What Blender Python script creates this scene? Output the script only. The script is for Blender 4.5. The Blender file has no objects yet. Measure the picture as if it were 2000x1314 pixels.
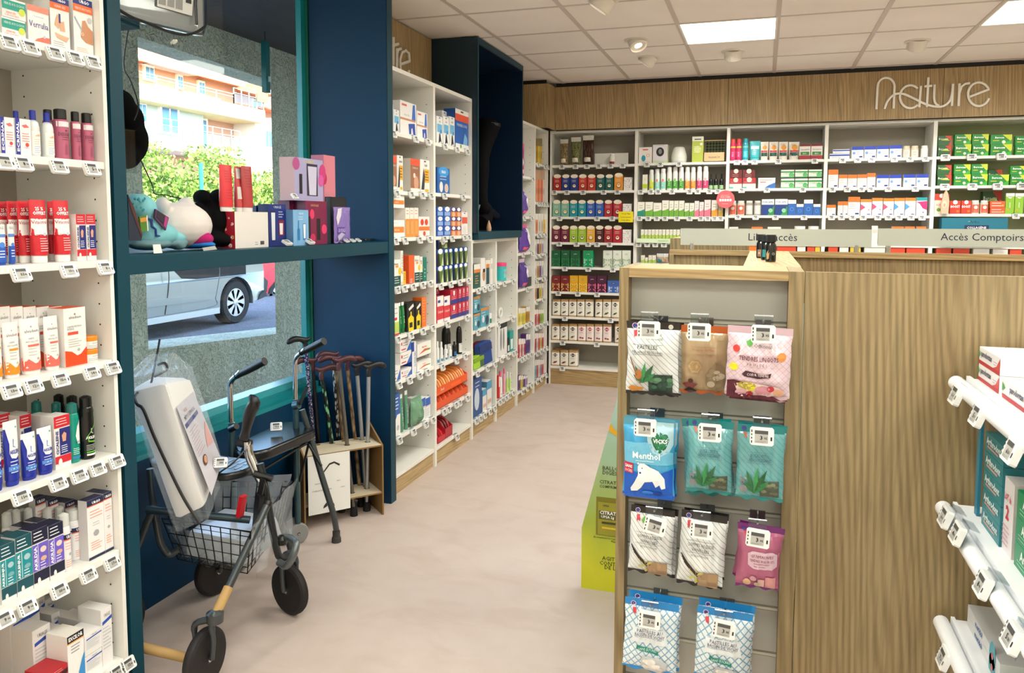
import bpy, math, random
from mathutils import Vector, Matrix
from mathutils.geometry import tessellate_polygon
random.seed(7)
S = bpy.context.scene
COL = S.collection
PI = math.pi
# ------------------------------------------------------------------ camera
CAMZ = 1.55
FPX, CX, CY = 1502.93, 1015.17, 551.05
YAW, PITCH, ROLL = -.3050, .0804, .0039
def cam_axes():
    cy, sy, cp, sp, cr, sr = math.cos(YAW), math.sin(YAW), math.cos(PITCH), math.sin(PITCH), math.cos(ROLL), math.sin(ROLL)
    f = Vector((sy*cp, cy*cp, -sp)); r = Vector((cy, -sy, 0)); u = r.cross(f)
    return cr*r+sr*u, -sr*r+cr*u, f
RT, UP, FW = cam_axes()
cd = bpy.data.cameras.new('camera'); cam = bpy.data.objects.new('camera', cd); COL.objects.link(cam)
cam.matrix_world = Matrix(((RT.x, UP.x, -FW.x, 0), (RT.y, UP.y, -FW.y, 0), (RT.z, UP.z, -FW.z, CAMZ), (0, 0, 0, 1)))
cd.sensor_width = 36; cd.sensor_fit = 'HORIZONTAL'; cd.lens = FPX/2000*36
cd.shift_x = (1000-CX)/2000; cd.shift_y = (CY-657)/2000
cd.clip_start = .05; cd.clip_end = 400
S.camera = cam
# ------------------------------------------------------------------ world, sun, exposure
S.view_settings.view_transform = 'Standard'; S.view_settings.look = 'None'; S.view_settings.gamma = 1
S.view_settings.use_curve_mapping = False
S.view_settings.exposure = 0.0
W = bpy.data.worlds.new('sky'); S.world = W; W.use_nodes = True
nt = W.node_tree; nt.nodes.clear()
o_ = nt.nodes.new('ShaderNodeOutputWorld'); b_ = nt.nodes.new('ShaderNodeBackground'); s_ = nt.nodes.new('ShaderNodeTexSky')
s_.sky_type = 'NISHITA'; s_.sun_disc = False; s_.sun_elevation = math.radians(46); s_.sun_rotation = math.radians(120)
s_.dust_density = 1.5
nt.links.new(s_.outputs[0], b_.inputs[0]); b_.inputs[1].default_value = 1.5; nt.links.new(b_.outputs[0], o_.inputs[0])
sun = bpy.data.lights.new('sun', 'SUN'); sun.energy = 4.0; sun.angle = .009; sun.color = (1, .95, .86)
so = bpy.data.objects.new('sun', sun); COL.objects.link(so)
so.rotation_euler = Vector((-.62, .38, -.75)).to_track_quat('-Z', 'Y').to_euler()
LIGHT_PANEL = 19.5   # watts of each ceiling panel
LIGHT_SPOT = 17.0    # watts of each shelf spotlight
S.cycles.use_denoising = True; S.cycles.max_bounces = 8; S.cycles.diffuse_bounces = 4; S.cycles.transparent_max_bounces = 12
S.cycles.sample_clamp_indirect = 8; S.cycles.caustics_reflective = False; S.cycles.caustics_refractive = False
# ------------------------------------------------------------------ helpers
def ray(x, y): return (x-CX)/FPX*RT-(y-CY)/FPX*UP+FW
def atx(x, y, X): d = ray(x, y); t = X/d.x; return Vector((X, t*d.y, CAMZ+t*d.z))
def aty(x, y, Y): d = ray(x, y); t = Y/d.y; return Vector((t*d.x, Y, CAMZ+t*d.z))
def atz(x, y, Z): d = ray(x, y); t = (Z-CAMZ)/d.z; return Vector((t*d.x, t*d.y, Z))
def lin(h):
    h = h.lstrip('#'); c = [int(h[i:i+2], 16)/255 for i in (0, 2, 4)]
    return [x/12.92 if x <= .04045 else ((x+.055)/1.055)**2.4 for x in c]
MC = {}
def M(col, rough=.45, metal=0.0, noise=0.0, alpha=1.0, emit=0, trans=0, spec=.5, coat=0):
    k = (col, rough, metal, noise, alpha, emit, trans, spec, coat)
    if k in MC: return MC[k]
    m = bpy.data.materials.new('paint_'+col.strip('#')); m.use_nodes = True
    n = m.node_tree; p = n.nodes['Principled BSDF']; c = lin(col)
    p.inputs['Base Color'].default_value = (*c, 1); p.inputs['Roughness'].default_value = rough
    p.inputs['Metallic'].default_value = metal; p.inputs['Specular IOR Level'].default_value = spec
    p.inputs['Coat Weight'].default_value = coat
    if emit: p.inputs['Emission Color'].default_value = (*c, 1); p.inputs['Emission Strength'].default_value = emit
    if trans:
        p.inputs['Transmission Weight'].default_value = trans
    if alpha < 1: p.inputs['Alpha'].default_value = alpha
    if noise:
        t = n.nodes.new('ShaderNodeTexNoise'); t.inputs['Scale'].default_value = 6; t.inputs['Detail'].default_value = 5
        g = n.nodes.new('ShaderNodeNewGeometry'); n.links.new(g.outputs['Position'], t.inputs['Vector'])
        r = n.nodes.new('ShaderNodeMapRange'); r.inputs[3].default_value = 1-noise; r.inputs[4].default_value = 1+noise
        h = n.nodes.new('ShaderNodeHueSaturation'); h.inputs['Color'].default_value = (*c, 1)
        n.links.new(t.outputs[0], r.inputs[0]); n.links.new(r.outputs[0], h.inputs['Value']); n.links.new(h.outputs[0], p.inputs['Base Color'])
    m.diffuse_color = (*c, 1)
    MC[k] = m; return m
def nodes_mat(name, rough=.5, metal=0, spec=.5):
    m = bpy.data.materials.new(name); m.use_nodes = True; n = m.node_tree; p = n.nodes['Principled BSDF']
    p.inputs['Roughness'].default_value = rough; p.inputs['Metallic'].default_value = metal; p.inputs['Specular IOR Level'].default_value = spec
    g = n.nodes.new('ShaderNodeNewGeometry'); mp = n.nodes.new('ShaderNodeMapping'); n.links.new(g.outputs['Position'], mp.inputs[0])
    return m, n, p, mp
def ramp(n, stops):
    r = n.nodes.new('ShaderNodeValToRGB'); e = r.color_ramp.elements
    while len(e) < len(stops): e.new(.5)
    for i, (q, c) in enumerate(stops): e[i].position = q; e[i].color = (*lin(c), 1)
    return r
def noise(n, mp, scale, detail=4, dist=0):
    t = n.nodes.new('ShaderNodeTexNoise'); t.inputs['Scale'].default_value = scale; t.inputs['Detail'].default_value = detail; t.inputs['Distortion'].default_value = dist
    n.links.new(mp.outputs[0], t.inputs[0]); return t
def mixc(n, a, b, f, mode='MIX'):
    x = n.nodes.new('ShaderNodeMix'); x.data_type = 'RGBA'; x.blend_type = mode
    for s, v in ((x.inputs[0], f), (x.inputs[6], a), (x.inputs[7], b)):
        if hasattr(v, 'links') or isinstance(v, bpy.types.NodeSocket): n.links.new(v, s)
        elif isinstance(v, str): s.default_value = (*lin(v), 1)
        else: s.default_value = v
    return x.outputs[2]
def bump(n, p, src, strength, dist=.005):
    b = n.nodes.new('ShaderNodeBump'); b.inputs['Strength'].default_value = strength; b.inputs['Distance'].default_value = dist
    n.links.new(src, b.inputs['Height']); n.links.new(b.outputs[0], p.inputs['Normal'])
def wood(name, dark, mid, light, axis='Z', rough=.5, tight=1.0):
    m, n, p, mp = nodes_mat(name, rough)
    st = {'Z': (1, 1, .055), 'X': (.055, 1, 1), 'Y': (1, .055, 1)}[axis]
    mp.inputs['Scale'].default_value = st
    t = noise(n, mp, 7*tight, 2, .5)
    w = n.nodes.new('ShaderNodeTexWave'); w.wave_type = 'BANDS'; w.bands_direction = 'DIAGONAL'
    w.inputs['Scale'].default_value = 40*tight; w.inputs['Distortion'].default_value = 24; w.inputs['Detail'].default_value = 1.5; w.inputs['Detail Scale'].default_value = .26
    n.links.new(mp.outputs[0], w.inputs[0])
    f = noise(n, mp, 110*tight, 2)
    r = ramp(n, [(0, dark), (.35, mid), (.8, light)]); n.links.new(w.outputs[0], r.inputs[0])
    r2 = ramp(n, [(.3, mid), (.7, light)]); n.links.new(t.outputs[0], r2.inputs[0])
    c = mixc(n, r.outputs[0], r2.outputs[0], .5)
    r3 = ramp(n, [(.35, '#8f8f8f'), (.62, '#ffffff')]); n.links.new(f.outputs[0], r3.inputs[0])
    c = mixc(n, c, r3.outputs[0], .35, 'MULTIPLY'); n.links.new(c, p.inputs['Base Color'])
    return m
class MB:
    def __init__(s): s.v = []; s.f = []; s.m = []; s.mats = []; s.ix = {}
    def mi(s, m):
        if isinstance(m, str): m = M(m)
        if m.name not in s.ix: s.ix[m.name] = len(s.mats); s.mats.append(m)
        return s.ix[m.name]
    def add(s, vs, fs, m, T=None):
        o = len(s.v); i = s.mi(m)
        s.v += [tuple(T @ Vector(q)) for q in vs] if T is not None else [tuple(q) for q in vs]
        for f in fs: s.f.append([o+k for k in f]); s.m.append(i)
        return s
    def box(s, x0, x1, y0, y1, z0, z1, m, T=None, front=None):
        vs = [(x0, y0, z0), (x1, y0, z0), (x1, y1, z0), (x0, y1, z0), (x0, y0, z1), (x1, y0, z1), (x1, y1, z1), (x0, y1, z1)]
        fs = [(3, 2, 1, 0), (4, 5, 6, 7), (1, 2, 6, 5), (2, 3, 7, 6), (3, 0, 4, 7)]
        s.add(vs, fs, m, T); s.add(vs, [(0, 1, 5, 4)], front or m, T); return s
    def beam(s, a, b, w, h, m, up=Vector((0, 0, 1))):
        a, b = Vector(a), Vector(b); d = b-a; L = d.length; z = d.normalized(); x = up.cross(z)
        if x.length < 1e-4: x = Vector((1, 0, 0)).cross(z)
        x.normalize(); y = z.cross(x)
        T = Matrix(((x.x, y.x, z.x, a.x), (x.y, y.y, z.y, a.y), (x.z, y.z, z.z, a.z), (0, 0, 0, 1)))
        return s.box(-w/2, w/2, -h/2, h/2, 0, L, m, T)
    def prism(s, pts, d0, d1, m, plane='xz', T=None, side=None):
        # polygon (a,b) extruded along the third axis
        f = {'xz': lambda a, b, d: (a, d, b), 'yz': lambda a, b, d: (d, a, b), 'xy': lambda a, b, d: (a, b, d)}[plane]
        n = len(pts); vs = [f(a, b, d0) for a, b in pts]+[f(a, b, d1) for a, b in pts]
        tr = tessellate_polygon([[Vector((a, b, 0)) for a, b in pts]])
        s.add(vs, [tuple(t) for t in tr]+[tuple(n+k for k in t[::-1]) for t in tr], m, T)
        s.add(vs, [(i, (i+1) % n, n+(i+1) % n, n+i) for i in range(n)], side or m, T); return s
    def lathe(s, prof, m, n=20, c=(0, 0), T=None, sx=1, sy=1):
        # prof: (r, z[, mat]) ; mat applies to the band above that point
        vs = []; 
        for q in prof:
            for k in range(n):
                a = 2*PI*k/n; vs.append((c[0]+q[0]*sx*math.cos(a), c[1]+q[0]*sy*math.sin(a), q[1]))
        for i in range(len(prof)-1):
            mm = prof[i][2] if len(prof[i]) > 2 and prof[i][2] is not None else m
            s.add(vs[i*n:(i+2)*n], [(k, (k+1) % n, n+(k+1) % n, n+k) for k in range(n)], mm, T)
        s.add(vs[:n], [tuple(range(n))[::-1]], m, T); s.add(vs[-n:], [tuple(range(n))], (prof[-1][2] if len(prof[-1]) > 2 and prof[-1][2] is not None else m), T)
        return s
    def tube(s, pts, r, m, n=8, cap=True, closed=False):
        pts = [Vector(p) for p in pts]; N = len(pts); R = r if isinstance(r, (list, tuple)) else [r]*N
        vs = []; prev = None
        for i, p in enumerate(pts):
            if closed: t = pts[(i+1) % N]-pts[i-1]
            else: t = pts[min(i+1, N-1)]-pts[max(i-1, 0)]
            t = t.normalized() if t.length > 1e-9 else Vector((0, 0, 1))
            if prev is None:
                u = Vector((0, 0, 1)) if abs(t.z) < .9 else Vector((1, 0, 0)); x = u.cross(t).normalized()
            else:
                x = prev-t*prev.dot(t); x = x.normalized() if x.length > 1e-6 else t.orthogonal().normalized()
            prev = x; y = t.cross(x)
            for k in range(n):
                a = 2*PI*k/n; vs.append(p+R[i]*(math.cos(a)*x+math.sin(a)*y))
        fs = [(i*n+k, i*n+(k+1) % n, ((i+1) % N)*n+(k+1) % n, ((i+1) % N)*n+k) for i in range(N if closed else N-1) for k in range(n)]
        if cap and not closed: fs += [tuple(range(n))[::-1], tuple((N-1)*n+k for k in range(n))]
        return s.add(vs, fs, m)
    def build(s, name, parent=None, loc=None, rot=None, bevel=0, smooth=True, link=True):
        me = bpy.data.meshes.new(name); me.from_pydata(s.v, [], s.f)
        for m in s.mats: me.materials.append(m)
        me.polygons.foreach_set('material_index', s.m)
        if smooth:
            me.polygons.foreach_set('use_smooth', [True]*len(s.f)); me.update(); me.set_sharp_from_angle(angle=math.radians(38))
        o = bpy.data.objects.new(name, me)
        if link: COL.objects.link(o)
        if loc is not None: o.location = loc
        if rot is not None: o.rotation_euler = rot if isinstance(rot, (tuple, list)) else (0, 0, rot)
        if parent: o.parent = parent
        if bevel:
            b = o.modifiers.new('edge', 'BEVEL'); b.width = bevel; b.segments = 2; b.limit_method = 'ANGLE'; b.angle_limit = math.radians(50)
        return o
def spline(pts, n=6, closed=False):
    P = [Vector(p) for p in pts]; N = len(P); out = []
    rng = range(N) if closed else range(N-1)
    for i in rng:
        g = lambda k: P[k % N] if closed else P[max(0, min(N-1, k))]
        p0, p1, p2, p3 = g(i-1), g(i), g(i+1), g(i+2)
        for j in range(n):
            t = j/n; out.append(.5*((2*p1)+(-p0+p2)*t+(2*p0-5*p1+4*p2-p3)*t*t+(-p0+3*p1-3*p2+p3)*t**3))
    if not closed: out.append(P[-1])
    return out
def bend(pts, r=.03, n=5):
    P = [Vector(p) for p in pts]; out = [P[0]]
    for i in range(1, len(P)-1):
        a, b, c = P[i-1], P[i], P[i+1]; q = min(r, (a-b).length*.45, (c-b).length*.45)
        s, e = b+(a-b).normalized()*q, b+(c-b).normalized()*q
        for j in range(n+1): t = j/n; out.append((1-t)**2*s+2*t*(1-t)*b+t*t*e)
    out.append(P[-1]); return out
def tag(o, label=None, cat=None, group=None, kind=None):
    if label: o['label'] = label
    if cat: o['category'] = cat
    if group: o['group'] = group
    if kind: o['kind'] = kind
    return o
def thing(name, label, cat, loc=(0, 0, 0), rotz=0, group=None):
    o = bpy.data.objects.new(name, None); COL.objects.link(o); o.location = loc; o.rotation_euler = (0, 0, rotz); o.empty_display_size = .05
    return tag(o, label, cat, group)
def struct(name, mb, **k): return tag(mb.build(name, **k), kind='structure')
def copy_tree(o, parent=None):
    c = o.copy(); COL.objects.link(c); c.parent = parent
    for ch in list(o.children): copy_tree(ch, c)
    return c
ORD = ['first', 'second', 'third', 'fourth', 'fifth', 'sixth', 'seventh', 'eighth', 'ninth', 'tenth', 'eleventh', 'twelfth', 'thirteenth', 'fourteenth', 'fifteenth', 'sixteenth', 'seventeenth', 'eighteenth', 'nineteenth', 'twentieth', 'twenty-first', 'twenty-second', 'twenty-third', 'twenty-fourth']
# ---- text and front-face artwork
TC = {}
def text2d(s, res=1, bold=0):
    k = (s, res, bold)
    if k in TC: return TC[k]
    cu = bpy.data.curves.new('glyphs', 'FONT'); cu.body = s; cu.size = 1; cu.resolution_u = res; cu.offset = bold; cu.align_x = 'CENTER'; cu.align_y = 'CENTER'
    ob = bpy.data.objects.new('glyphs', cu); me = bpy.data.meshes.new_from_object(ob)
    vs = [(v.co.x, v.co.y) for v in me.vertices]; fs = [tuple(p.vertices) for p in me.polygons]
    bpy.data.objects.remove(ob); bpy.data.curves.remove(cu); bpy.data.meshes.remove(me)
    if vs:
        a = min(v[0] for v in vs); b = max(v[0] for v in vs); c = min(v[1] for v in vs); d = max(v[1] for v in vs)
        vs = [(x-(a+b)/2, y-(c+d)/2) for x, y in vs]; TC[k] = (vs, fs, b-a, d-c)
    else: TC[k] = ([], [], 1, 1)
    return TC[k]
def art(mb, items, w, h, surf=None, eps=.0006, sub=None, T=None, x0=None, z0=0):
    """draw flat shapes on a front face: x -w/2..w/2, z z0..z0+h, y = surf(x,z)"""
    x0 = -w/2 if x0 is None else x0; sf = surf or (lambda x, z: 0); layer = 0
    def put(vs, fs, c, e):
        if sub:
            V = list(vs); F = [tuple(f) for f in fs]; T3 = []
            for f in F:
                for k in range(1, len(f)-1): T3.append((f[0], f[k], f[k+1]))
            out = []; st = T3
            while st:
                f = st.pop(); L = [math.dist(V[f[i]], V[f[(i+1) % 3]]) for i in range(3)]; q = max(L)
                if q > sub and len(V) < 6000:
                    i = L.index(q); a, b, cc = f[i], f[(i+1) % 3], f[(i+2) % 3]
                    V.append(((V[a][0]+V[b][0])/2, (V[a][1]+V[b][1])/2)); n = len(V)-1; st += [(a, n, cc), (n, b, cc)]
                else: out.append(f)
            vs, fs = V, out
        # faces must look towards -y
        F = []
        for f in fs:
            A = sum(vs[f[i]][0]*vs[f[(i+1) % len(f)]][1]-vs[f[(i+1) % len(f)]][0]*vs[f[i]][1] for i in range(len(f)))
            F.append(f if A > 0 else f[::-1])
        mb.add([(x, sf(x, z)-e, z) for x, z in vs], F, c, T)
    for it in items:
        layer += 1; e = eps+layer*.00012; k = it[0]
        if k == 'r':
            a, b, c, d = it[1:5]; vs = [(x0+a*w, z0+b*h), (x0+c*w, z0+b*h), (x0+c*w, z0+d*h), (x0+a*w, z0+d*h)]; put(vs, [(0, 1, 2, 3)], it[5], e)
        elif k == 'c':
            cx, cz, r = x0+it[1]*w, z0+it[2]*h, it[3]*w; ry = r*(it[5] if len(it) > 5 else 1); n = 14
            put([(cx+r*math.cos(2*PI*i/n), cz+ry*math.sin(2*PI*i/n)) for i in range(n)], [tuple(range(n))], it[4], e)
        elif k == 'p':
            vs = [(x0+a*w, z0+b*h) for a, b in it[1]]; tr = tessellate_polygon([[Vector((a, b, 0)) for a, b in vs]])
            put(vs, [tuple(t) for t in tr], it[2], e)
        elif k == 't':   # cx, cz, height(frac of h), string, colour, [max width frac], [rot deg], [bold]
            cx, cz, th, st, c = it[1:6]; mw = it[6] if len(it) > 6 and it[6] else .9; ro = it[7] if len(it) > 7 else 0; bo = it[8] if len(it) > 8 else 0
            vs, fs, tw, hh = text2d(st, 1, bo)
            if not vs: continue
            r9 = abs(ro) == 90; sc = th*(w if r9 else h)/hh; lim = mw*(h if r9 else w); sx = lim/tw if (r9 or sc*tw > lim) else sc
            ca, sa = math.cos(math.radians(ro)), math.sin(math.radians(ro))
            put([(x0+cx*w+sx*x*ca-sc*y*sa, z0+cz*h+sx*x*sa+sc*y*ca) for x, y in vs], fs, c, e+.0003)
        elif k == 'k':   # lines of small print: x0,x1,ztop,zbot,n,colour
            a, b, zt, zb, n, c = it[1:7]; rr = random.Random(n*7+int(a*100))
            for i in range(n):
                zz = zt+(zb-zt)*i/max(1, n-1); hh = abs(zt-zb)/n*.38 if n > 1 else .01; q = rr.uniform(.65, 1)*(b-a)
                put([(x0+a*w, z0+(zz-hh/2)*h), (x0+(a+q)*w, z0+(zz-hh/2)*h), (x0+(a+q)*w, z0+(zz+hh/2)*h), (x0+a*w, z0+(zz+hh/2)*h)], [(0, 1, 2, 3)], c, e)
# ------------------------------------------------------------------ setting materials
OAK = wood('oak_upright', '#76643f', '#907b55', '#a4906a')
OAKF = wood('oak_fascia', '#8b724c', '#a68b61', '#b89e74', tight=.8)
OAKX = wood('oak_lengthwise', '#8f7349', '#ab8f61', '#c0a577', axis='X')
OAKY = wood('oak_lengthwise_depth', '#a58a5c', '#b99d6f', '#cbb184', axis='Y')
OAKP = wood('oak_pale', '#b19566', '#c3a97b', '#d3bd92', axis='X', tight=.7)
WHITE = M('#d9d5cb', .42); WEDGE = M('#ecebe5', .38); WBACK = M('#aca598', .6)  # WBACK: grey shelf backs, shade between the shelves put into the colour
BLUE = M('#003150', .5, spec=.25); TEAL = M('#063c4c', .45, spec=.3); FRAME = M('#1c868e', .3); DARK = M('#0b0c0e', .5)
GREENBACK = M('#adb58a', .6)
def mk_floor():
    m, n, p, mp = nodes_mat('floor_vinyl', .48)
    a = noise(n, mp, 1.1, 6, .6); b = noise(n, mp, 9, 6, .3); mp2 = n.nodes.new('ShaderNodeMapping'); mp2.inputs['Scale'].default_value = (.8, 1.6, 1)
    n.links.new(mp.outputs[0], mp2.inputs[0]); c = noise(n, mp2, 3, 6, 1.5)
    r = ramp(n, [(.3, '#c4b4ac'), (.5, '#c9bab2'), (.72, '#cebfb7')]); n.links.new(a.outputs[0], r.inputs[0])
    r2 = ramp(n, [(.33, '#d6cbc3'), (.6, '#ffffff')]); n.links.new(b.outputs[0], r2.inputs[0])
    x = mixc(n, r.outputs[0], r2.outputs[0], .15, 'MULTIPLY')
    r3 = ramp(n, [(.3, '#d9ccc3'), (.5, '#ffffff')]); n.links.new(c.outputs[0], r3.inputs[0])
    x = mixc(n, x, r3.outputs[0], .28, 'MULTIPLY'); n.links.new(x, p.inputs['Base Color'])
    q = n.nodes.new('ShaderNodeMapRange'); q.inputs[3].default_value = .38; q.inputs[4].default_value = .6; n.links.new(b.outputs[0], q.inputs[0]); n.links.new(q.outputs[0], p.inputs['Roughness'])
    return m
def mk_tile():
    m, n, p, mp = nodes_mat('ceiling_tile', .9, spec=.1)
    a = noise(n, mp, 2.2, 3); b = noise(n, mp, 160, 2)
    r = ramp(n, [(.3, '#ece5df'), (.7, '#f2ece6')]); n.links.new(a.outputs[0], r.inputs[0]); n.links.new(r.outputs[0], p.inputs['Base Color'])
    bump(n, p, b.outputs[0], .25, .002); return m
def mk_stucco(name, c0, c1, c2):
    m, n, p, mp = nodes_mat(name, .95, spec=.1)
    a = noise(n, mp, 15, 4, 2.4); b = noise(n, mp, 2, 3)
    r = ramp(n, [(.0, c2), (.455, c1), (.49, c0), (.52, c1), (.75, c2)]); n.links.new(a.outputs[0], r.inputs[0])
    r2 = ramp(n, [(.3, '#cfcfc6'), (.7, '#ffffff')]); n.links.new(b.outputs[0], r2.inputs[0])
    n.links.new(mixc(n, r.outputs[0], r2.outputs[0], .6, 'MULTIPLY'), p.inputs['Base Color']); bump(n, p, a.outputs[0], .9, .03); return m
FLOORM, TILE = mk_floor(), mk_tile()
STUCCO = mk_stucco('stucco_render', '#858a7a', '#dcdcc8', '#efeedd')
def glass_mat(name='window_pane', tint='#f4fbfa', rough=.0, fac=1.0):
    m = bpy.data.materials.new(name); m.use_nodes = True; n = m.node_tree; n.nodes.clear()
    o = n.nodes.new('ShaderNodeOutputMaterial'); t = n.nodes.new('ShaderNodeBsdfTransparent'); g = n.nodes.new('ShaderNodeBsdfGlossy'); f = n.nodes.new('ShaderNodeLayerWeight'); f.inputs[0].default_value = .5; pw = n.nodes.new('ShaderNodeMath'); pw.operation = 'POWER'; pw.inputs[1].default_value = 4; ad = n.nodes.new('ShaderNodeMath'); ad.operation = 'ADD'; ad.inputs[1].default_value = .022; x = n.nodes.new('ShaderNodeMixShader')
    t.inputs[0].default_value = (*lin(tint), 1); g.inputs['Roughness'].default_value = rough; n.links.new(f.outputs['Facing'], pw.inputs[0]); n.links.new(pw.outputs[0], ad.inputs[0])
    k = n.nodes.new('ShaderNodeMath'); k.operation = 'MULTIPLY'; k.inputs[1].default_value = fac; n.links.new(ad.outputs[0], k.inputs[0])
    n.links.new(k.outputs[0], x.inputs[0]); n.links.new(t.outputs[0], x.inputs[1]); n.links.new(g.outputs[0], x.inputs[2]); n.links.new(x.outputs[0], o.inputs[0]); return m
GLASS = glass_mat(); CLEAR = glass_mat('clear_plastic', '#e9eef0', .08, 1.6)
HC = 2.80
# ------------------------------------------------------------------ room shell
struct('floor', MB().box(-2.42, 4.6, -2.6, 7.36, -.06, 0, FLOORM))
RX, RY = 4.6, -2.6
TX = [-2.385+.61*i for i in range(13)]; TY = [7.48-.6*j for j in range(18)]   # grid nodes of the suspended ceiling
PAN = [(3, y) for y in (3, 6, 9, 12, 15)]+[(6, y) for y in (3, 6, 9, 12, 15)]+[(9, y) for y in (3, 6, 9, 12, 15)]+[(0, y) for y in (9, 12, 15)]
cb = MB()
for i in range(len(TX)-1):
    for j in range(len(TY)-1):
        x0, x1, y1, y0 = TX[i], TX[i+1], TY[j], TY[j+1]
        if (i, j) in PAN: continue
        cb.box(max(x0, -2.4), min(x1, RX), max(y0, RY), min(y1, 7.36), HC, HC+.015, TILE)
struct('ceiling', cb)
tb = MB(); TEEM = M('#c9beb6', .5)
for x in TX: tb.box(x-.014, x+.014, RY, 7.3, HC-.004, HC+.004, TEEM)
for y in TY:
    if y < 7.3: tb.box(-2.4, RX, y-.010, y+.010, HC-.003, HC+.003, TEEM)
struct('trim_1', tb)
struct('ceiling_slab', MB().box(-2.5, 4.7, -2.7, 7.5, 3.0, 3.15, M('#8a8680', .9)))
WALLM = M('#d6cfc2', .8)
struct('wall_back', MB().box(-2.4, 4.7, 7.36, 7.5, 0, 3.0, WALLM))
struct('wall_right', MB().box(4.6, 4.7, -2.6, 7.36, 0, 3.0, WALLM))
struct('wall_front', MB().box(-2.4, 4.7, -2.7, -2.6, 0, 3.0, WALLM))
struct('wall_left', MB().box(-2.5, -2.36, -2.7, 1.9, 0, 3.0, WALLM).box(-2.5, -2.36, 3.79, 7.5, 0, 3.0, WALLM))
# ceiling lights
PM = M('#f4ffdf', .5, emit=4.2)
rng = random.Random(3)
for i, j in PAN:
    x0, x1, y1, y0 = TX[i], TX[i+1], TY[j], TY[j+1]
    vis = {(3, 3): 'square white LED panel glowing in the ceiling near the back bays', (6, 3): 'square white LED panel in the ceiling at the far right corner'}
    t = thing('ceiling_light', vis.get((i, j), 'square white LED ceiling panel overhead outside the picture'), 'ceiling light', ((x0+x1)/2, (y0+y1)/2, HC))
    if (i, j) not in vis: t['group'] = 'ceiling panels out of the picture'
    MB().box(-.29, .29, -.285, .285, .0, .012, PM).build('diffuser', t)
    f = MB(); w = M('#eceae2', .4)
    for a, b, c, d in ((-.302, -.29, -.297, .297), (.29, .302, -.297, .297), (-.29, .29, -.297, -.285), (-.29, .29, .285, .297)): f.box(a, b, c, d, -.005, .014, w)
    f.build('frame', t)
    l = bpy.data.lights.new('panel_light', 'AREA'); l.shape = 'SQUARE'; l.size = .56; l.energy = LIGHT_PANEL; l.color = (1, .985, .93); l.spread = math.radians(170)
    lo = bpy.data.objects.new('panel_light', l); COL.objects.link(lo); lo.parent = t; lo.location = (0, 0, -.008)
# ------------------------------------------------------------------ adjustable shelf spotlights in the ceiling
def spot(x, y, aim, label, on=True, tilt=35):
    t = thing('spotlight', label, 'spotlight', (x, y, HC)); w = M('#e4ddd3', .35)
    MB().lathe([(.085, 0), (.085, -.006), (.07, -.008)][::-1], w, 24).build('trim_ring', t)
    a = math.atan2(aim[1]-y, aim[0]-x)
    b = MB().lathe([(.0, .02), (.062, .02), (.064, -.055), (.056, -.062), (.052, -.05), (.0, -.048)][::-1], w, 24)
    if 'outside' in label: t['group'] = 'spotlights out of the picture'
    h = b.build('lamp_head', t); q = Matrix.Rotation(a, 4, 'Z') @ Matrix.Rotation(math.radians(-tilt), 4, 'Y'); h.matrix_local = q
    MB().lathe([(.0, -.049), (.045, -.049)][::-1]+[(.045, -.047), (0, -.047)], M('#fff6e2', .5, emit=7), 18).build('lamp_glass', h)
    l = bpy.data.lights.new('spot_light', 'SPOT'); l.energy = LIGHT_SPOT*(2.6 if aim[1] > 6.5 else .7 if aim[1] < 2.5 else 1.1); l.spot_size = math.radians(74); l.spot_blend = .6; l.color = (1, .95, .87); l.shadow_soft_size = .045
    lo = bpy.data.objects.new('spot_light', l); COL.objects.link(lo); lo.parent = t
    d = Vector((aim[0]-x, aim[1]-y, aim[2]-HC)); lo.location = Vector((0, 0, -.05))+d.normalized()*.03; lo.rotation_euler = d.to_track_quat('-Z', 'Y').to_euler()
def cz(px, py): v = atz(px, py, HC); return v.x, v.y
x, y = cz(1243, 78); spot(x, y, (x+.9, y-.9, 0), 'ceiling spotlight tilted and glowing left of the LED panel', tilt=28)
x, y = cz(1268, 112); spot(x, y, (-1.95, y+.1, 1.2), 'ceiling spotlight turned to the left shelves, behind the glowing one')
x, y = cz(1432, 100); spot(x, y, (x-.1, 7, 1.3), 'round ceiling spotlight just behind the LED panel')
x, y = cz(1792, 80); spot(x, y, (x-.1, 7, 1.3), 'round ceiling spotlight above the nature lettering')
x, y = cz(1180, 0); spot(x, y, (-1.95, y, 1.2), 'ceiling spotlight cut off by the top edge of the photo')
for (x, y, ax, ay) in ((-.55, 3.0, -1.95, 3.0), (-.55, 2.0, -1.95, 1.6), (-.55, 1.0, -1.95, .9), (-.75, 3.4, -1.95, 4.3), (1.9, 5.35, 1.7, 7)):
    spot(x, y, (ax, ay, 1.0), 'ceiling spotlight outside the picture aimed at the shelving')
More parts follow.
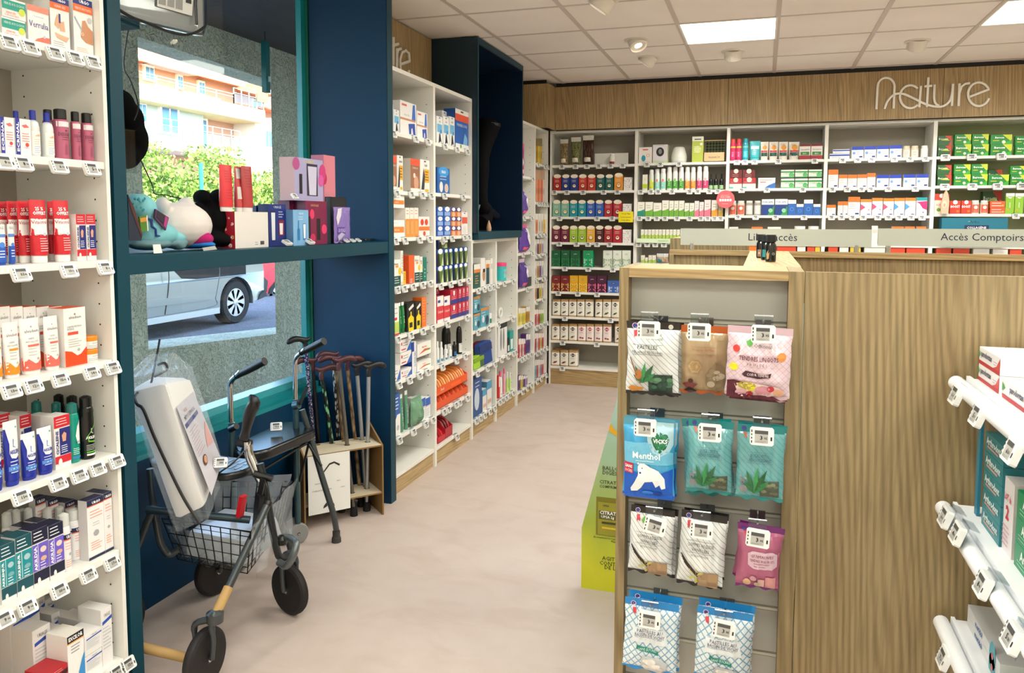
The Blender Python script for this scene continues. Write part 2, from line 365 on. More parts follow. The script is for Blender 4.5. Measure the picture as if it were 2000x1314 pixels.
# ------------------------------------------------------------------ oak fascia above the shelving
SEAM = .0035
fb = MB(); xs = [-1.845, -.315, 1.335, 3.0, 4.6]
for a, b in zip(xs, xs[1:]): fb.box(a+SEAM/2, b-SEAM/2, 6.925, 6.945, 2.376, 2.762, OAKF)
fb.box(-1.845, 4.6, 6.95, 6.97, 2.37, 2.8, DARK)
struct('wall_fascia_back', fb)
fb = MB(); fb.box(-2.22, -1.845, 6.705, 6.725, 2.376, 2.762, OAKF).box(-1.865, -1.845, 6.725, 6.925, 2.376, 2.762, OAKF).box(-2.24, -2.22, 6.08, 6.72, 2.376, 2.762, OAKF)
for a, b in ((3.79, 4.33), (4.33, 5.0)): fb.box(-2.24, -2.22, a+.002, b-.002, 2.376, 2.79, OAKF)
fb.box(-2.24, -1.88, 6.74, 6.75, 2.376, 2.8, DARK)
struct('wall_fascia_left', fb)
# ------------------------------------------------------------------ lettering on the fascia
def strokes(name, paths, r, T, m, parent=None):
    mb = MB()
    for p in paths: mb.tube([T @ Vector((a, 0, b)) for a, b in p], r, m, 6)
    return mb.build(name, parent)
def arc(cx, cy, rx, ry, a0, a1, n=14): return [(cx+rx*math.cos(math.radians(a0+(a1-a0)*i/n)), cy+ry*math.sin(math.radians(a0+(a1-a0)*i/n))) for i in range(n+1)]
def word_nature():
    # traced in units of pixels on the fascia plane (zoomed drawing 2000 px wide, 2.857 per photo pixel)
    P = []
    P.append([(1176, 610), (1182, 490)]+arc(1230, 484, 47, 50, 180, 360, 12)+[(1272, 606)])
    P.append([(1222, 608)]+spline([(1222, 608, 0), (1238, 565, 0), (1275, 528, 0), (1325, 524, 0), (1390, 552, 0), (1460, 585, 0), (1530, 596, 0), (1575, 575, 0), (1595, 535, 0), (1603, 468, 0)], 6))
    P.append([(1602, 470), (1597, 592)])
    P.append(arc(1365, 540, 58, 64, -45, -315, 22)); P.append([(1424, 480), (1415, 600)])
    P.append([(1466, 432), (1457, 598)]); P.append([(1443, 482), (1487, 478)])
    P.append([(1500, 472), (1497, 540)]+arc(1528, 548, 30, 42, 170, 95, 6))
    P.append([(1640, 466), (1634, 592)]); P.append([(1638, 520), (1650, 484), (1672, 468), (1698, 464)])
    P.append([(1697, 540), (1805, 498)]); P.append(arc(1747, 526, 60, 66, -25, -340, 26))
    out = []
    for p in P:
        q = []
        for t in p:
            v = aty(1300+t[0]/2.857, t[1]/2.857, 6.915); q.append((v.x, v.z))
        out.append(q)
    return out
mb = MB()
for p in word_nature(): mb.tube([(a, 6.914, b) for a, b in p], .0095, M('#f4f1ea', .4), 6)
tag(mb.build('wall_lettering'), 'white raised lettering reading nature on the oak fascia', 'sign')
mb = MB(); q3 = lambda L: [(lambda v: (v.x, v.y, v.z))(atx(740+a/5.475, b/5.475, -2.212)) for a, b in L]
for L in ([(152, 398), (150, 560), (152, 705)], [(122, 492), (205, 470)], [(190, 520), (188, 722)], [(190, 575), (205, 530), (235, 520)], [(222, 690), (325, 655), (318, 570), (285, 540), (245, 560), (222, 640), (228, 740), (260, 800), (300, 800), (322, 760)], [(60, 560), (105, 545), (100, 480), (80, 460)], [(60, 640), (95, 690), (118, 670)], [(70, 400), (88, 385), (104, 420)]):
    mb.tube(q3(L), .010, M('#ece8e0', .4), 6)
tag(mb.build('wall_lettering'), 'white raised lettering ending in être on the oak fascia above the nearest left bay', 'sign')
# ------------------------------------------------------------------ shelving
REG = []
def bay_y(name, label, y0, y1, shelves, ztop=2.376, x=-1.925, back=-2.28, kick=True, topz=None, zbase=0, backm=None):
    """bay on the left wall, front plane x, between uprights y0..y1 (inner faces)"""
    t = thing(name, label, 'shelving unit', (x, (y0+y1)/2, 0), 0, None); cx, cy = x, (y0+y1)/2
    def L(mb, n, **k): return mb.build(n, t, **k)
    B = lambda a, b, c, d, e, f, m: MB().box(a-cx, b-cx, c-cy, d-cy, e, f, m)
    for s in (0, 1):
        yy = (y0-.014, y0) if s == 0 else (y1, y1+.014)
        mb = B(back, x, yy[0], yy[1], zbase, ztop, WEDGE)
        hx = [x-.045, back+.05]
        for xx in hx:
            k = 0
            z = zbase+.2
            while z < ztop-.1:
                yv = yy[1]-cy+.0006 if s == 0 else yy[0]-cy-.0006
                n = 8; vs = [(xx-cx+.003*math.cos(2*PI*i/n), yv, z+.003*math.sin(2*PI*i/n)) for i in range(n)]
                mb.add(vs, [tuple(range(n)) if s else tuple(range(n))[::-1]], DARK); z += .064
        L(mb, 'side_panel')
    L(B(back, x, y0, y1, ztop-.022, ztop, WEDGE), 'top_panel')
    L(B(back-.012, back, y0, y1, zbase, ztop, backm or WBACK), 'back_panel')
    for z in shelves: L(B(back, x-.004, y0+.001, y1-.001, z-.022, z, WEDGE), 'shelf', bevel=.0015)
    REG.append(('y', y0, y1, shelves, ztop, -back))
    if kick: L(B(x-.03, x-.015, y0-.012, y1+.012, 0, shelves[-1]-.022, OAKY), 'plinth')
    return t
def bay_x(name, label, x0, x1, shelves, backm=None, ztop=2.376, y=6.985, back=7.34, kick=True):
    cx = (x0+x1)/2; t = thing(name, label, 'shelving unit', (cx, y, 0))
    B = lambda a, b, c, d, e, f, m: MB().box(a-cx, b-cx, c-y, d-y, e, f, m)
    B(x0-.014, x0, y, back, 0, ztop, WEDGE).build('side_panel', t); B(x1, x1+.014, y, back, 0, ztop, WEDGE).build('side_panel', t)
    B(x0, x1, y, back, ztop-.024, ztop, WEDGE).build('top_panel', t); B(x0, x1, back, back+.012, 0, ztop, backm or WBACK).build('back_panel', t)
    for z in shelves: B(x0+.001, x1-.001, y+.004, back, z-.022, z, WEDGE).build('shelf', t, bevel=.0015)
    REG.append(('x', x0, x1, shelves, ztop, back))
    if kick: B(x0-.01, x1+.01, y+.015, y+.03, 0, shelves[-1]-.022, OAKX).build('plinth', t)
    return t
ZN = [2.032, 1.72, 1.425, 1.117, .822, .512, .157]
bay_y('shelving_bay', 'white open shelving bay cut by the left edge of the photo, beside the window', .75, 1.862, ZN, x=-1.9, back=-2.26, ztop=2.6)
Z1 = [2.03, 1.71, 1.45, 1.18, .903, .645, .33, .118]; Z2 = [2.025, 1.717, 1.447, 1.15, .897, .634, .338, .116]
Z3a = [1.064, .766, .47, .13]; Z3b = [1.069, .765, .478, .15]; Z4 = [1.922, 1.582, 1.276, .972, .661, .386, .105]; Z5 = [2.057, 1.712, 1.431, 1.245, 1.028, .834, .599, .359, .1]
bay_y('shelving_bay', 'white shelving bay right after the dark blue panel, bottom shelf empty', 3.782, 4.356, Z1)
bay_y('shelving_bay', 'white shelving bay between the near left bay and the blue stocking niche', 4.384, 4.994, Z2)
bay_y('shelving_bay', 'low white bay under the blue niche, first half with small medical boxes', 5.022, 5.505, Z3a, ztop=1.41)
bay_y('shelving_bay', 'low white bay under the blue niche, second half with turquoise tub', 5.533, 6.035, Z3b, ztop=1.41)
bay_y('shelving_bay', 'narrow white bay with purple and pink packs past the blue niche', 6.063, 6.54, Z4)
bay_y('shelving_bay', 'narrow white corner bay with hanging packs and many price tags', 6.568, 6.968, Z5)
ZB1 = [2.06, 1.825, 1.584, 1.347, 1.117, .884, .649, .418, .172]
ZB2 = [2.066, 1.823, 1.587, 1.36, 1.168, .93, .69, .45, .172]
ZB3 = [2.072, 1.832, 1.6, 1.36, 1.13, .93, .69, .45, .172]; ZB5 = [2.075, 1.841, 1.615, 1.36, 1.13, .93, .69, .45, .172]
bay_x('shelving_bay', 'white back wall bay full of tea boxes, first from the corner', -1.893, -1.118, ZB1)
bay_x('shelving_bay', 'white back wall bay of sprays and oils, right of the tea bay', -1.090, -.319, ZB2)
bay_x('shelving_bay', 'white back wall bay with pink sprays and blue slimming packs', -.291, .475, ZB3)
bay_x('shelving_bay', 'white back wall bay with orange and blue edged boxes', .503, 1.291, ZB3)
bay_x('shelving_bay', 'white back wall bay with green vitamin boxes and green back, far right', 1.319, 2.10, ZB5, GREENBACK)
# ------------------------------------------------------------------ window niche in petrol blue
t = thing('display_niche', 'petrol blue window niche with display shelf and tall side panels', 'display niche', (-1.9, 2.8, 0))
B = lambda a, b, c, d, e, f, m: MB().box(a+1.9, b+1.9, c-2.8, d-2.8, e, f, m)
B(-2.36, -1.9, 1.89, 1.94, 0, 2.8, TEAL).build('side_panel', t); B(-2.36, -1.9, 3.70, 3.765, 0, 2.8, BLUE).build('side_panel', t)
MB().box(-.002+0, .003, 3.703-2.8, 3.762-2.8, 0, 2.8, TEAL).build('edge_strip', t)
B(-2.345, -1.9, 1.94, 3.70, 1.373, 1.434, TEAL).build('shelf', t, bevel=.002)
B(-2.36, -1.97, 1.94, 2.09, 2.17, 2.195, TEAL).build('corner_shelf', t)
struct('wall_below_window', MB().box(-2.42, -2.295, 1.89, 3.765, 0, .605, BLUE))
# window frame: sill profile, jambs, glass
fr = thing('window_1', None, None, (-2.4, 2.8, 0)); fr['kind'] = 'structure'
B = lambda a, b, c, d, e, f, m: MB().box(a+2.4, b+2.4, c-2.8, d-2.8, e, f, m)
mb = B(-2.46, -2.30, 1.9, 3.70, .605, .625, FRAME); mb.box(-.06, .06, -.9, .9, .625, .655, FRAME).box(-.055, .03, -.9, .9, .655, .69, M('#45a4ae', .25)); tag(mb.build('window_frame', fr), kind='structure')  # upper sill profile: lighter cyan, sky light put into the frame teal
yj_ = atx(588, 600, -2.42).y-2.8; mb = MB().box(-.02, .012, yj_, yj_+.035, .69, 2.8, M('#15888e', .3)).box(-.015, .014, yj_+.035, yj_+.06, .69, 2.8, DARK).box(-.02, .03, yj_+.06, .90, .69, 2.8, M('#1b6f5e', .35)); tag(mb.build('window_jamb', fr), kind='structure')
tag(B(-2.46, -2.36, 1.86, 1.94, .69, 2.8, FRAME).build('window_jamb', fr), kind='structure')
tag(MB().add([(-.005, 1.94-2.8, .69), (-.005, .86, .69), (-.005, .86, 2.8), (-.005, 1.94-2.8, 2.8)], [(0, 1, 2, 3)], GLASS).build('window_pane', fr), kind='structure')
# blue stocking niche above the low bays
t = thing('display_niche', 'dark blue open box niche with black stocking leg, reaching the ceiling', 'display niche', (-1.925, 5.53, 1.41))
B = lambda a, b, c, d, e, f, m: MB().box(a+1.925, b+1.925, c-5.53, d-5.53, e-1.41, f-1.41, m)
DB = M('#011d38', .45, spec=.3)
B(-2.28, -1.885, 5.008, 5.030, 1.46, 2.79, M('#062836', .45)).build('side_panel', t); B(-2.28, -1.885, 6.03, 6.052, 1.46, 2.79, DB).build('side_panel', t)
B(-2.28, -1.885, 5.03, 6.03, 2.745, 2.79, DB).build('top_panel', t); B(-2.28, -2.27, 5.03, 6.03, 1.468, 2.745, DB).build('back_panel', t); B(-2.28, -1.885, 5.03, 6.03, 1.412, 1.468, TEAL).build('base_panel', t)
mb = MB(); 
for a, b, c, d in ((5.008, 5.030, 1.46, 2.79), (6.03, 6.052, 1.46, 2.79), (5.03, 6.03, 2.755, 2.79)): mb.box(.038, .042, a-5.53, b-5.53, c-1.41, d-1.41, TEAL)
mb.build('edge_strip', t)
# ------------------------------------------------------------------ outside: covered gallery, street, cars, hedge, flats
GRND = mk_stucco('gallery_paving', '#9d978a', '#bcb6a7', '#cfc9ba')
ASPH = mk_stucco('asphalt', '#565c66', '#757b85', '#8b919a')
SOFF = wood('dark_soffit', '#241c19', '#33292a', '#443735', axis='Y', rough=.6)
struct('ground_gallery', MB().box(-3.88, -2.42, -2, 12, -.08, 0, GRND))
struct('ground_street', MB().box(-60, -4.2, -6, 80, -.05, .03, ASPH))
def lop(pts, x0, x1, m): return MB().prism(pts, x0, x1, m, 'yz')
yc_ = atx(540, 500, -4.28).y; vs = [(-3.87, 4.086, 0), (-3.87, 5.489, 0), (-4.28, yc_-.002, 0), (-4.28, 4.086, 0), (-3.87, 4.086, .685), (-3.87, 5.489, .592), (-4.28, yc_-.002, .55), (-4.28, 4.086, .685)]
mb = MB().add(vs, [(3, 2, 1, 0), (4, 5, 6, 7), (0, 1, 5, 4), (1, 2, 6, 5), (2, 3, 7, 6), (3, 0, 4, 7)], STUCCO); struct('wall_parapet', mb)
struct('column_1', MB().box(-4.28, -3.87, 3.6, 4.085, 0, 2.95, STUCCO))
ycol = atx(540, 500, -4.28).y
struct('column_2', MB().prism([(-3.87, 5.49), (-3.87, 6.9), (-4.28, 6.9), (-4.28, ycol)], 0, 2.95, STUCCO, 'xy'))
za, zb, zc, zd = atx(265, 70, -3.87).z, atx(530, 158, -3.87).z, atx(265, 88, -4.28).z, atx(530, 176, -4.28).z
mb = MB(); vs = [(-3.87, 4.086, za), (-3.87, 5.489, zb), (-4.28, ycol-.001, zd), (-4.28, 4.086, zc), (-3.87, 4.086, 2.949), (-3.87, 5.489, 2.949), (-4.28, ycol-.001, 2.949), (-4.28, 4.086, 2.949)]
mb.add(vs, [(0, 1, 2, 3), (0, 4, 5, 1), (3, 2, 6, 7), (4, 7, 6, 5), (0, 3, 7, 4), (1, 5, 6, 2)], STUCCO); struct('beam_1', mb)
struct('ceiling_gallery', MB().box(-4.28, -2.42, -2, 9, 2.95, 3.05, SOFF))
struct('wall_facade_upper', MB().box(-4.4, -2.5, -6, 14, 3.2, 6.2, M('#c9bfa9', .9)))
r_ = random.Random(5); mb = MB()
for k in range(60):
    y = r_.uniform(4.3, 5.5); x = -3.85+abs(r_.gauss(0, .16)); a = r_.uniform(0, 6.3); s = r_.uniform(.025, .05); h = r_.uniform(.004, .03)
    vs = [(x+s*math.cos(a+q)*w, y+s*math.sin(a+q)*w, h+dz) for q, w, dz in ((0, 1, .01), (1.4, .5, .0), (PI, 1, .012), (-1.4, .5, .004))]
    mb.add(vs, [(0, 1, 2, 3)], r_.choice(['#7a5a3c', '#8f6a45', '#5e4632', '#a07c55']))
tag(mb.build('fallen_leaves', smooth=False), 'brown dead leaves heaped along the foot of the outside parapet', 'leaves', kind='stuff')
v = atx(521, 155, -3.6); mb = MB().box(-3.62, -3.58, v.y-.035, v.y+.015, atx(521, 181, -3.6).z, atx(521, 82, -3.6).z, M('#0e6a6c', .4)); mb.box(-3.58, -3.565, v.y-.01, v.y+.005, v.z-.02, v.z+.02, M('#e8f4f4', .2)).box(-3.602, -3.598, v.y-.012, v.y-.008, atx(521, 82, -3.6).z, 2.951, DARK)
tag(mb.build('hanging_sign'), 'narrow teal sign board hanging outside beside the right stucco column', 'sign')
# ---- block of flats across the street, front wall near x = -30
bx = -30.0
g = lambda x, y, X=bx: atx(x, y, X)
PINK, CREAM, WH, SH = M('#bd937f', .9), M('#dcc58c', .9), M('#e3e0d6', .9), M('#b9c7c4', .9)
TILEM = nodes_mat('roof_tiles', .8)
m, n, p, mp = TILEM
w = n.nodes.new('ShaderNodeTexWave'); w.bands_direction = 'Y'; w.inputs['Scale'].default_value = 1.1; w.inputs['Distortion'].default_value = .4; n.links.new(mp.outputs[0], w.inputs[0])
r = ramp(n, [(.1, '#b5562f'), (.6, '#dd7f4c'), (1, '#eba06c')]); n.links.new(w.outputs[0], r.inputs[0]); n.links.new(r.outputs[0], p.inputs['Base Color']); TILEM = m
T_ = thing('apartment_building', 'pink and cream apartment building with orange tiled roof beyond the hedge', 'building', (bx, 38, 0))
def bb(x0, x1, y0, y1, z0, z1, m): return MB().box(x0-bx, x1-bx, y0-38, y1-38, z0, z1, m)
ya, ye = g(250, 200).y-3, g(545, 200).y+4
ze = g(265, 106, bx+1).z; zs = g(265, 160, bx+2).z; zs2 = zs-.75; z2 = g(300, 268, bx+2).z; yj = g(440, 160).y; yj2 = g(366, 200).y; yb_end = g(462, 235).y
bb(bx-8, bx, ya, g(462, 200).y, 0, ze, PINK).build('wall', T_)
bb(bx-8, bx-1.2, g(462, 200).y, ye+6, 0, ze-.1, PINK).build('wall', T_)
rf = MB(); rf.prism([(0.9, ze-.05), (-6, ze+2.6), (-12, ze), (-12, ze-.2)], ya-38, yj+4.8-38, TILEM, 'xz', T=None)
rf.v = [(a, b, c) for a, b, c in rf.v]; rf.build('roof', T_)
rf = MB(); rf.prism([(-.3, ze-.9), (-7, ze+1.6), (-13, ze-1), (-13, ze-1.2)], yj+4.4-38, ye+10-38, TILEM, 'xz'); rf.build('roof', T_)
MB().tube([(1.0, ya-38, ze-.12), (1.0, yj+4.8-38, ze-.12)], .13, WH, 8).build('gutter', T_)
MB().tube([(-.2, yj+4.8-38, ze-.98), (-.2, ye+8-38, ze-.98)], .13, WH, 8).build('gutter', T_)
bb(bx, bx+2.0, ya, yb_end, zs2, zs2+.75, CREAM).build('balcony_slab', T_)
bb(bx, bx+2.0, ya, yb_end-2.2, z2-.5, z2-.15, WH).build('balcony_slab', T_)
bb(bx, bx+1.0, ya, yj2, z2-.2, zs2, SH).build('wall_panel', T_)
bb(bx, bx+1.5, yb_end-.3, g(500, 250).y, 0, zs2+.4, WH).build('wall_panel', T_)
bb(bx-2, bx+2.5, g(500, 250).y, ye+8, 0, zs2+.6, WH).build('wall_panel', T_)
bb(bx, bx+.1, g(300, 130).y, g(345, 150).y, zs, ze-1.0, M('#efe2bd', .9)).build('wall_panel', T_); bb(bx, bx+.1, g(355, 150).y, g(428, 170).y, zs, ze-1.0, M('#efe2bd', .9)).build('wall_panel', T_)
WIN = M('#4f86b8', .15); WF = M('#eef0ee', .5)
def win(px0, px1, py0, py1, X=bx):
    a, b = g(px0, (py0+py1)/2, X), g(px1, (py0+py1)/2, X); z1, z0 = g((px0+px1)/2, py0, X).z, g((px0+px1)/2, py1, X).z
    f = bb(X, X+.16, a.y, b.y, z0, z1, WF).build('window', T_); e = (b.y-a.y)*.12
    mb = MB(); mid = (a.y+b.y)/2
    for q0, q1 in ((a.y+e, mid-e*.4), (mid+e*.4, b.y-e)): mb.box(X+.161-bx, X+.18-bx, q0-38, q1-38, z0+.1, z1-.12, WIN)
    mb.build('pane', f)
win(278, 297, 128, 158); win(342, 353, 146, 174); win(384, 396, 158, 186); win(372, 402, 230, 292); win(308, 346, 208, 262, bx+1.0); win(264, 282, 200, 240, bx+1.0); win(489, 508, 195, 215, bx-1.2); win(513, 528, 252, 290, bx+2.5)
def rail(x, y0, y1, z, h=1.0, n=9, glass=True):
    mb = MB(); m = M('#9fb0ae', .4)
    for zz in (h, h*.72): mb.tube([(x-bx, y0-38, z+zz), (x-bx, y1-38, z+zz)], .022, m, 6)
    for i in range(n+1): yy = y0+(y1-y0)*i/n; mb.box(x-bx-.02, x-bx+.02, yy-.025-38, yy+.025-38, z, z+h, m)
    o = mb.build('balcony_rail', T_)
    if glass: MB().box(x-bx-.02, x-bx+.02, y0-38, y1-38, z+.1, z+h*.66, CLEAR).build('glass_panel', o)
rail(bx+1.9, ya, g(400, 170).y, zs2+.75, .55, 6, False); rail(bx+1.9, g(400, 170).y, yb_end, zs2+.75, .9, 4); rail(bx+1.9, ya, yb_end-2.2, z2-.15, 1.15, 12); rail(bx+2.4, g(500, 250).y, ye, zs2+.6, .9, 6, False)
MB().prism([(0.6, zs2+2.0), (2.4, zs2+2.9), (2.5, zs2+2.8), (.7, zs2+1.9)], g(445, 190).y-38, g(480, 190).y-38, M('#f3e6c8', .8), 'xz').build('awning', T_)
bb(bx+2.0, bx+2.06, g(445, 200).y, g(466, 200).y, zs2+1.2, zs2+2.4, M('#d9a55e', .8)).build('slatted_screen', T_)
# ---- hedge
r_ = random.Random(11); hx = -15.5; P0, P1 = atx(240, 262, hx), atx(560, 345, hx); zt0, zt1 = P0.z, P1.z
mb = MB(); hy0, hy1 = P0.y-1, P1.y+1.5
leafc = [M(c, .7) for c in ('#6f9136', '#8fb048', '#adc75c', '#c8d26c', '#5c7d30', '#d6ca6e', '#9fbe54', '#b9a05c')]
mb.box(hx-1.2, hx-.35, hy0, hy1, 0, min(zt0, zt1)-.25, leafc[4])
for k in range(11000):
    y = r_.uniform(hy0, hy1); f = (y-hy0)/(hy1-hy0); top = zt0+(zt1-zt0)*f+.35*math.sin(y*1.7)+.25*math.sin(y*4.1+1)
    z = top-abs(r_.gauss(0, 1))*1.1 if k % 3 else r_.uniform(.1, top)
    if z < .1: continue
    x = hx+r_.uniform(-.5, .3); s = r_.uniform(.04, .085); u = Vector((r_.gauss(0, 1), r_.gauss(0, 1), r_.gauss(0, 1))).normalized(); w_ = u.cross(Vector((r_.gauss(0, 1), r_.gauss(0, 1), r_.gauss(0, 1)))).normalized(); c = Vector((x, y, z))
    q = f+r_.gauss(0, .22)
    mt = leafc[r_.choice([5, 7, 3, 0, 6])] if q > .75 else leafc[r_.choice([0, 1, 2, 3, 4, 6])]
    mb.add([c-u*s, c-w_*s*.55, c+u*s, c+w_*s*.55], [(0, 1, 2, 3)], mt)
tag(mb.build('hedge', smooth=False), 'tall sunlit green and yellow hedge across the street', 'hedge', kind='stuff')
mb = MB(); a = atx(393, 345, hx+1.0); mb.tube([(a.x, a.y, 0), (a.x, a.y, atx(393, 318, hx+1.0).z)], .055, M('#2f9a7a', .5), 8)
tag(mb.build('fence_post'), 'thin green metal fence post standing before the hedge', 'post')
# ---- cars
def wheel(parent, c, R, wd, side=1, rimcol='#b7bcc0'):
    T = Matrix.Translation(c) @ Matrix.Rotation(PI/2*side, 4, 'Y')
    mb = MB(); mb.lathe([(R*.62, -wd/2), (R*.93, -wd/2), (R, -wd*.36), (R, wd*.36), (R*.93, wd/2), (R*.66, wd/2), (R*.63, wd*.40)], M('#15171a', .8), 36, T=T)
    o = mb.build('wheel', parent)
    mb = MB(); mb.lathe([(R*.64, wd*.25), (R*.66, wd*.42), (R*.60, wd*.44), (R*.58, wd*.30), (R*.1, wd*.28)], M('#2a2d30', .6), 36, T=T)
    sp = M(rimcol, .35, .5)
    for k in range(8):
        a = 2*PI*k/8; t = T @ Matrix.Rotation(a, 4, 'Z')
        mb.prism([(R*.10, -.035*R), (R*.32, -.06*R), (R*.60, -.17*R), (R*.63, .02*R), (R*.60, .13*R), (R*.34, .07*R), (R*.10, .05*R)], wd*.34, wd*.44, sp, 'xy', T=t)
    mb.lathe([(R*.16, wd*.3), (R*.15, wd*.47), (R*.05, wd*.49)], sp, 20, T=T); mb.lathe([(R*.645, wd*.40), (R*.645, wd*.45), (R*.60, wd*.45), (R*.60, wd*.4)], sp, 36, T=T)
    mb.build('wheel_cover', o)
X0 = -7.3; wc = atx(463, 590, X0); R = .315; gz = wc.z-R
car = thing('car', 'silver car parked outside the window, rear wheel in view', 'car', (X0, wc.y, gz))
SIL = M('#7f898d', .28, .35, coat=.4)
# side profile (y relative to wheel centre, z from ground); rear of the car towards +y
prof = [(-3.3, .28), (-3.4, .55), (-3.25, .75), (-2.4, .95), (-1.7, 1.42), (-.6, 1.5), (.25, 1.42), (.62, 1.05), (.74, .98), (.80, .72), (.76, .45), (.68, .33), (.42, .30)]
archp = [(R*1.18*math.cos(math.radians(a)), R+R*1.18*math.sin(math.radians(a))) for a in range(-8, 189, 14)]
low = [(-.42, .23), (-2.2, .23)]; arch2 = [(-2.62+R*1.18*math.cos(math.radians(a)), R+R*1.18*math.sin(math.radians(a))) for a in range(-8, 189, 14)]
poly = prof+archp+low+arch2
mb = MB(); mb.prism(poly, -.0, -1.72, SIL, 'yz')
nb = len(poly)
for i, (x, y, z) in enumerate(mb.v):  # tumblehome: pull upper body inwards, round the tail
    k = max(0, z-.85)*.30; e = max(0, y-.45)**2*.9
    s_ = -1 if x > -.8 else 1
    mb.v[i] = (x+s_*(k+e), y, z)
body = mb.build('body', car)
MB().prism([(-3.0, .34), (.3, .34), (.3, 1.0), (-3.0, 1.0)], -.06, -1.66, M('#101214', .8), 'yz').build('underbody', car)
mb = MB()
cr = [(.004, y, z) for y, z in [(-1.36, .98), (-1.34, .80), (-1.36, .60), (-1.40, .42), (-1.43, .30)]]; mb.tube(spline(cr, 4), .006, DARK, 6)
cr = [(.002, y, z) for y, z in [(-.40, .98), (-.36, .80), (-.40, .60), (-.46, .42), (-.50, .31), (-1.43, .29), (-2.4, .29)]]; mb.tube(spline(cr, 4), .005, M('#5b6468', .4), 6)
mb.build('door_seam', car)
mb = MB(); mb.prism([(-2.4, .52), (-.75, .50), (-.62, .47), (-.56, .42), (-.72, .41), (-2.4, .43)], .0, .012, SIL, 'yz'); mb.prism([(-2.3, .20), (-.40, .20), (-.40, .28), (-2.3, .28)], -.03, .018, M('#a9b2b5', .35, .2), 'yz'); mb.build('side_moulding', car)
MB().prism([(.50, .30), (.72, .34), (.70, .43), (.56, .38)], -.2, -.004, M('#1d2226', .6), 'yz').build('rear_bumper_trim', car)
mb = MB().prism([(.52, .98), (.74, .80), (.76, .66), (.66, .74)], -.32, -.13, M('#b8404a', .3), 'yz'); mb.build('tail_light', car)
mb = MB().prism([(-1.65, 1.02), (-.4, 1.02), (.1, 1.3), (-.55, 1.42), (-1.5, 1.36)], -.145, -.1, M('#20303a', .1), 'yz'); mb.build('side_window', car)
wheel(car, Vector((-.11, 0, R)), R, .2); wheel(car, Vector((-.11, -2.62, R)), R, .2); wheel(car, Vector((-1.6, 0, R)), R, .2, -1); wheel(car, Vector((-1.6, -2.62, R)), R, .2, -1)
X1 = -9.3; c = atx(543, 578, X1); car = thing('car', 'red car parked behind the silver one, only its tail in view', 'car', (X1, c.y, c.z-.33)); RED = M('#c01f35', .3, coat=.5)
a0 = atx(513, 560, X1).y-c.y
mb = MB(); mb.prism([(a0+.05, .40), (a0, .62), (a0+.02, .80), (a0+.05, 1.0), (a0+.3, 1.1), (a0+.5, 1.5), (2.6, 1.55), (3.4, 1.0), (3.5, .5), (.45, .34), (.3, .5), (.0, .7), (-.3, .5), (-.36, .34)], 0, -1.8, RED, 'yz'); mb.build('body', car)
MB().prism([(a0+.02, .48), (a0+.12, .45), (a0+.16, .66), (a0+.02, .76)], -.2, .012, M('#1b1d20', .5), 'yz').build('rear_light', car)
MB().prism([(a0+.1, .26), (3.2, .26), (3.2, .42), (.4, .42), (.25, .36), (-.3, .40), (a0+.1, .42)], -1.7, .01, M('#3a4450', .6), 'yz').build('sill', car)
wheel(car, Vector((-.1, .02, .33)), .34, .22); wheel(car, Vector((-1.7, .02, .33)), .34, .22, -1); wheel(car, Vector((-.1, 2.7, .33)), .34, .22); wheel(car, Vector((-1.7, 2.7, .33)), .34, .22, -1)
# ------------------------------------------------------------------ kinds of goods (front looks towards -y, width along x, standing on z = 0)
def shade(c, f):
    c = c.lstrip('#'); v = [max(0, min(255, int(int(c[i:i+2], 16)*f))) for i in (0, 2, 4)]; return '#%02x%02x%02x' % tuple(v)
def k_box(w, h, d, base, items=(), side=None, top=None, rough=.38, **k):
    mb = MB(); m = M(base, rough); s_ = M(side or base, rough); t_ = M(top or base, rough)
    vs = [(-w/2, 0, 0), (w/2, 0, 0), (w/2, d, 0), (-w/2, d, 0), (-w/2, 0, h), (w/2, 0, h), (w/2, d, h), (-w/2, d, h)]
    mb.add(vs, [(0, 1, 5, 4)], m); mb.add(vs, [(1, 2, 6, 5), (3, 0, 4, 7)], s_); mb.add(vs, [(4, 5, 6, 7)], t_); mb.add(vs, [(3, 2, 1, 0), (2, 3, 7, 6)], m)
    art(mb, items, w, h); return [('', mb)]
def k_tube(w, h, d, base, items=(), cap='#f2f2ee', caph=.16, top=None, rough=.3, **k):
    """squeeze tube standing on its cap, crimped flat at the top"""
    mb = MB(); n = 20; N = 9; d = min(d, w*.72); zc = h*caph
    def sec(t): # half width, half depth at height fraction
        return w/2*(.90+.10*min(1, t*1.5)), max(.0015, d/2*(1-t**1.6)*.98+.0012)
    rings = []
    for i in range(N):
        t = i/(N-1); a, b = sec(t); z = zc+(h-zc)*t; rings.append([(a*math.cos(2*PI*j/n), d/2+b*math.sin(2*PI*j/n), z) for j in range(n)])
    m = M(base, rough); tm = M(top or base, rough)
    for i in range(N-1): mb.add(rings[i]+rings[i+1], [(j, (j+1) % n, n+(j+1) % n, n+j) for j in range(n)], tm if i == N-2 else m)
    mb.add(rings[0], [tuple(range(n))[::-1]], m); mb.add(rings[-1], [tuple(range(n))], m)
    def surf(x, z):
        t = max(0, min(1, (z-zc)/(h-zc))); a, b = sec(t); q = max(0, 1-(x/a)**2); return d/2-b*math.sqrt(q)
    art(mb, items, w*.96, h-zc, surf, sub=w*.22, z0=zc, eps=.0007)
    c = MB(); ca = w/2*.86; c.lathe([(ca*.94, 0), (ca, .004), (ca, zc-.002), (ca*.96, zc)], cap, 20, c=(0, d/2), sy=d*.98/w); 
    return [('', mb), ('cap', c)]
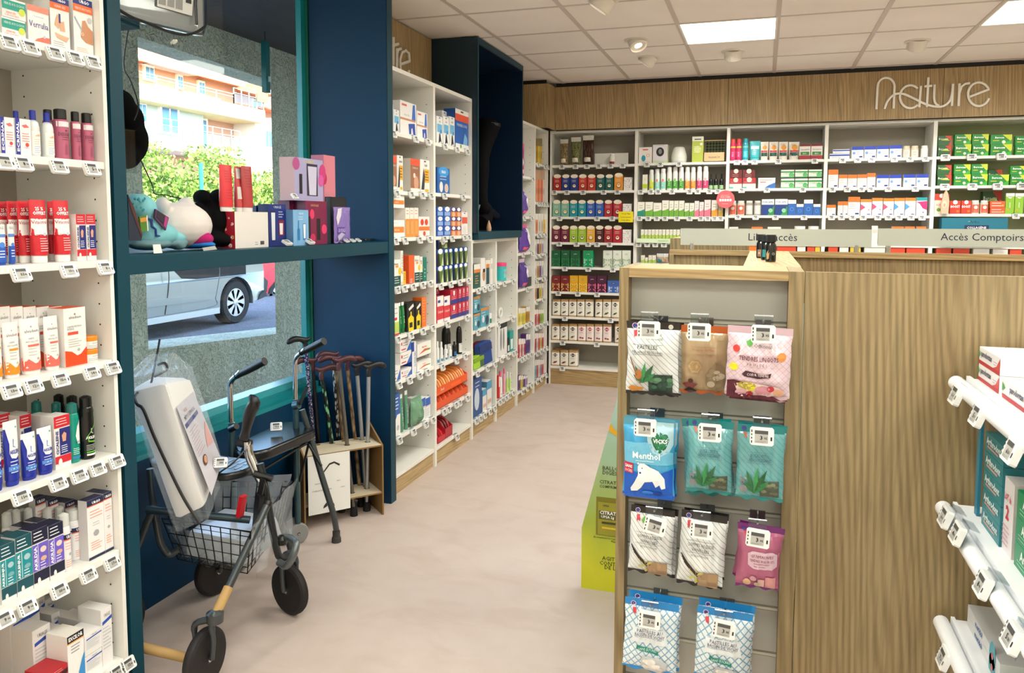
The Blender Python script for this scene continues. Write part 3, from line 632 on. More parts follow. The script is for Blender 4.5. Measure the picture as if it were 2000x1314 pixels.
def k_bottle(w, h, d, base, items=(), cap='#1b1b1d', caph=.2, capw=.55, neck=True, shoulder=.1, rough=.25, flat=1.0, capm=None, bands=(), **k):
    r = w/2; zc = h*(1-caph); zs = zc-h*shoulder; cw = r*capw; mb = MB(); m = M(base, rough)
    prof = [(r*.9, 0), (r, h*.02), (r, zs), (r*.96, zs+(zc-zs)*.3), (r*.72+cw*.2, zs+(zc-zs)*.75), (cw*.85, zc)]
    mb.lathe(prof, m, 22, c=(0, r*flat), sy=flat)
    def surf(x, z): return r*flat-r*flat*math.sqrt(max(0, 1-(x/r)**2))
    art(mb, items, w*.96, zs, surf, sub=w*.2, eps=.0007)
    c = MB(); c.lathe([(cw*.9, zc-.001), (cw, zc+.001), (cw, h*.985), (cw*.86, h)], capm or M(cap, .3), 20, c=(0, r*flat), sy=max(flat, .7))
    return [('', mb), ('cap', c)]
def k_can(w, h, d, base, items=(), cap='#e9e9e6', caph=.2, rough=.25, clearcap=False, **k):
    r = w/2; zc = h*(1-caph); mb = MB(); mb.lathe([(r*.9, 0), (r, .004), (r, zc-h*.08), (r*.9, zc-h*.02), (r*.78, zc)], M(base, rough), 24, c=(0, r))
    art(mb, items, w*.96, zc-h*.08, lambda x, z: r-r*math.sqrt(max(0, 1-(x/r)**2)), sub=w*.2, eps=.0007)
    c = MB(); c.lathe([(r*.84, zc-.001), (r*.86, zc+.006), (r*.82, h-h*.03), (r*.6, h-.003), (r*.3, h)], M(cap, .15 if clearcap else .35), 24, c=(0, r)); return [('', mb), ('cap', c)]
def k_jar(w, h, d, base, items=(), cap='#ef7d1d', caph=.38, rough=.3, **k):
    r = w/2; zc = h*(1-caph); mb = MB(); mb.lathe([(r*.93, 0), (r*.97, .003), (r*.97, zc)], M(base, rough), 26, c=(0, r))
    art(mb, items, w*.93, zc, lambda x, z: r-r*.97*math.sqrt(max(0, 1-(x/r)**2)), sub=w*.2, eps=.0007)
    c = MB(); c.lathe([(r, zc), (r, h-.004), (r*.94, h)], M(cap, .35), 26, c=(0, r)); return [('', mb), ('lid', c)]
def k_tin(w, h, d, base, items=(), rough=.5, **k):
    mb = MB(); q = w*.16; m = M('#b08a5c', .7); b = M(base, rough); P = []
    for cx, cy, a0 in ((w/2-q, q, -90), (w/2-q, d-q, 0), (-w/2+q, d-q, 90), (-w/2+q, q, 180)):
        for i in range(4): a = math.radians(a0+30*i); P.append((cx+q*math.cos(a), cy+q*math.sin(a)))
    for z0, z1, mm in ((0, h*.07, m), (h*.07, h*.88, b), (h*.88, h, m)): mb.prism(P, z0, z1, mm, 'xy')
    art(mb, items, w*.86, h, eps=.0009); return [('', mb)]
def k_bag(w, h, d, base, items=(), top=None, bot=None, toph=.09, both=.05, rough=.28, seed=1, wr=1.0, mat=None, hole=False, **k):
    """pillow pouch hanging or standing: flat sealed ends, swollen belly"""
    r_ = random.Random(seed); nx, nz = (30, 40) if w > .1 else (14, 20); ph = [r_.uniform(0, 6.3) for _ in range(8)]
    def th(u, v):
        e = min(1, max(0, (v-both)/.22))*min(1, max(0, (1-toph-v)/.30)); s_ = (1-abs(u)**3.2)
        f = max(0, e)**.55*max(0, s_)**.7
        wn = (math.sin(7*u+ph[0]+5*v)*math.sin(9*v+ph[1])+.6*math.sin(15*u*v+ph[2]+11*v)+.5*math.sin(19*u+ph[3]))*.07*wr
        return d/2*f*(1+.25*math.sin(3*v+ph[4]))+d/2*wn*(.3+f)
    def edge(v): return w/2*(1-.05*wr*math.sin(PI*min(1, max(0, v)))*(.7+.3*math.sin(5*v+ph[5]))+.012*math.sin(23*v+ph[6]))
    def surf(x, z): v = z/h; u = x/edge(v); return -th(max(-1, min(1, u)), v)
    mb = MB(); bm = mat or M(base, rough, spec=.6); tm = M(top, rough) if top else bm; bo = M(bot or top, rough) if (bot or top) else bm
    zs = sorted(set([0, both, toph and 1-toph, 1]+[both+(1-toph-both)*i/nz for i in range(nz+1)]))
    for sg in (1, -1):
        vs = []
        for v in zs:
            e = edge(v)
            for i in range(nx+1): u = -1+2*i/nx; vs.append((u*e, -sg*max(th(u, v) if 0 < i < nx else 0, .0006) if sg > 0 else max(th(u, v)*.7, .0006), v*h+(.003+.003*math.sin(9*u+ph[7]) if v in (0,) else 0)))
        for j in range(len(zs)-1):
            mm = bo if zs[j+1] <= both+1e-6 else tm if zs[j] >= 1-toph-1e-6 else bm
            fs = [(j*(nx+1)+i, j*(nx+1)+i+1, (j+1)*(nx+1)+i+1, (j+1)*(nx+1)+i) for i in range(nx)]
            if sg < 0: fs = [f[::-1] for f in fs]
            mb.add(vs, fs, mm)
    art(mb, items, w*.93, h, surf, sub=w*.08, eps=.0023); return [('', mb)]
def k_dome(w, h, d, base, items=(), **k):
    mb = MB(); mb.lathe([(w*.40, 0), (w*.47, h*.1), (w*.5, h*.35), (w*.46, h*.6), (w*.36, h*.92), (w*.28, h), (.001, h)], M(base, .35), 28, c=(0, w/2)); return [('', mb)]
KIND = dict(box=k_box, tube=k_tube, bottle=k_bottle, can=k_can, jar=k_jar, tin=k_tin, bag=k_bag, dome=k_dome)
CATNM = dict(box=('box', 'carton_box'), tube=('tube', 'cream_tube'), bottle=('bottle', 'bottle'), can=('spray can', 'spray_can'), jar=('jar', 'jar'), tin=('tin', 'tea_tin'), bag=('pouch', 'pouch'), dome=('diffuser', 'aroma_diffuser'))
ST = {}
def style(key, kind, look, base, items=(), **o): ST[key] = (kind, look, base, list(items), o)
def make(key, w, h, d, loc, rot, label, group=None, name=None, tiny=False, lean=0, turn=0):
    kind, look, base, items, o = ST[key]; parts = KIND[kind](w, h, d, base, items, **{k: v for k, v in o.items() if k not in ('d', 'cat', 'nm')})
    cat, nm = CATNM[kind]; cat = o.get('cat', cat); nm = name or o.get('nm', nm)
    main = parts[0][1].build(nm, loc=loc, rot=(lean, 0, rot+turn)); tag(main, label, cat, group)
    for pn, mb in parts[1:]: mb.build(pn, main)
    return main
def words(n): return len(n.split())
BAYS = []; PLACED = []
def settle(wall, loc, w, h, d, deep):
    '''keep goods inside their bay and clear of one another; returns (loc, w, h, d) or None'''
    F = {'x': loc[1], 'y': -loc[0], 'r': loc[0]}[wall]; c = loc[0] if wall == 'x' else loc[1]; a0, a1, z0 = c-w/2, c+w/2, loc[2]; z1 = z0+h; back = None
    for (wl, lo, hi, sh, top, bk) in BAYS:
        if wl == wall and lo-.05 < c < hi+.05:
            a0, a1 = max(a0, lo+.003), min(a1, hi-.003); up = [q-.022 for q in sh if q-.022 > z0+.01]+[top-.024]; z1 = min(z1, min(up)-.003); back = bk; break
    for _ in range(30):
        hit = False
        for (wl, b0, b1, g0, g1, y0, y1) in PLACED:
            if wl != wall or a1-b0 < .0006 or b1-a0 < .0006 or z1-y0 < .0006 or y1-z0 < .0006 or F+d-g0 < .0006 or g1-F < .0006: continue
            ov = min(a1-b0, b1-a0)
            if ov < .35*(a1-a0) and not (deep and ov > .004):
                if a1-b0 < b1-a0: a1 = b0-.0008
                else: a0 = b1+.0008
            elif 0 < g0-F < d and g0-F > .025: d = g0-F-.001
            elif F+.16 > g1: F = g1+.0015
            else: return None
            hit = True; break
        if not hit: break
    else: return None
    if back is not None:
        if F+.012 > back: return None
        d = min(d, back-F-.003)
    if a1-a0 < .008 or z1-z0 < .01: return None
    PLACED.append((wall, a0, a1, F, F+d, z0, z1)); c = (a0+a1)/2
    return ({'x': (c, F, z0), 'y': (-F, c, z0), 'r': (F, c, z0)}[wall], a1-a0, z1-z0, d)
def place_row(wall, z, place, items, tr=(0, 0, 1), front=None, d=None, gap=.96, note=None):
    """items: (style, px0, px1, pytop[, dict]) with pixel numbers in a zoomed crop tr = (ox, oy, scale); each gets its own spot on the shelf"""
    ox, oy, sc = tr; out = []; cnt = {}
    for it in items: cnt[ST[it[0]][4].get('cat', CATNM[ST[it[0]][0]][0])] = cnt.get(ST[it[0]][4].get('cat', CATNM[ST[it[0]][0]][0]), 0)+1
    base = sorted([(it[1]+it[2])/2 for it in items if not (len(it) > 4 and ('z' in it[4] or 'back' in it[4]))]); seen = {}
    for i, it in enumerate(items):
        key, a, b, tp = it[:4]; o = it[4] if len(it) > 4 else {}; mid = (a+b)/2
        if 'z' in o:
            k_ = min(range(len(base)), key=lambda q: abs(base[q]-mid)); seen[k_] = seen.get(k_, 1)+1; pos = f"{ORD[k_]} column {['', '', 'second', 'third', 'fourth', 'fifth'][seen[k_]]} tier, "
        elif 'back' in o: k_ = min(range(len(base)), key=lambda q: abs(base[q]-mid)) if base else 0; q_ = ('b', k_); seen[q_] = seen.get(q_, 0)+1; pos = f"{ORD[seen[q_]]} rank behind {ORD[k_]} item, "
        else: pos = ORD[base.index(mid)]+' along '
        a, b, tp = ox+a/sc, ox+b/sc, oy+tp/sc; zz = o.get('z', z); back = o.get('back', 0)
        if wall == 'x':
            F = (front or 7.0)+back; A = aty(a, tp, F); Bq = aty(b, tp, F); w = abs(Bq.x-A.x); top = aty((a+b)/2, tp, F).z
            loc = ((A.x+Bq.x)/2, F, zz+.0004); rot = 0
        elif wall == 'r':
            F = (front)+back; A = atx(a, tp, F); Bq = atx(b, tp, F); w = abs(Bq.y-A.y); top = atx((a+b)/2, tp, F).z; loc = (F, (A.y+Bq.y)/2, zz+.0004); rot = -PI/2
        else:
            F = (front or -1.945)-back; A = atx(a, tp, F); Bq = atx(b, tp, F); w = abs(Bq.y-A.y); top = atx((a+b)/2, tp, F).z
            loc = (F, (A.y+Bq.y)/2, zz+.0004); rot = PI/2
        h = o.get('h') or max(.02, top-zz); w *= o.get('gap', gap); kind = ST[key][0]
        dd = o.get('d') or ST[key][4].get('d') or d or (w*.75 if kind != 'box' else min(.12, max(.03, w*.5)))
        rd = ST[key][0] in ('bottle', 'can', 'jar', 'dome'); fl = ST[key][4].get('flat', 1)
        if wall != 'x':
            ob = abs(loc[0])/math.hypot(loc[0], loc[1])
            if rd: w *= ob*1.03
            elif ST[key][0] == 'tube': w *= .35+.65*ob
        if rd: dd = w*fl
        elif ST[key][0] == 'tube': dd = min(dd, w*.7)
        g_ = settle(wall, loc, w, h, dd+.001, 'back' in o)
        if g_ is None: continue
        loc, w, h, dd = g_
        look = o.get('look') or ST[key][1]; L_ = look.split()
        while len(L_)+len((pos+place).split()) > 16 or L_[-1] in ('and', 'with', 'dark', 'white', 'green', 'grey', 'blue', 'red', 'orange', 'foot') and len(L_) < len(look.split()) and L_[-1] in ('and', 'with', 'dark'): L_.pop()
        lab = f"{' '.join(L_).rstrip(',')}, {pos}{place}"
        cat = ST[key][4].get('cat', CATNM[kind][0])
        grp = f"{cat}s on the {place}" if cnt[cat] > 1 else None
        out.append(make(key, w, h, dd, loc, rot, lab, grp, lean=o.get('lean', 0), turn=o.get('turn', 0)))
    return out
# ------------------------------------------------------------------ electronic price tags
TAGW, TAGH = .052, .040
SCR = M('#b4b4b0', .35); TW = M('#eceeed', .3); TK = M('#26272a', .5)
PCL = glass_mat('tag_holder_plastic', '#eef1f4', .3, .7)
TPROTO = {}
def tagbody(price, far):
    k = (price, far)
    if k in TPROTO: return TPROTO[k]
    w, h = TAGW, TAGH; b = MB(); q = .004
    P = [(-w/2+q, 0), (w/2-q, 0), (w/2, q), (w/2, h-q), (w/2-q, h), (-w/2+q, h), (-w/2, h-q), (-w/2, q)]
    b.prism(P, -.011, 0, TW, 'xz'); body = b
    s_ = MB(); sx0, sx1, sz0, sz1 = -w*.30, w*.26, h*.14, h*.86
    s_.box(sx0, sx1, -.0118, -.0105, sz0, sz1, SCR); it = [('r', 0, .72, 1, 1, '#4b4c4e')]
    if not far: it += [('k', .08, .9, .14, .06, 2, '#6a6b6c')]
    if price and not far:
        a, c = price.split('.'); it += [('t', .50, .43, .34 if len(a) < 2 else .30, a, '#17181a', .42 if len(a) > 1 else .3, 0, .02), ('t', .82, .40, .20, c, '#17181a', .3, 0, .02)]
    else: it += [('r', .38, .3, .9, .58, '#6b6c6e')]
    art(s_, it, sx1-sx0, sz1-sz0, lambda x, z: -.0118, x0=sx0, z0=sz0, eps=.0003)
    e = MB(); art(e, [('r', .86, .30, .93, .52, '#1d1e20'), ('r', .05, .12, .10, .26, '#3a3b3d'), ('r', .05, .36, .10, .46, '#3a3b3d'), ('r', .05, .56, .10, .66, '#3a3b3d'), ('r', .05, .74, .10, .88, '#3a3b3d')], w, h, lambda x, z: -.011)
    o = len(body.v)
    for f, mi in zip(e.f, e.m): body.add([e.v[k] for k in f], [tuple(range(len(f)))], e.mats[mi])
    holder = MB(); holder.box(-w/2, w/2, .0, .0015, -.002, h+.006, PCL); holder.box(-w/2, w/2, -.001, .020, h+.004, h+.006, PCL)
    TPROTO[k] = (body, s_, holder); return TPROTO[k]
TAGN = [0]
TPL = {}
def price_tag(loc, rot, label, price='', far=False, tilt=18, group=None, holder=True, scale=1.0, roll=0):
    k = (price, far, holder)
    if k not in TPL:
        body, s_, h_ = tagbody(price, far); o = body.build('price_tag'); s2 = s_.build('screen', o)
        if holder: h_.build('clip', o)
        TPL[k] = o
    else: o = copy_tree(TPL[k])
    o.location = loc; o.rotation_euler = (math.radians(-tilt), math.radians(roll), rot); o.scale = (scale,)*3
    tag(o, label, 'price tag', group); TAGN[0] += 1; return o
def tag_row(wall, z, place, xs, tr=(0, 0, 1), prices=None, front=None, far=True, tilt=15, drop=.040, sc=1.0):
    ox, oy, s = tr
    for i, x in enumerate(xs):
        px = ox+x/s
        if wall == 'x': F = front or 6.968; p = aty(px, proj_y(F, z, px), F); loc = (p.x, F, z-drop); rot = 0
        else: F = front or -1.902; p = atx(px, proj_yx(F, z, px), F); loc = (F, p.y, z-drop); rot = PI/2
        pr = prices[i] if prices else ''
        lab = (f"white electronic price tag, {ORD[i]} under {place}" if not pr else f"white price tag showing {pr.replace('.', ' euro ')}, {ORD[i]} under {place}")
        price_tag(loc, rot, lab, pr, far, tilt, f"price tags under {place}", scale=sc)
def proj(p):
    v = Vector(p)-Vector((0, 0, CAMZ)); w = v.dot(FW); return CX+FPX*v.dot(RT)/w, CY-FPX*v.dot(UP)/w
def proj_y(Y, z, px):
    x = 0
    for _ in range(3): q = aty(px, 500, Y) if _ == 0 else aty(px, yy, Y); yy = proj((q.x, Y, z))[1]
    return yy
def proj_yx(X, z, px):
    for _ in range(4): q = atx(px, 500, X) if _ == 0 else atx(px, yy, X); yy = proj((X, q.y, z))[1]
    return yy
BAYS[:] = REG
# ------------------------------------------------------------------ goods on the back wall
def tea(key, col, look, drink, dark='#ffffff'):
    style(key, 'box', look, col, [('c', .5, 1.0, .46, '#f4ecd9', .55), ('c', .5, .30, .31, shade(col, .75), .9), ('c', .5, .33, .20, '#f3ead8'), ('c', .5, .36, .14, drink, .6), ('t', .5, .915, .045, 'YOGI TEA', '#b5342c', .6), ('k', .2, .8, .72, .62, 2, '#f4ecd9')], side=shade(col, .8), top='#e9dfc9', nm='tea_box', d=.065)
tea('t_red', '#a3242c', 'red tea box with round cup picture', '#c7742c'); tea('t_navy', '#1d3a86', 'navy blue tea box with cup picture', '#caa24c'); tea('t_orr', '#c23b2e', 'bright red tea box with cup picture', '#d98a36')
tea('t_teal', '#0f5a58', 'dark teal tea box with cup picture', '#b9a044'); tea('t_or', '#e3922e', 'orange tea box with cup picture', '#d98a36'); tea('t_lem', '#7fb3a0', 'pale blue tea box with lemon picture', '#d8c93a')
tea('t_sea', '#1f93a4', 'sea blue tea box with cup picture', '#9bbf5e'); tea('t_blu', '#2f5fb8', 'mid blue tea box with cup picture', '#b98a4a'); tea('t_crim', '#b02034', 'crimson tea box with cup picture', '#a8612c')
tea('t_mar', '#6e1c38', 'maroon tea box with cup picture', '#c58aa0'); tea('t_lime', '#9bbf35', 'lime green tea box with dark cup', '#2c3a20'); tea('t_yel', '#e2a93c', 'yellow tea box with cup picture', '#ead9a0'); tea('t_bro', '#4a1f1c', 'dark brown tea box with cup picture', '#d9a48a')
rr = random.Random(9)
style('t_pat', 'box', 'white tea box with blue floral sprigs', '#e9e6e2', [('c', rr.uniform(.1, .9), rr.uniform(.08, .92), .035, rr.choice(['#3a4a86', '#8a3a4a', '#5a7a9a']), rr.uniform(.6, 1.6)) for _ in range(26)], nm='tea_box', d=.065)
def pat(key, col, look, c2, c3='#ffffff', n=10):
    q = random.Random(len(key)*7+n); it = [('c', .5, .78, .2, shade(col, .8), .5), ('t', .5, .78, .075, 'pukka', '#ffffff', .5)]
    for i in range(n):
        a, b = q.uniform(.08, .42), q.uniform(.06, .60); it += [('c', a, b, .06, c2, 1.5), ('c', 1-a, b, .06, c2, 1.5), ('c', a*.6+.1, b*.8+.05, .03, c3), ('c', .9-a*.6, b*.8+.05, .03, c3)]
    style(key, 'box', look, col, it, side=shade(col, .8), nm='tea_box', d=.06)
pat('p_grn', '#125c38', 'deep green herbal tea box', '#2f8a52', '#0c4428'); pat('p_emr', '#159a62', 'emerald green patterned tea box', '#59c893'); pat('p_wht', '#dfe6da', 'white tea box with green tracery', '#8fae8a', '#c3d2bc')
pat('p_rdg', '#7a1f22', 'dark red tea box with gold sprays', '#d9a45a', '#f0d8a0'); pat('p_yel', '#e0a91c', 'golden yellow patterned tea box', '#f3d670', '#8a5a1c'); pat('p_pur', '#4a1638', 'plum tea box with pink petals', '#e0628c', '#f09ab4'); pat('p_blu', '#3c62ae', 'blue patterned tea box', '#7c9ad8')
def tin(key, look, c):
    style(key, 'tin', look, '#ebe8de', [('p', [(.5, .84), (.86, .72), (.5, .60), (.14, .72)], '#20201e'), ('r', .25, .70, .75, .735, '#ebe8de'), ('k', .2, .8, .55, .49, 2, '#6a6a60'), ('c', .45, .24, .17, '#4a3a2c', .8), ('c', .66, .28, .12, c), ('c', .28, .20, .11, c, .8)], nm='tea_tin', d=.07)
tin('c_gry', 'white tea tin with black diamond', '#6a665c'); tin('c_grn', 'white tea tin with diamond and green leaves', '#4a7a34'); tin('c_bei', 'white tea tin with pale nuts', '#a89070'); tin('c_fru', 'white tea tin with diamond and fruit', '#b8473a')
style('c_pnk', 'tin', 'pink printed white tea tin', '#efe3df', [('p', [(.5, .84), (.86, .72), (.5, .60), (.14, .72)], '#b8385a'), ('r', .25, .70, .75, .735, '#efe3df'), ('k', .2, .8, .55, .49, 2, '#9a5a60'), ('c', .35, .22, .16, '#a8364a', .8), ('c', .66, .2, .16, '#7a4a34', .7)], nm='tea_tin', d=.07)
def herb(key, look, c):
    style(key, 'bag', look, c, [('r', .2, .10, .8, .24, '#ece9e0'), ('k', .25, .75, .2, .14, 2, '#8a8578')], top='#d5d3cb', bot=c, toph=.16, both=.02, nm='herb_bag', cat='herb bag', wr=1.6, mat=HERB(c))
def HERB(c):
    m, n, p, mp = nodes_mat('dried_herb', .3); v = n.nodes.new('ShaderNodeTexVoronoi'); v.inputs['Scale'].default_value = 130; n.links.new(mp.outputs[0], v.inputs[0])
    r = ramp(n, [(0, shade(c, 1.7)), (.4, c), (.9, shade(c, .4))]); n.links.new(v.outputs['Distance'], r.inputs[0]); n.links.new(r.outputs[0], p.inputs['Base Color']); return m
herb('h1', 'clear bag of pale dried seeds', '#8f7a55'); herb('h2', 'clear bag of green dried leaves', '#767a4c'); herb('h3', 'clear bag of dark brown bark', '#4a2f22')
TA = (1060, 230, 4.866); TB5 = (1060, 480, 4.38); TC6 = (1400, 230, 3.333)
style('w_jar', 'bottle', 'small white pill bottle with red label', '#eeeae4', [('r', 0, .05, 1, .35, '#8a2c34')], cap='#f2f0ec', capw=.8, shoulder=.05)
style('w_card', 'box', 'plain white card', '#efede8', d=.004, cat='card', nm='blank_card')
place_row('x', 2.06, 'top shelf of tea bay', [('h1', 165, 245, 205, {'d': .09}), ('h2', 268, 368, 185, {'d': .1}), ('h3', 380, 490, 168, {'d': .1}), ('w_card', 488, 820, 337, {'back': .1}), ('w_jar', 628, 686, 340)], TA)
def rw(keys, xs, top, extra={}): return [(k, a, b, extra.get(i, top)) for i, (k, (a, b)) in enumerate(zip(keys.split(), xs))]
X8 = [(100, 178), (181, 258), (262, 339), (342, 421), (426, 505), (510, 590), (595, 672), (680, 766), (770, 850)]
place_row('x', 1.825, 'second shelf of tea bay', rw('t_red t_navy t_navy t_orr t_orr t_teal t_teal t_or t_pat', X8, 556, {8: 566, 7: 545}), TA)
X8 = [(95, 172), (175, 252), (256, 332), (336, 413), (418, 496), (501, 581), (586, 664), (669, 755), (759, 843)]
place_row('x', 1.584, 'third shelf of tea bay', rw('t_lem t_lem t_sea t_sea t_blu t_blu t_crim t_crim t_pat', X8, 800, {8: 817}), TA)
X8 = [(90, 170), (174, 252), (256, 333), (336, 414), (418, 497), (501, 581), (585, 664), (668, 755), (759, 841)]
place_row('x', 1.347, 'fourth shelf of tea bay', rw('t_mar t_mar t_lime t_lime t_yel t_bro t_red t_crim t_pat', X8, 1043, {8: 1063}), TA)
place_row('x', 1.117, 'fifth shelf of tea bay', rw('p_grn p_grn p_grn p_emr p_wht p_wht p_wht', [(78, 153), (157, 233), (236, 322), (345, 435), (516, 597), (599, 676), (678, 754)], 40), TB5)
place_row('x', .884, 'sixth shelf of tea bay', rw('p_rdg p_rdg p_yel p_yel p_pur p_pur p_blu', [(78, 151), (154, 229), (231, 304), (306, 383), (385, 462), (464, 548), (552, 660)], 256, {6: 299}), TB5)
place_row('x', .649, 'seventh shelf of tea bay', rw('c_gry c_gry c_gry c_gry c_gry c_grn c_grn c_grn', [(79, 149), (152, 217), (220, 288), (290, 357), (361, 433), (447, 508), (511, 584), (587, 655)], 460), TB5)
place_row('x', .418, 'eighth shelf of tea bay', rw('c_bei c_bei c_bei c_pnk c_pnk c_pnk c_pnk c_gry', [(74, 143), (147, 215), (221, 293), (297, 369), (371, 438), (441, 509), (512, 585), (615, 680)], 672), TB5)
L = rw('c_fru c_fru c_gry', [(72, 142), (147, 217), (220, 297)], 897); L += [('c_gry', 100, 170, 878, {'back': .09, 'look': 'hidden white tea tin'}), ('c_gry', 228, 300, 888, {'back': .09, 'look': 'hidden white tea tin'})]
place_row('x', .172, 'bottom shelf of tea bay', L, TB5)
# bay 2
style('dropbox', 'box', 'white box with turquoise drop and orange drawing', '#efeae8', [('c', .36, .30, .16, '#1f9ab0', 1.5), ('c', .70, .48, .12, '#e08a4a'), ('c', .70, .48, .09, '#efeae8'), ('r', .3, .80, .7, .88, '#e0704a'), ('k', .1, .9, .08, .04, 1, '#8aa060')])
style('blackdiff', 'box', 'pale lilac box with black diffuser picture', '#e6e2ea', [('c', .5, .6, .27, '#26262a', 1.15), ('c', .5, .62, .12, '#8a8a92', 1.5), ('r', 0, 0, 1, .12, '#c8dcb0'), ('k', .1, .9, .96, .92, 1, '#9a9aa2')], side='#d9e4b8', d=.13)
style('dome', 'dome', 'white frosted dome diffuser', '#eef0ea'); style('limebox', 'box', 'tall lime green and white box', '#b6c64e', [('r', 0, .82, 1, 1, '#eef0e2'), ('c', .5, .5, .32, '#c9d67c'), ('r', .2, .87, .8, .91, '#4a4a3a'), ('k', .15, .85, .6, .4, 4, '#e6ecc0'), ('c', .8, .7, .12, '#eef0e2')])
place_row('x', 2.066, 'top shelf of spray bay', [('dropbox', 912, 1042, 280), ('blackdiff', 1045, 1190, 255), ('dome', 1212, 1370, 272), ('limebox', 1420, 1532, 178)], TA)
a, b = aty(1060+1525/4.866, 300, 7.0).x, aty(1060+1735/4.866, 300, 7.0).x; w_ = b-a
t = thing('display_crate', 'pale wooden crate with black wire grid, end of top spray shelf', 'crate', ((a+b)/2, 7.0, 2.0665))
mb = MB().box(-w_/2, w_/2, 0, .008, 0, .082, M('#d9b98c', .6)).box(-w_/2, w_/2, .13, .138, 0, .082, M('#d9b98c', .6)).box(-w_/2, -w_/2+.008, 0, .138, 0, .082, M('#d9b98c', .6)).box(w_/2-.008, w_/2, 0, .138, 0, .082, M('#d9b98c', .6)).box(-w_/2, w_/2, .0, .13, 0, .006, M('#d9b98c', .6))
art(mb, [('t', .5, .5, .26, 'PRANARÔM', '#4a3a2a', .5)], w_, .082); mb.build('crate_body', t)
mb = MB().box(-w_/2+.01, w_/2-.005, .10, .104, .08, .19, M('#14140f', .8))
for i in range(7): x = -w_/2+.015+(w_-.03)*i/6; mb.box(x-.0015, x+.0015, .096, .099, .08, .19, M('#6d7a34', .6))
for i in range(4): mb.box(-w_/2+.01, w_/2-.005, .096, .099, .10+.026*i, .103+.026*i, M('#6d7a34', .6))
mb.box(-w_/2, w_/2, .09, .11, .19, .197, M('#d9b98c', .6)); mb.build('grid', t)
def spray(key, look, c1, c2='#f3f1ee', c3=None): style(key, 'can', look, c2, [('r', 0, .1, 1, .55, c1), ('c', .5, .62, .25, c3 or shade(c1, 1.15), 1.2), ('k', .3, .7, .5, .3, 3, '#ffffff')], cap='#e9e9e8')
spray('s_lim', 'clear bottle with lime label', '#c3d42c', '#dfe3da'); spray('s_min', 'white spray bottle with mint label', '#8fd6c8', '#e3eeea', '#f09a90'); spray('s_grn', 'white spray bottle with green label', '#4aa636', '#f3f1ee', '#8cc860'); spray('s_ora', 'white spray bottle with orange label', '#eda03a', '#f3f1ee', '#f2d9c0'); spray('s_pnk', 'white spray bottle with pink label', '#e0447c', '#f3f1ee', '#f0b8c8')
style('limpair', 'box', 'small white and lime carton', '#eceade', [('r', 0, .12, 1, .4, '#b9cf2c'), ('c', .5, .7, .2, '#dfe6b8')])
style('drop', 'bottle', 'black dropper bottle with pale green label', '#17181a', [('r', 0, .08, 1, .55, '#a8d49a'), ('k', .2, .8, .7, .6, 1, '#4a9ac8')], cap='#17181a', caph=.28, capw=.35, shoulder=.2)
place_row('x', 1.823, 'second shelf of spray bay', rw('limpair limpair s_lim s_min s_min s_grn s_grn s_grn s_ora s_ora s_pnk s_pnk drop drop drop', [(900, 945), (948, 996), (1008, 1057), (1063, 1113), (1117, 1171), (1178, 1229), (1235, 1284), (1291, 1343), (1350, 1401), (1405, 1456), (1464, 1516), (1522, 1578), (1580, 1620), (1626, 1668), (1680, 1722)], 465, {0: 540, 1: 540, 2: 490, 3: 482, 4: 480, 12: 535, 13: 533, 14: 530, 10: 460, 11: 457}), TA)
def lowband(key, look, c, base='#eceadf', t2=None): style(key, 'box', look, base, [('r', 0, 0, 1, .36, c), ('p', [(0, .36), (1, .36), (1, .5), (.5, .40)], c), ('k', .2, .8, .75, .6, 2, '#9a9a8a')]+([('c', .5, .7, .2, t2)] if t2 else []))
lowband('l_teal', 'white carton with teal foot', '#1f8f74'); lowband('l_grn', 'white carton with green foot', '#6fae3a'); lowband('l_pnk', 'white carton with pink foot', '#ee7a94', '#ecdfe0'); lowband('l_ora', 'white carton with orange foot', '#efa23a'); lowband('l_gld', 'golden carton with pale top', '#d9b24a', '#e6d9a8')
XS = [(897, 970), (974, 1049), (1052, 1131), (1135, 1200), (1203, 1246), (1249, 1292), (1295, 1346), (1349, 1394), (1397, 1441), (1444, 1487), (1491, 1532), (1537, 1599), (1605, 1667), (1669, 1714)]
place_row('x', 1.587, 'third shelf of spray bay', rw('l_teal l_grn l_grn l_grn l_grn l_grn l_grn l_grn l_grn l_pnk l_pnk l_pnk l_ora l_gld', XS, 800, {2: 808, 3: 785, 4: 788, 5: 788, 6: 788, 7: 810, 8: 810, 9: 790, 11: 780, 12: 782, 13: 830}), TA)
lowband('oil', 'small white oil carton with green foot', '#a9c653')
place_row('x', 1.39, 'green stepped rack of spray bay', rw('oil '*15, [(900+i*34, 930+i*34) for i in range(15)], 1062), TA)
a, b = aty(1060+890/4.866, 465, 6.97).x, -.33
mb = MB().box(a, b, 6.965, 7.09, 1.361, 1.3895, '#dfe9cf'); mb.prism([(6.95, 1.352), (6.964, 1.361), (6.964, 1.389), (6.962, 1.389)], a, b, M('#cfe3c0', .5), 'yz')
art(mb, [('t', .32, .5, .5, 'PRANARÔM', '#7aa05a', .3)], b-a, .03, lambda x, z: 6.951, x0=a, z0=1.357)
tag(mb.build('shelf_display'), 'pale green stepped rack holding small oil cartons, left of the acrylic sign', 'display rack')
TAA = (1200, 440, 5)
place_row('x', 1.168, 'fifth shelf of spray bay', rw('oil oil oil oil oil', [(218, 251), (259, 296), (300, 327), (333, 367), (370, 406)], 293, {2: 315}), TAA)
style('kraftbag', 'bag', 'clear crinkled bag with kraft contents', '#b59a7c', [('r', .05, .05, .5, .45, '#3f9aa8')], top='#d5d9db', toph=.35, wr=2, d=.08)
place_row('x', 1.168, 'fifth shelf of spray bay', [('kraftbag', 412, 530, 275)], TAA)
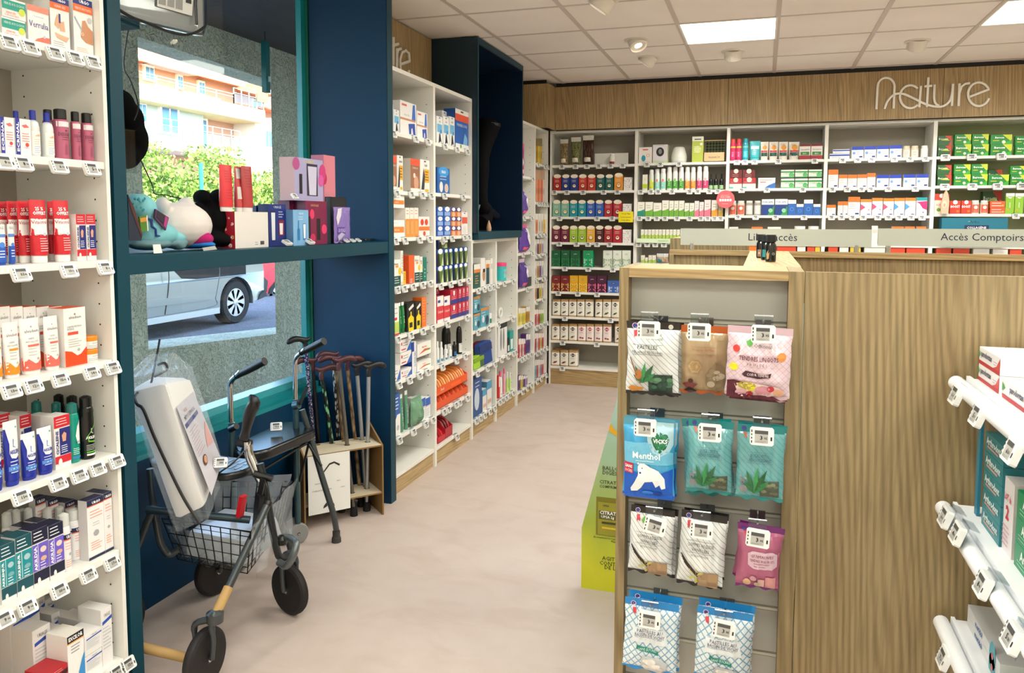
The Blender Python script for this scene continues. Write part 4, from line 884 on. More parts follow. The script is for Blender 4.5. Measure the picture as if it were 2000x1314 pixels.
# bay 3
def can2(key, look, c, cap, band): style(key, 'can', look, c, [('r', 0, .2, 1, .6, shade(c, 1.2)), ('r', 0, .8, 1, .9, band), ('k', .3, .7, .5, .3, 3, '#ffffff')], cap=cap)
can2('f_pnk', 'hot pink spray can', '#e0346c', '#e84a4a', '#f0d04a'); can2('f_blu', 'turquoise spray can', '#35b4c8', '#2fa0b8', '#8ad8e0')
style('tb_aq', 'tube', 'aqua squeeze tube', '#4cc3cf', [('r', .1, .5, .9, .7, '#d8f2f2'), ('k', .2, .8, .4, .2, 3, '#e9fafa')], cap='#4cc3cf')
style('tb_so', 'tube', 'white squeeze tube with orange swirl and dark foot', '#efe9df', [('c', .55, .62, .3, '#eda23a'), ('r', .0, .32, 1, .44, '#d8434f'), ('r', .1, .06, .9, .3, '#1f5a4c'), ('k', .2, .8, .85, .78, 2, '#7a6a5a')], cap='#efe9df')
style('bx_cir', 'box', 'white and dark red carton with green panel', '#ece7e2', [('r', 0, .86, 1, 1, '#7a1f2c'), ('r', .1, .28, .9, .5, '#3f8a3f'), ('r', 0, 0, 1, .26, '#a83040'), ('t', .5, .64, .08, 'CIRCULATION', '#4a3a3a', .8), ('t', .5, .38, .1, 'BIO', '#ffffff', .5)])
place_row('x', 2.072, 'top shelf of slimming bay', rw('f_pnk f_pnk f_blu tb_aq tb_so tb_so tb_so tb_so bx_cir bx_cir', [(90, 126), (128, 163), (170, 208), (214, 286), (284, 338), (340, 401), (403, 466), (469, 541), (536, 612), (614, 691)], 155, {0: 135, 1: 134, 2: 132, 3: 150, 8: 172, 9: 170}), TC6)
style('bx_dkr', 'box', 'dark red carton with cream disc', '#6e1e26', [('c', .5, .85, .2, '#e9e0d2'), ('k', .2, .8, .4, .2, 2, '#d9a0a0')]); style('bx_rw', 'box', 'white and red carton with cream disc', '#b8303c', [('r', 0, 0, 1, .45, '#e4e8e0'), ('c', .5, .82, .2, '#e9e0d2'), ('k', .1, .9, .6, .5, 1, '#ffffff'), ('r', 0, .0, .3, .15, '#5fb8a0')])
style('bx_pill', 'box', 'white medicine carton with blue mountain', '#ece9e8', [('p', [(.35, 0), (1, 0), (1, .55), (.85, .45), (.62, .3)], '#3a78c8'), ('r', .12, .55, .45, .62, '#d8434f'), ('r', .1, .75, .8, .82, '#b8b2b0')]); style('bx_gw', 'box', 'green and white herbal carton', '#e6eee2', [('r', 0, .62, 1, .8, '#2f8f4a'), ('c', .8, .3, .2, '#5fb870'), ('t', .45, .5, .16, 'CONDROL', '#2a7a44', .8), ('r', 0, 0, 1, .1, '#5fb870')])
zt = aty(1400+120/3.333, 230+392/3.333, 7.0).z
place_row('x', 1.832, 'second shelf of slimming bay', [('bx_rw', 82, 166, 393), ('bx_rw', 168, 256, 391), ('bx_dkr', 86, 166, 340, {'z': zt+.001}), ('bx_dkr', 168, 252, 340, {'z': zt+.001}), ('bx_pill', 268, 384, 391), ('bx_gw', 417, 506, 396), ('bx_gw', 509, 595, 395), ('bx_gw', 597, 686, 394), ('bx_gw', 417, 506, 339, {'z': zt+.001}), ('bx_gw', 509, 595, 338, {'z': zt+.001}), ('bx_gw', 597, 686, 337, {'z': zt+.001})], TC6)
def jarl(key, look, c, cap='#2a2a2c', base='#d9d2c8'): style(key, 'bottle', look, base, [('r', 0, .1, 1, .85, c), ('c', .5, .6, .25, '#f3ede6'), ('k', .2, .8, .25, .15, 1, '#ffffff')], cap=cap, capw=.85, caph=.14, shoulder=.06)
jarl('j_or', 'white capped bottle with orange label', '#e0664a', '#ecebe8'); jarl('j_wh', 'white capped bottle with white label', '#e6e2de', '#ecebe8', '#a8a49c')
style('bx_for1', 'box', 'navy and green slimming carton', '#e9ecee', [('r', 0, 0, 1, .66, '#1f3f86'), ('p', [(.45, 0), (1, 0), (1, .6)], '#2f8f5a'), ('t', .5, .82, .13, 'FORCAPIL', '#2f4f96', .85), ('c', .72, .3, .18, '#8fc8a0')]); style('bx_for2', 'box', 'blue slimming carton with white top', '#e9ecee', [('r', 0, 0, 1, .76, '#2a62b0'), ('c', .5, .4, .25, '#4a86cc'), ('c', .5, .4, .14, '#1f4f96'), ('k', .2, .8, .9, .84, 1, '#2f4f96')])
place_row('x', 1.6, 'third shelf of slimming bay', rw('j_or j_or j_wh j_wh bx_for1 bx_for1 bx_for2 bx_for2 bx_for2 bx_for2', [(80, 130), (133, 184), (188, 238), (242, 291), (292, 376), (379, 463), (464, 518), (519, 566), (568, 628), (629, 676)], 540, {4: 530, 5: 529, 6: 535, 7: 562, 8: 533, 9: 562}), TC6)
style('whj', 'jar', 'low white jar', '#dcdcd2', [], cap='#e9eae4'); style('bx_w', 'box', 'plain white carton', '#e6e4de', [('r', .1, .6, .9, .8, '#c9c6be')]); style('bx_o', 'box', 'orange topped white carton', '#ebe4dc', [('r', 0, .7, 1, 1, '#e8782c')])
style('bx_red', 'box', 'orange red carton', '#d2492e', [('r', .1, .3, .9, .6, '#e9745a')]); style('bx_ylw', 'box', 'yellow carton', '#e2b93a'); style('bx_bl', 'box', 'pale blue and white carton', '#b9c8dc', [('c', .5, .5, .3, '#4a6ab0')]); style('bx_gr', 'box', 'pale olive carton', '#b9bd98')
place_row('x', 1.13, 'fifth shelf of slimming bay', rw('bx_bl bx_bl bx_o bx_o bx_red bx_w bx_red bx_ylw', [(80, 130), (140, 185), (190, 260), (265, 330), (390, 520), (525, 580), (590, 640), (642, 676)], 800), TC6)
place_row('x', 1.13, 'fifth shelf of orange bay', rw('bx_red bx_w bx_ylw bx_w bx_red bx_red', [(727, 790), (800, 860), (870, 940), (960, 1100), (1110, 1230), (1235, 1360)], 802), TC6)
place_row('x', 1.13, 'fifth shelf of green bay', rw('bx_red bx_red bx_w bx_w bx_red', [(1430, 1530), (1540, 1650), (1670, 1780), (1800, 1900), (1910, 1990)], 806), TC6)
place_row('x', 1.36, 'fourth shelf of slimming bay', rw('bx_w bx_w bx_o bx_w whj whj', [(80, 140), (150, 210), (225, 300), (330, 420), (505, 580), (595, 668)], 710, {4: 706, 5: 706, 1: 722}), TC6)
# bay 4
style('bx_bflat', 'box', 'flat white box with blue stripe', '#e6e8ee', [('r', 0, .55, 1, .85, '#2a4fae'), ('k', .1, .6, .4, .2, 2, '#8a92a8')]); style('bx_bt', 'box', 'white carton with blue lid band', '#e9ebf0', [('r', 0, .72, 1, 1, '#1f3fb0'), ('c', .2, .45, .13, '#6fa0dc'), ('k', .35, .85, .55, .4, 2, '#8a92a8'), ('r', .65, .08, .92, .2, '#2a3a8a')])
style('bx_ot', 'box', 'white carton with orange lid band', '#efe9e6', [('r', 0, .72, 1, 1, '#e9742a'), ('k', .1, .8, .6, .4, 3, '#c9a8a0'), ('r', .6, .06, .92, .14, '#2a3a8a')]); style('jr_c', 'bottle', 'cream capped pill bottle', '#d9cdb8', [('r', 0, .1, 1, .8, '#e9e2d6'), ('k', .2, .8, .6, .3, 3, '#6a6258')], cap='#e0d2bc', capw=.85, caph=.16, shoulder=.05); style('jr_w', 'bottle', 'white pill bottle', '#e9eae6', [('r', 0, .1, 1, .7, '#d9e0e0')], cap='#f0f1ee', capw=.85, caph=.2, shoulder=.05)
zf = aty(1655, 230+232/3.333, 7.0).z
place_row('x', 2.072, 'top shelf of orange bay', [('bx_bflat', 733, 866, 234), ('bx_bflat', 755, 868, 205, {'z': zf+.001}), ('bx_bt', 878, 958, 188), ('bx_bt', 961, 1041, 185), ('bx_bt', 1043, 1123, 182), ('bx_bt', 1125, 1208, 179), ('jr_c', 1214, 1265, 182), ('jr_c', 1267, 1320, 181), ('jr_w', 1332, 1382, 180)], TC6)
place_row('x', 1.832, 'second shelf of orange bay', rw('bx_ot bx_ot bx_ot bx_ot bx_ot bx_bt bx_bt bx_bt bx_bt', [(727, 793), (795, 852), (853, 914), (916, 980), (981, 1036), (1041, 1122), (1123, 1204), (1216, 1298), (1300, 1381)], 371, {0: 338, 3: 369, 4: 360, 7: 368, 8: 367}), TC6)
style('bx_pa', 'box', 'white carton with orange lid and pink arrow', '#f0e9ea', [('r', 0, .82, 1, 1, '#e9842a'), ('p', [(0, .7), (.45, .5), (0, .3)], '#e8507c'), ('c', .75, .35, .06, '#e8507c'), ('r', .6, .05, .9, .1, '#2a3a8a')]); style('bx_ba', 'box', 'white carton with orange lid and blue arrow', '#ebeef4', [('r', 0, .82, 1, 1, '#e9842a'), ('p', [(0, .7), (.45, .5), (0, .3)], '#4a9ae0'), ('r', .6, .05, .9, .1, '#2a3a8a')]); style('bx_tp', 'box', 'teal topped white carton with pink wave', '#eeeaea', [('r', 0, .82, 1, 1, '#1f9aa0'), ('p', [(0, .75), (1, .8), (1, .3), (.6, .4), (.3, .65)], '#e02f7a'), ('c', .65, .18, .08, '#8a8a6a')])
place_row('x', 1.6, 'third shelf of orange bay', rw('bx_ot bx_ot bx_ot bx_ot bx_pa bx_pa bx_pa bx_ba bx_ba bx_tp', [(717, 776), (789, 822), (823, 855), (856, 936), (937, 1011), (1012, 1083), (1085, 1155), (1156, 1226), (1228, 1298), (1300, 1373)], 545, {0: 567, 3: 515, 4: 530, 5: 522, 6: 524, 7: 522, 8: 521, 9: 518}), TC6)
place_row('x', 1.36, 'fourth shelf of orange bay', rw('bx_w bx_o bx_o bx_o', [(1010, 1050), (1140, 1220), (1225, 1290), (1300, 1365)], 708, {0: 703}), TC6)
# bay 5
style('ber', 'box', 'green vitamin carton with white lettering', '#3fae36', [('p', [(0, 1), (0, 0), (.5, 0), (.9, .35), (.65, 1)], '#1f8a3a'), ('p', [(.55, 1), (.92, .35), (1, .45), (1, 1)], '#c8d83a'), ('t', .42, .7, .2, 'Berocca', '#ffffff', .75, 0, .03), ('r', .1, .35, .4, .42, '#e0d03a'), ('c', .62, .22, .09, '#e9f4d8')], top='#8fc83a')
style('berr', 'box', 'dark green carton with red end', '#1f5a2c', [('p', [(.5, 1), (.95, .5), (.8, 0), (1, 0), (1, 1)], '#c8402c'), ('p', [(.2, .55), (.9, .5), (.6, .75)], '#b8c83a'), ('t', .4, .7, .18, 'Berocca', '#ffffff', .7)]); style('boost', 'box', 'red energy carton with white disc', '#d63a2a', [('c', .5, .88, .22, '#f2ece4'), ('t', .5, .55, .2, 'BOOST', '#ffffff', .85, 0, .03), ('c', .75, .2, .14, '#e9762a')]); style('acer', 'box', 'white and red acerola carton', '#e6e0d2', [('r', 0, .68, 1, 1, '#c24030'), ('c', .5, .9, .18, '#f2ece4'), ('t', .5, .45, .1, 'ACEROLA', '#c24030', .8), ('c', .3, .2, .14, '#6aa03a')]); style('grnw', 'box', 'bright green carton with white disc', '#8cbf3a', [('r', 0, .84, 1, 1, '#eef0e4'), ('c', .5, .85, .3, '#eef0e4'), ('t', .5, .82, .09, 'mnv', '#3a5a2a', .5), ('c', .3, .2, .13, '#e0a03a'), ('r', .46, .3, .54, .55, '#eef0e4')])
style('ored', 'box', 'small orange red carton', '#e2603c', [('k', .1, .8, .7, .3, 2, '#ffffff'), ('c', .85, .35, .07, '#f4c04a')])
def pile(key, xs, ys): return [(key, a, b, y) for (a, b) in xs for y in ys]
def two(key, a, b, ylow, yup, z, **o):
    zz = aty(1400+(a+b)/2/3.333, 230+ylow/3.333, 7.0+o.get('back', 0)).z; return [(key, a, b, ylow, dict(o)), (key, a, b, yup, dict(o, z=zz+.001))]
place_row('x', 2.075, 'top shelf of green bay', two('berr', 1440, 1531, 183, 118, 2.075)+two('ber', 1549, 1659, 173, 108, 0)+two('ber', 1663, 1773, 172, 107, 0)+two('ber', 1782, 1926, 172, 110, 0)+two('ber', 1944, 2050, 182, 118, 0), TC6)
place_row('x', 1.841, 'second shelf of green bay', two('berr', 1436, 1531, 373, 308, 0)+two('ber', 1544, 1656, 368, 303, 0)+two('ber', 1658, 1766, 366, 302, 0)+[('ber', 1768, 1906, 370), ('berr', 1768, 1862, 312, {'back': .13, 'h': .13})]+two('ber', 1911, 2020, 372, 314, 0), TC6)
zz = aty(1400+1828/3.333, 230+586/3.333, 7.0).z
place_row('x', 1.615, 'third shelf of green bay', [('acer', 1418, 1516, 495), ('boost', 1517, 1590, 540), ('boost', 1592, 1659, 540), ('j_or', 1661, 1717, 537), ('j_or', 1720, 1776, 537), ('ored', 1779, 1880, 586), ('ored', 1779, 1880, 543, {'z': zz+.001}), ('grnw', 1883, 1941, 491), ('grnw', 1943, 2001, 491), ('berr', 1730, 1860, 480, {'back': .14})], TC6)
P0 = aty(1400+1467/3.333, 422, 6.93); P1 = aty(1400+1897/3.333, 422, 6.93); w_ = P1.x-P0.x; h_ = min(P0.z-1.361, .222)
mb = MB().box(-w_/2, w_/2, 0, .12, 0, h_, M('#1f6a80', .4), front=M('#1b6f88', .35)); art(mb, [('t', .5, .86, .11, 'Arko', '#163f4c', .2), ('r', .35, .58, .72, .74, '#1a2a52'), ('t', .535, .66, .10, 'COLLAGÈNE', '#f2f4f4', .33, 0, .02), ('c', .42, .87, .02, '#4fa08a', .6), ('k', .2, .8, .4, .1, 3, '#2f8aa0')], w_, h_)
tag(mb.build('display_box', loc=((P0.x+P1.x)/2, 6.93, 1.3605)), 'petrol blue COLLAGÈNE display box above the right acrylic sign', 'display box')
sh = MB(); c = aty(1400+1483/3.333, 230+605/3.333, 6.93); sh.prism([(x*.034, z) for x, z in ((-.6, -.19/2), (.9, -.19/2), (1, .0), (.7, .06), (.25, .098), (-.25, .06), (-.75, -.02))], 0, .02, M('#e0b096', .5), 'xz'); art(sh, [('c', .5, .40, .26, '#f0cdb8', 1.9), ('c', .5, .36, .14, '#d39c80', 1.9)], .06, .19, x0=-.03, z0=-.095)
tag(sh.build('shelf_talker', loc=(c.x, 6.945, 1.615+.095)), 'peach coloured shell shaped card at the left end of the green bay third shelf', 'shelf card')
# round pink sign and yellow notice
c = aty(1417, 389, 6.93); mb = MB(); n = 32; R = 16.2/FPX*7.1; mb.prism([(R*math.cos(2*PI*i/n), R*math.sin(2*PI*i/n)) for i in range(n)], 0, .004, M('#e4646c', .5), 'xz'); art(mb, [('k', .22, .78, .72, .62, 1, '#ffffff'), ('t', .5, .62, .07, 'NOS CURES', '#ffffff', .7)]+[('r', .16+.14*i, .38, .27+.14*i, .52, '#f6f1ee') for i in range(5)]+[('k', .3, .7, .24, .18, 1, '#ffffff')], 2*R, 2*R, z0=-R)
mb.box(-.004, .004, .004, .055, -.004, .004, TW); tag(mb.build('round_sign', loc=(c.x, 6.93, c.z)), 'round pink sign on the upright between spray bay and slimming bay', 'sign')
a, b = aty(1208, 423, 6.95), aty(1236.5, 423, 6.95); w_ = b.x-a.x; h_ = aty(1222, 413, 6.95).z-aty(1222, 434, 6.95).z; mb = MB().box(-w_/2, w_/2, 0, .002, 0, h_, '#e9d913')
art(mb, [('t', .5, .78, .14, 'YOGI TEA', '#3a3a1a', .6), ('t', .5, .48, .11, '2 boîtes achetées', '#3a3a1a', .7), ('t', .5, .2, .11, '1 boîte offerte', '#3a3a1a', .6)], w_, h_); mb.box(-.01, .01, .002, .034, h_*.5, h_*.5+.002, PCL)
tag(mb.build('notice'), 'bright yellow YOGI TEA notice at the right end of the tea bay', 'notice').location = ((a.x+b.x)/2, 6.95, aty(1222, 434, 6.95).z)
# price tags on the back wall
tag_row('x', 2.06, 'top shelf of tea bay', [183, 312, 420, 534, 645, 760], TA); tag_row('x', 1.825, 'second shelf of tea bay', [113, 230, 384, 580, 710], TA)
tag_row('x', 1.584, 'third shelf of tea bay', [160, 325, 517, 660], TA); tag_row('x', 1.347, 'fourth shelf of tea bay', [157, 322, 432, 517, 636], TA)
tag_row('x', 1.117, 'fifth shelf of tea bay', [190, 390, 600], TB5); tag_row('x', .884, 'sixth shelf of tea bay', [134, 301, 465], TB5); tag_row('x', .649, 'seventh shelf of tea bay', [190, 581], TB5); tag_row('x', .418, 'eighth shelf of tea bay', [171, 463], TB5); tag_row('x', .172, 'bottom shelf of tea bay', [168], TB5)
tag_row('x', 2.066, 'top shelf of spray bay', [990, 1118, 1296], TA); tag_row('x', 1.823, 'second shelf of spray bay', [932, 1030, 1098, 1230, 1396, 1473, 1583, 1664], TA)
tag_row('x', 1.587, 'third shelf of spray bay', [920, 1003, 1085, 1163, 1277, 1396, 1503, 1567, 1634, 1690], TA)
tag_row('x', 1.352, 'oil carton rack', [912, 993, 1070, 1152], TA)
tag_row('x', 2.072, 'top shelf of slimming bay', [131, 184, 246, 400, 638], TC6); tag_row('x', 1.832, 'second shelf of slimming bay', [162, 326, 560], TC6); tag_row('x', 1.6, 'third shelf of slimming bay', [138, 253, 382, 568], TC6)
tag_row('x', 2.072, 'top shelf of orange bay', [819, 917, 1008, 1156, 1258, 1360], TC6); tag_row('x', 1.832, 'second shelf of orange bay', [753, 850, 942, 1003, 1117, 1292], TC6); tag_row('x', 1.6, 'third shelf of orange bay', [747, 812, 884, 953, 1048, 1117, 1186, 1264, 1336], TC6)
tag_row('x', 2.075, 'top shelf of green bay', [1488, 1660, 1853], TC6, sc=1.3); tag_row('x', 1.841, 'second shelf of green bay', [1484, 1663, 1828, 1985], TC6, sc=1.3); tag_row('x', 1.615, 'third shelf of green bay', [1947], TC6)
# ------------------------------------------------------------------ goods on the left wall bays
Q1, Q2, Q3, Q8 = (750, 100, 3.7545), (750, 430, 3.7545), (750, 700, 4.379), (880, 220, 5.055)
def b_(key, look, base, items=(), **o): style(key, 'box', look, base, items, **o)
HT = ('r', .4, .93, .6, .97, '#4a4a4c')
b_('kin', 'white carton with hang tab and blue figure', '#e9ebec', [HT, ('t', .5, .82, .06, 'kinē', '#23262a', .6), ('r', .1, .42, .9, .72, '#6db3dd'), ('p', [(.3, 0), (.45, .4), (.6, .35), (.8, .05), (.6, .1)], '#2a2d33'), ('c', .7, .45, .14, '#2f86c8')], d=.05)
b_('glove', 'big white carton with blue brace picture', '#ebeaea', [('p', [(.72, .5), (.78, .95), (.92, .98), (.96, .5)], '#3f6fc0'), ('r', .1, .86, .4, .92, '#d2605c'), ('t', .4, .6, .05, 'MAILLE GEL', '#8a8a92', .5), ('r', 0, .44, .95, .5, '#c98c6c'), ('p', [(.55, .05), (.5, .35), (.9, .4), (.95, .05), (.8, .05), (.75, .25), (.68, .22), (.66, .05)], '#3450a8')], d=.12)
b_('belt', 'brown carton with orange lid and torso picture', '#9a6a50', [('r', 0, .80, 1, 1, '#e45a3c'), ('t', .5, .72, .06, 'THERMIQUE', '#f2e9e2', .8), ('c', .6, .28, .26, '#d3a083', 1.3), ('r', 0, 0, 1, .12, '#efe9e2'), ('c', .4, .5, .12, '#e9dccf')], side='#d9d4ca', d=.14)
b_('kiy', 'white hang carton with yellow square', '#e9e7e2', [HT, ('t', .6, .84, .08, 'kinē', '#23262a', .5), ('r', .45, .32, .95, .72, '#eaa92c'), ('p', [(.1, .1), (.35, .75), (.5, .5), (.4, .1)], '#3a3c44'), ('r', .5, .04, .9, .12, '#e0b83a'), ('k', .5, .9, .64, .4, 4, '#5a4a2a')], d=.05)
b_('pla', 'white plaster carton with orange wave', '#eeece8', [('r', .04, .28, .96, .62, '#ee8433'), ('p', [(.5, .62), (.6, .72), (.7, .62), (.8, .75), (.9, .62)], '#f4f0ea'), ('t', .45, .45, .13, 'MÉDICAL', '#ffffff', .8), ('k', .1, .6, .84, .76, 1, '#7a7a7a')], d=.1)
b_('plt', 'tall orange and white carton', '#e9e5de', [('r', 0, 0, 1, .62, '#ee8f3a'), ('r', .2, .1, .8, .55, '#f3a255'), ('k', .2, .8, .9, .8, 2, '#c8763a')], d=.1)
b_('plr', 'small white and red dotted carton', '#efe9e4', [('c', .3, .72, .16, '#d8483c', .8), ('c', .7, .72, .16, '#d8483c', .8), ('r', 0, .3, 1, .5, '#ee7a33'), ('c', .5, .15, .12, '#d8483c', .8)], d=.1)
b_('arn', 'white arnica carton with yellow flower', '#edebe2', [('r', 0, .0, 1, .38, '#1f4f48'), ('c', .9, .55, .22, '#eac02c', 1.1), ('t', .4, .84, .09, 'Arnica', '#2a2c2a', .7), ('r', .3, .7, .7, .78, '#ee9a3a'), ('k', .15, .8, .3, .12, 3, '#d9e4da')], d=.06)
b_('arh', 'tall white carton with sideways lettering', '#ecebe4', [('t', .5, .62, .5, 'Arnican', '#3a3d3a', .62, 90), ('r', .0, .0, 1, .1, '#d9d2c0')], d=.05)
b_('ylb', 'small yellow carton', '#edb22a', [('k', .2, .8, .8, .4, 4, '#7a5a1c')], d=.05); b_('brn', 'brown and gold carton', '#a8742c', [('r', .2, .3, .8, .9, '#c28c3a')], d=.06)
b_('org', 'tall orange carton', '#e4602c', [('k', .2, .8, .15, .04, 3, '#ffffff')], side='#d8562a', d=.08); b_('tel', 'slim teal carton', '#16796c', [('k', .3, .7, .5, .2, 3, '#c8e4dc')], d=.07)
b_('rgn', 'white carton with red dot and green foot', '#efeeea', [('r', .0, .0, 1, .06, '#c8342a'), ('r', .05, .08, .95, .42, '#b9cf5a'), ('c', .4, .52, .26, '#d8392f', .5), ('k', .2, .8, .85, .7, 2, '#b8b4ac')], d=.05)
style('grt', 'tube', 'green tube standing upside down', '#117a3c', [('t', .5, .5, .3, 'BIO', '#d8eedc', .6, 90)], cap='#0f6a34', top='#e9eeea')
b_('blk', 'black carton with yellow bottle shape', '#1d1c1a', [('p', [(.2, 0), (.15, .45), (.45, .55), (.45, .68), (.6, .68), (.6, .55), (.9, .45), (.85, 0)], '#e9cf1f'), ('p', [(.2, .8), (.8, .95), (.9, .85), (.3, .72)], '#e9e9e4'), ('r', .3, .12, .7, .3, '#2a2a22')], d=.06)
b_('orc', 'tall orange carton with faint print', '#e9762f', [('k', .2, .8, .9, .2, 8, '#f0a06a')], d=.06)
b_('med', 'white medicine carton with red square and blue corner', '#eceae9', [('p', [(.55, 0), (1, 0), (1, .75)], '#2f64b8'), ('r', .08, .55, .18, .8, '#d0392f'), ('k', .25, .85, .7, .5, 2, '#6a6a72'), ('r', .1, .15, .5, .24, '#d0392f')], d=.09)
b_('mdt', 'narrow blue and white tall carton', '#e6e9ee', [('r', 0, .7, .5, 1, '#1f3f9a'), ('t', .7, .45, .3, 'ALPHAGEL', '#1f3f9a', .5, 90)], side='#1f3f9a', d=.1)
b_('med2', 'white carton with red lettering and green leaf', '#edebe6', [('t', .5, .68, .16, 'Nurofem', '#c8342a', .8), ('p', [(.1, .2), (.5, .5), (.95, .42), (.5, .3)], '#d8652f'), ('p', [(.5, .35), (.9, .3), (.95, .42)], '#4a9a3a')], d=.09)
b_('blh', 'blue carton with white foot', '#2a5fae', [('r', 0, 0, 1, .5, '#ecebe9'), ('p', [(0, .5), (0, .3), (.5, .5)], '#2a5fae'), ('c', .6, .18, .22, '#b9bcc2', .9), ('k', .2, .8, .9, .65, 4, '#dfe8f4')], d=.08)
style('gnt', 'tube', 'sage green tube with pale top', '#4f8f72', [('t', .5, .3, .3, 'PURESS', '#dfeee4', .6, 90)], cap='#4f8f72', top='#dfe6e0')
style('gnp', 'bag', 'sage green refill pouch', '#6d9a7c', [('k', .25, .75, .3, .12, 3, '#3f6a50')], d=.09, both=.04)
b_('wbl', 'white carton with blue upper half', '#eceded', [('r', 0, .62, 1, 1, '#2a5fb8'), ('t', .5, .58, .05, 'Mercurochrome', '#d8433a', .8), ('k', .1, .9, .45, .15, 4, '#c2c4c8')], side='#d4dad8', d=.1)
P1_, P2_, P3_, P4_, P5_ = 'first left bay', 'second left bay', 'low bay one', 'low bay two', 'purple pack bay'
place_row('y', 2.03, f'top shelf of {P1_}', rw('kin kin glove glove', [(30, 68), (70, 110), (115, 237), (239, 318)], 385, {1: 430, 2: 375, 3: 447}), Q1)
place_row('y', 1.71, f'second shelf of {P1_}', rw('belt kiy belt kiy', [(38, 92), (94, 138), (192, 262), (264, 334)], 765, {2: 790, 3: 797})+[('belt', 100, 145, 775, {'back': .09}), ('belt', 150, 190, 785, {'back': .07})], Q1)
place_row('y', 1.45, f'third shelf of {P1_}', [('pla', 45, 152, 1238), ('pla', 45, 152, 1150+45, {'z': 1.45+.083, 'h': .08}), ('pla', 45, 152, 1150, {'z': 1.45+.166, 'h': .08})]+rw('plt plt plt plr', [(156, 188), (190, 217), (219, 252), (254, 334)], 1148, {3: 1213}), Q1)
place_row('y', 1.18, f'fourth shelf of {P1_}', rw('arn arn arh ylb org arn arn tel', [(46, 64), (66, 121), (122, 140), (141, 160), (181, 221), (223, 261), (263, 283), (286, 313)], 290, {2: 224, 3: 375, 4: 257, 5: 262, 6: 268, 7: 273})+[('brn', 62, 118, 222, {'back': .07})], Q2)
place_row('y', .903, f'fifth shelf of {P1_}', rw('rgn rgn grt grt blk blk orc', [(46, 66), (68, 110), (112, 134), (134, 163), (166, 225), (228, 274), (276, 310)], 612, {2: 605, 3: 600, 4: 605, 5: 598, 6: 566}), Q2)
place_row('y', .645, f'sixth shelf of {P1_}', [('med', 55, 120, 1075), ('med', 121, 203, 1090), ('med', 119, 202, 1028, {'z': .645+.075, 'h': .072}), ('med', 117, 201, 965, {'z': .645+.150, 'h': .072}), ('mdt', 204, 236, 892), ('med2', 240, 347, 1032), ('med2', 242, 347, 965, {'z': .645+.083, 'h': .08})], Q2)
place_row('y', .33, f'seventh shelf of {P1_}', rw('blh blh gnt gnt gnp wbl wbl', [(60, 80), (82, 138), (140, 182), (184, 220), (222, 318), (320, 354), (356, 396)], 305, {2: 308, 3: 275, 4: 328, 5: 340, 6: 335}), Q3)
b_('hgb', 'blue glove carton with orange lid and hang tab', '#2a62b8', [('r', 0, .88, 1, 1, '#ecebe6'), HT, ('r', 0, .70, 1, .88, '#e4563a'), ('t', .5, .60, .07, 'PREMIERS SOINS', '#dfe8f4', .8), ('p', [(.55, .1), (.7, .42), (.9, .3), (.9, .05)], '#7ab8e6'), ('r', 0, 0, 1, .12, '#eef0ee'), ('c', .4, .06, .06, '#6fae3a')], side='#1f4f9a', d=.08)
b_('urb', 'blue plaster carton with white lettering', '#2166b4', [('c', .5, .85, .4, '#3f9ae0', .4), ('t', .5, .84, .12, 'URGO', '#ffffff', .6, 0, .03), ('k', .2, .8, .66, .55, 2, '#dfe8f4'), ('c', .3, .25, .14, '#e9e4dc', 1.2), ('c', .72, .22, .16, '#d9c0ae', .9)], side='#1d57a0', d=.06)
place_row('y', 2.025, f'top shelf of {P2_}', rw('kin kin kin hgb', [(384, 430), (433, 476), (479, 519), (520, 630)], 483, {0: 480, 3: 436})+[('kin', 425, 462, 440, {'back': .06}), ('kin', 455, 500, 437, {'back': .07})], Q1)
place_row('y', 1.717, f'second shelf of {P2_}', [('urb', 388, 483, 856)], Q1)
b_('smb', 'small blue plaster carton', '#2a5fc0', [('c', .5, .8, .35, '#ffffff', .4), ('r', .1, .1, .9, .5, '#8fb0e0'), ('t', .5, .8, .12, 'URGO', '#d8342a', .5)], d=.08); b_('smo', 'small blue and orange plaster carton', '#e0854f', [('r', 0, .55, 1, 1, '#23408f'), ('c', .5, .8, .35, '#ffffff', .4), ('c', .5, .25, .3, '#f0b890', .6)], d=.08); b_('smr', 'white and red hang carton', '#efe9e8', [HT, ('r', .05, .5, .95, .78, '#e0604c'), ('c', .5, .2, .3, '#e6dcd8')], d=.06)
def grid(key, cols, rows, z, zs): 
    out = []
    for (a, b) in cols:
        for j, y in enumerate(rows): out.append((key, a, b, y, {'h': zs*.97} if j == 0 else {'z': z+zs*j, 'h': zs*.97}))
    return out
def tr2to1(y): return (430+y/3.7545-100)*3.7545
place_row('y', 1.447, f'third shelf of {P2_}', grid('smb', [(388, 436), (438, 490)], [1260, 1200, 1190], 1.447, .062)+grid('smo', [(492, 528), (530, 566)], [1260, 1200, 1190], 1.447, .062)+[('smr', 568, 613, 1180)]+[('kin', 400, 440, 1175, {'back': .09})], Q1)
b_('nit', 'green and black carton with blue lid', '#5f7a34', [('r', 0, .8, 1, 1, '#2a62c8'), ('c', .5, .88, .34, '#ffffff', .5), ('p', [(.0, 0), (.45, 0), (.3, .75), (.0, .75)], '#1c1f1c'), ('p', [(.6, 0), (1, 0), (.85, .6)], '#c8d8a8')], side='#1d3f8c', d=.07)
place_row('y', 1.15, f'fourth shelf of {P2_}', grid('nit', [(388, 438), (441, 471), (473, 503), (512, 545), (548, 580), (583, 614)], [330, 260], 1.15, .108)+[('nit', 395, 466, 196, {'back': .02, 'z': 1.15+.217, 'h': .06})], Q2)
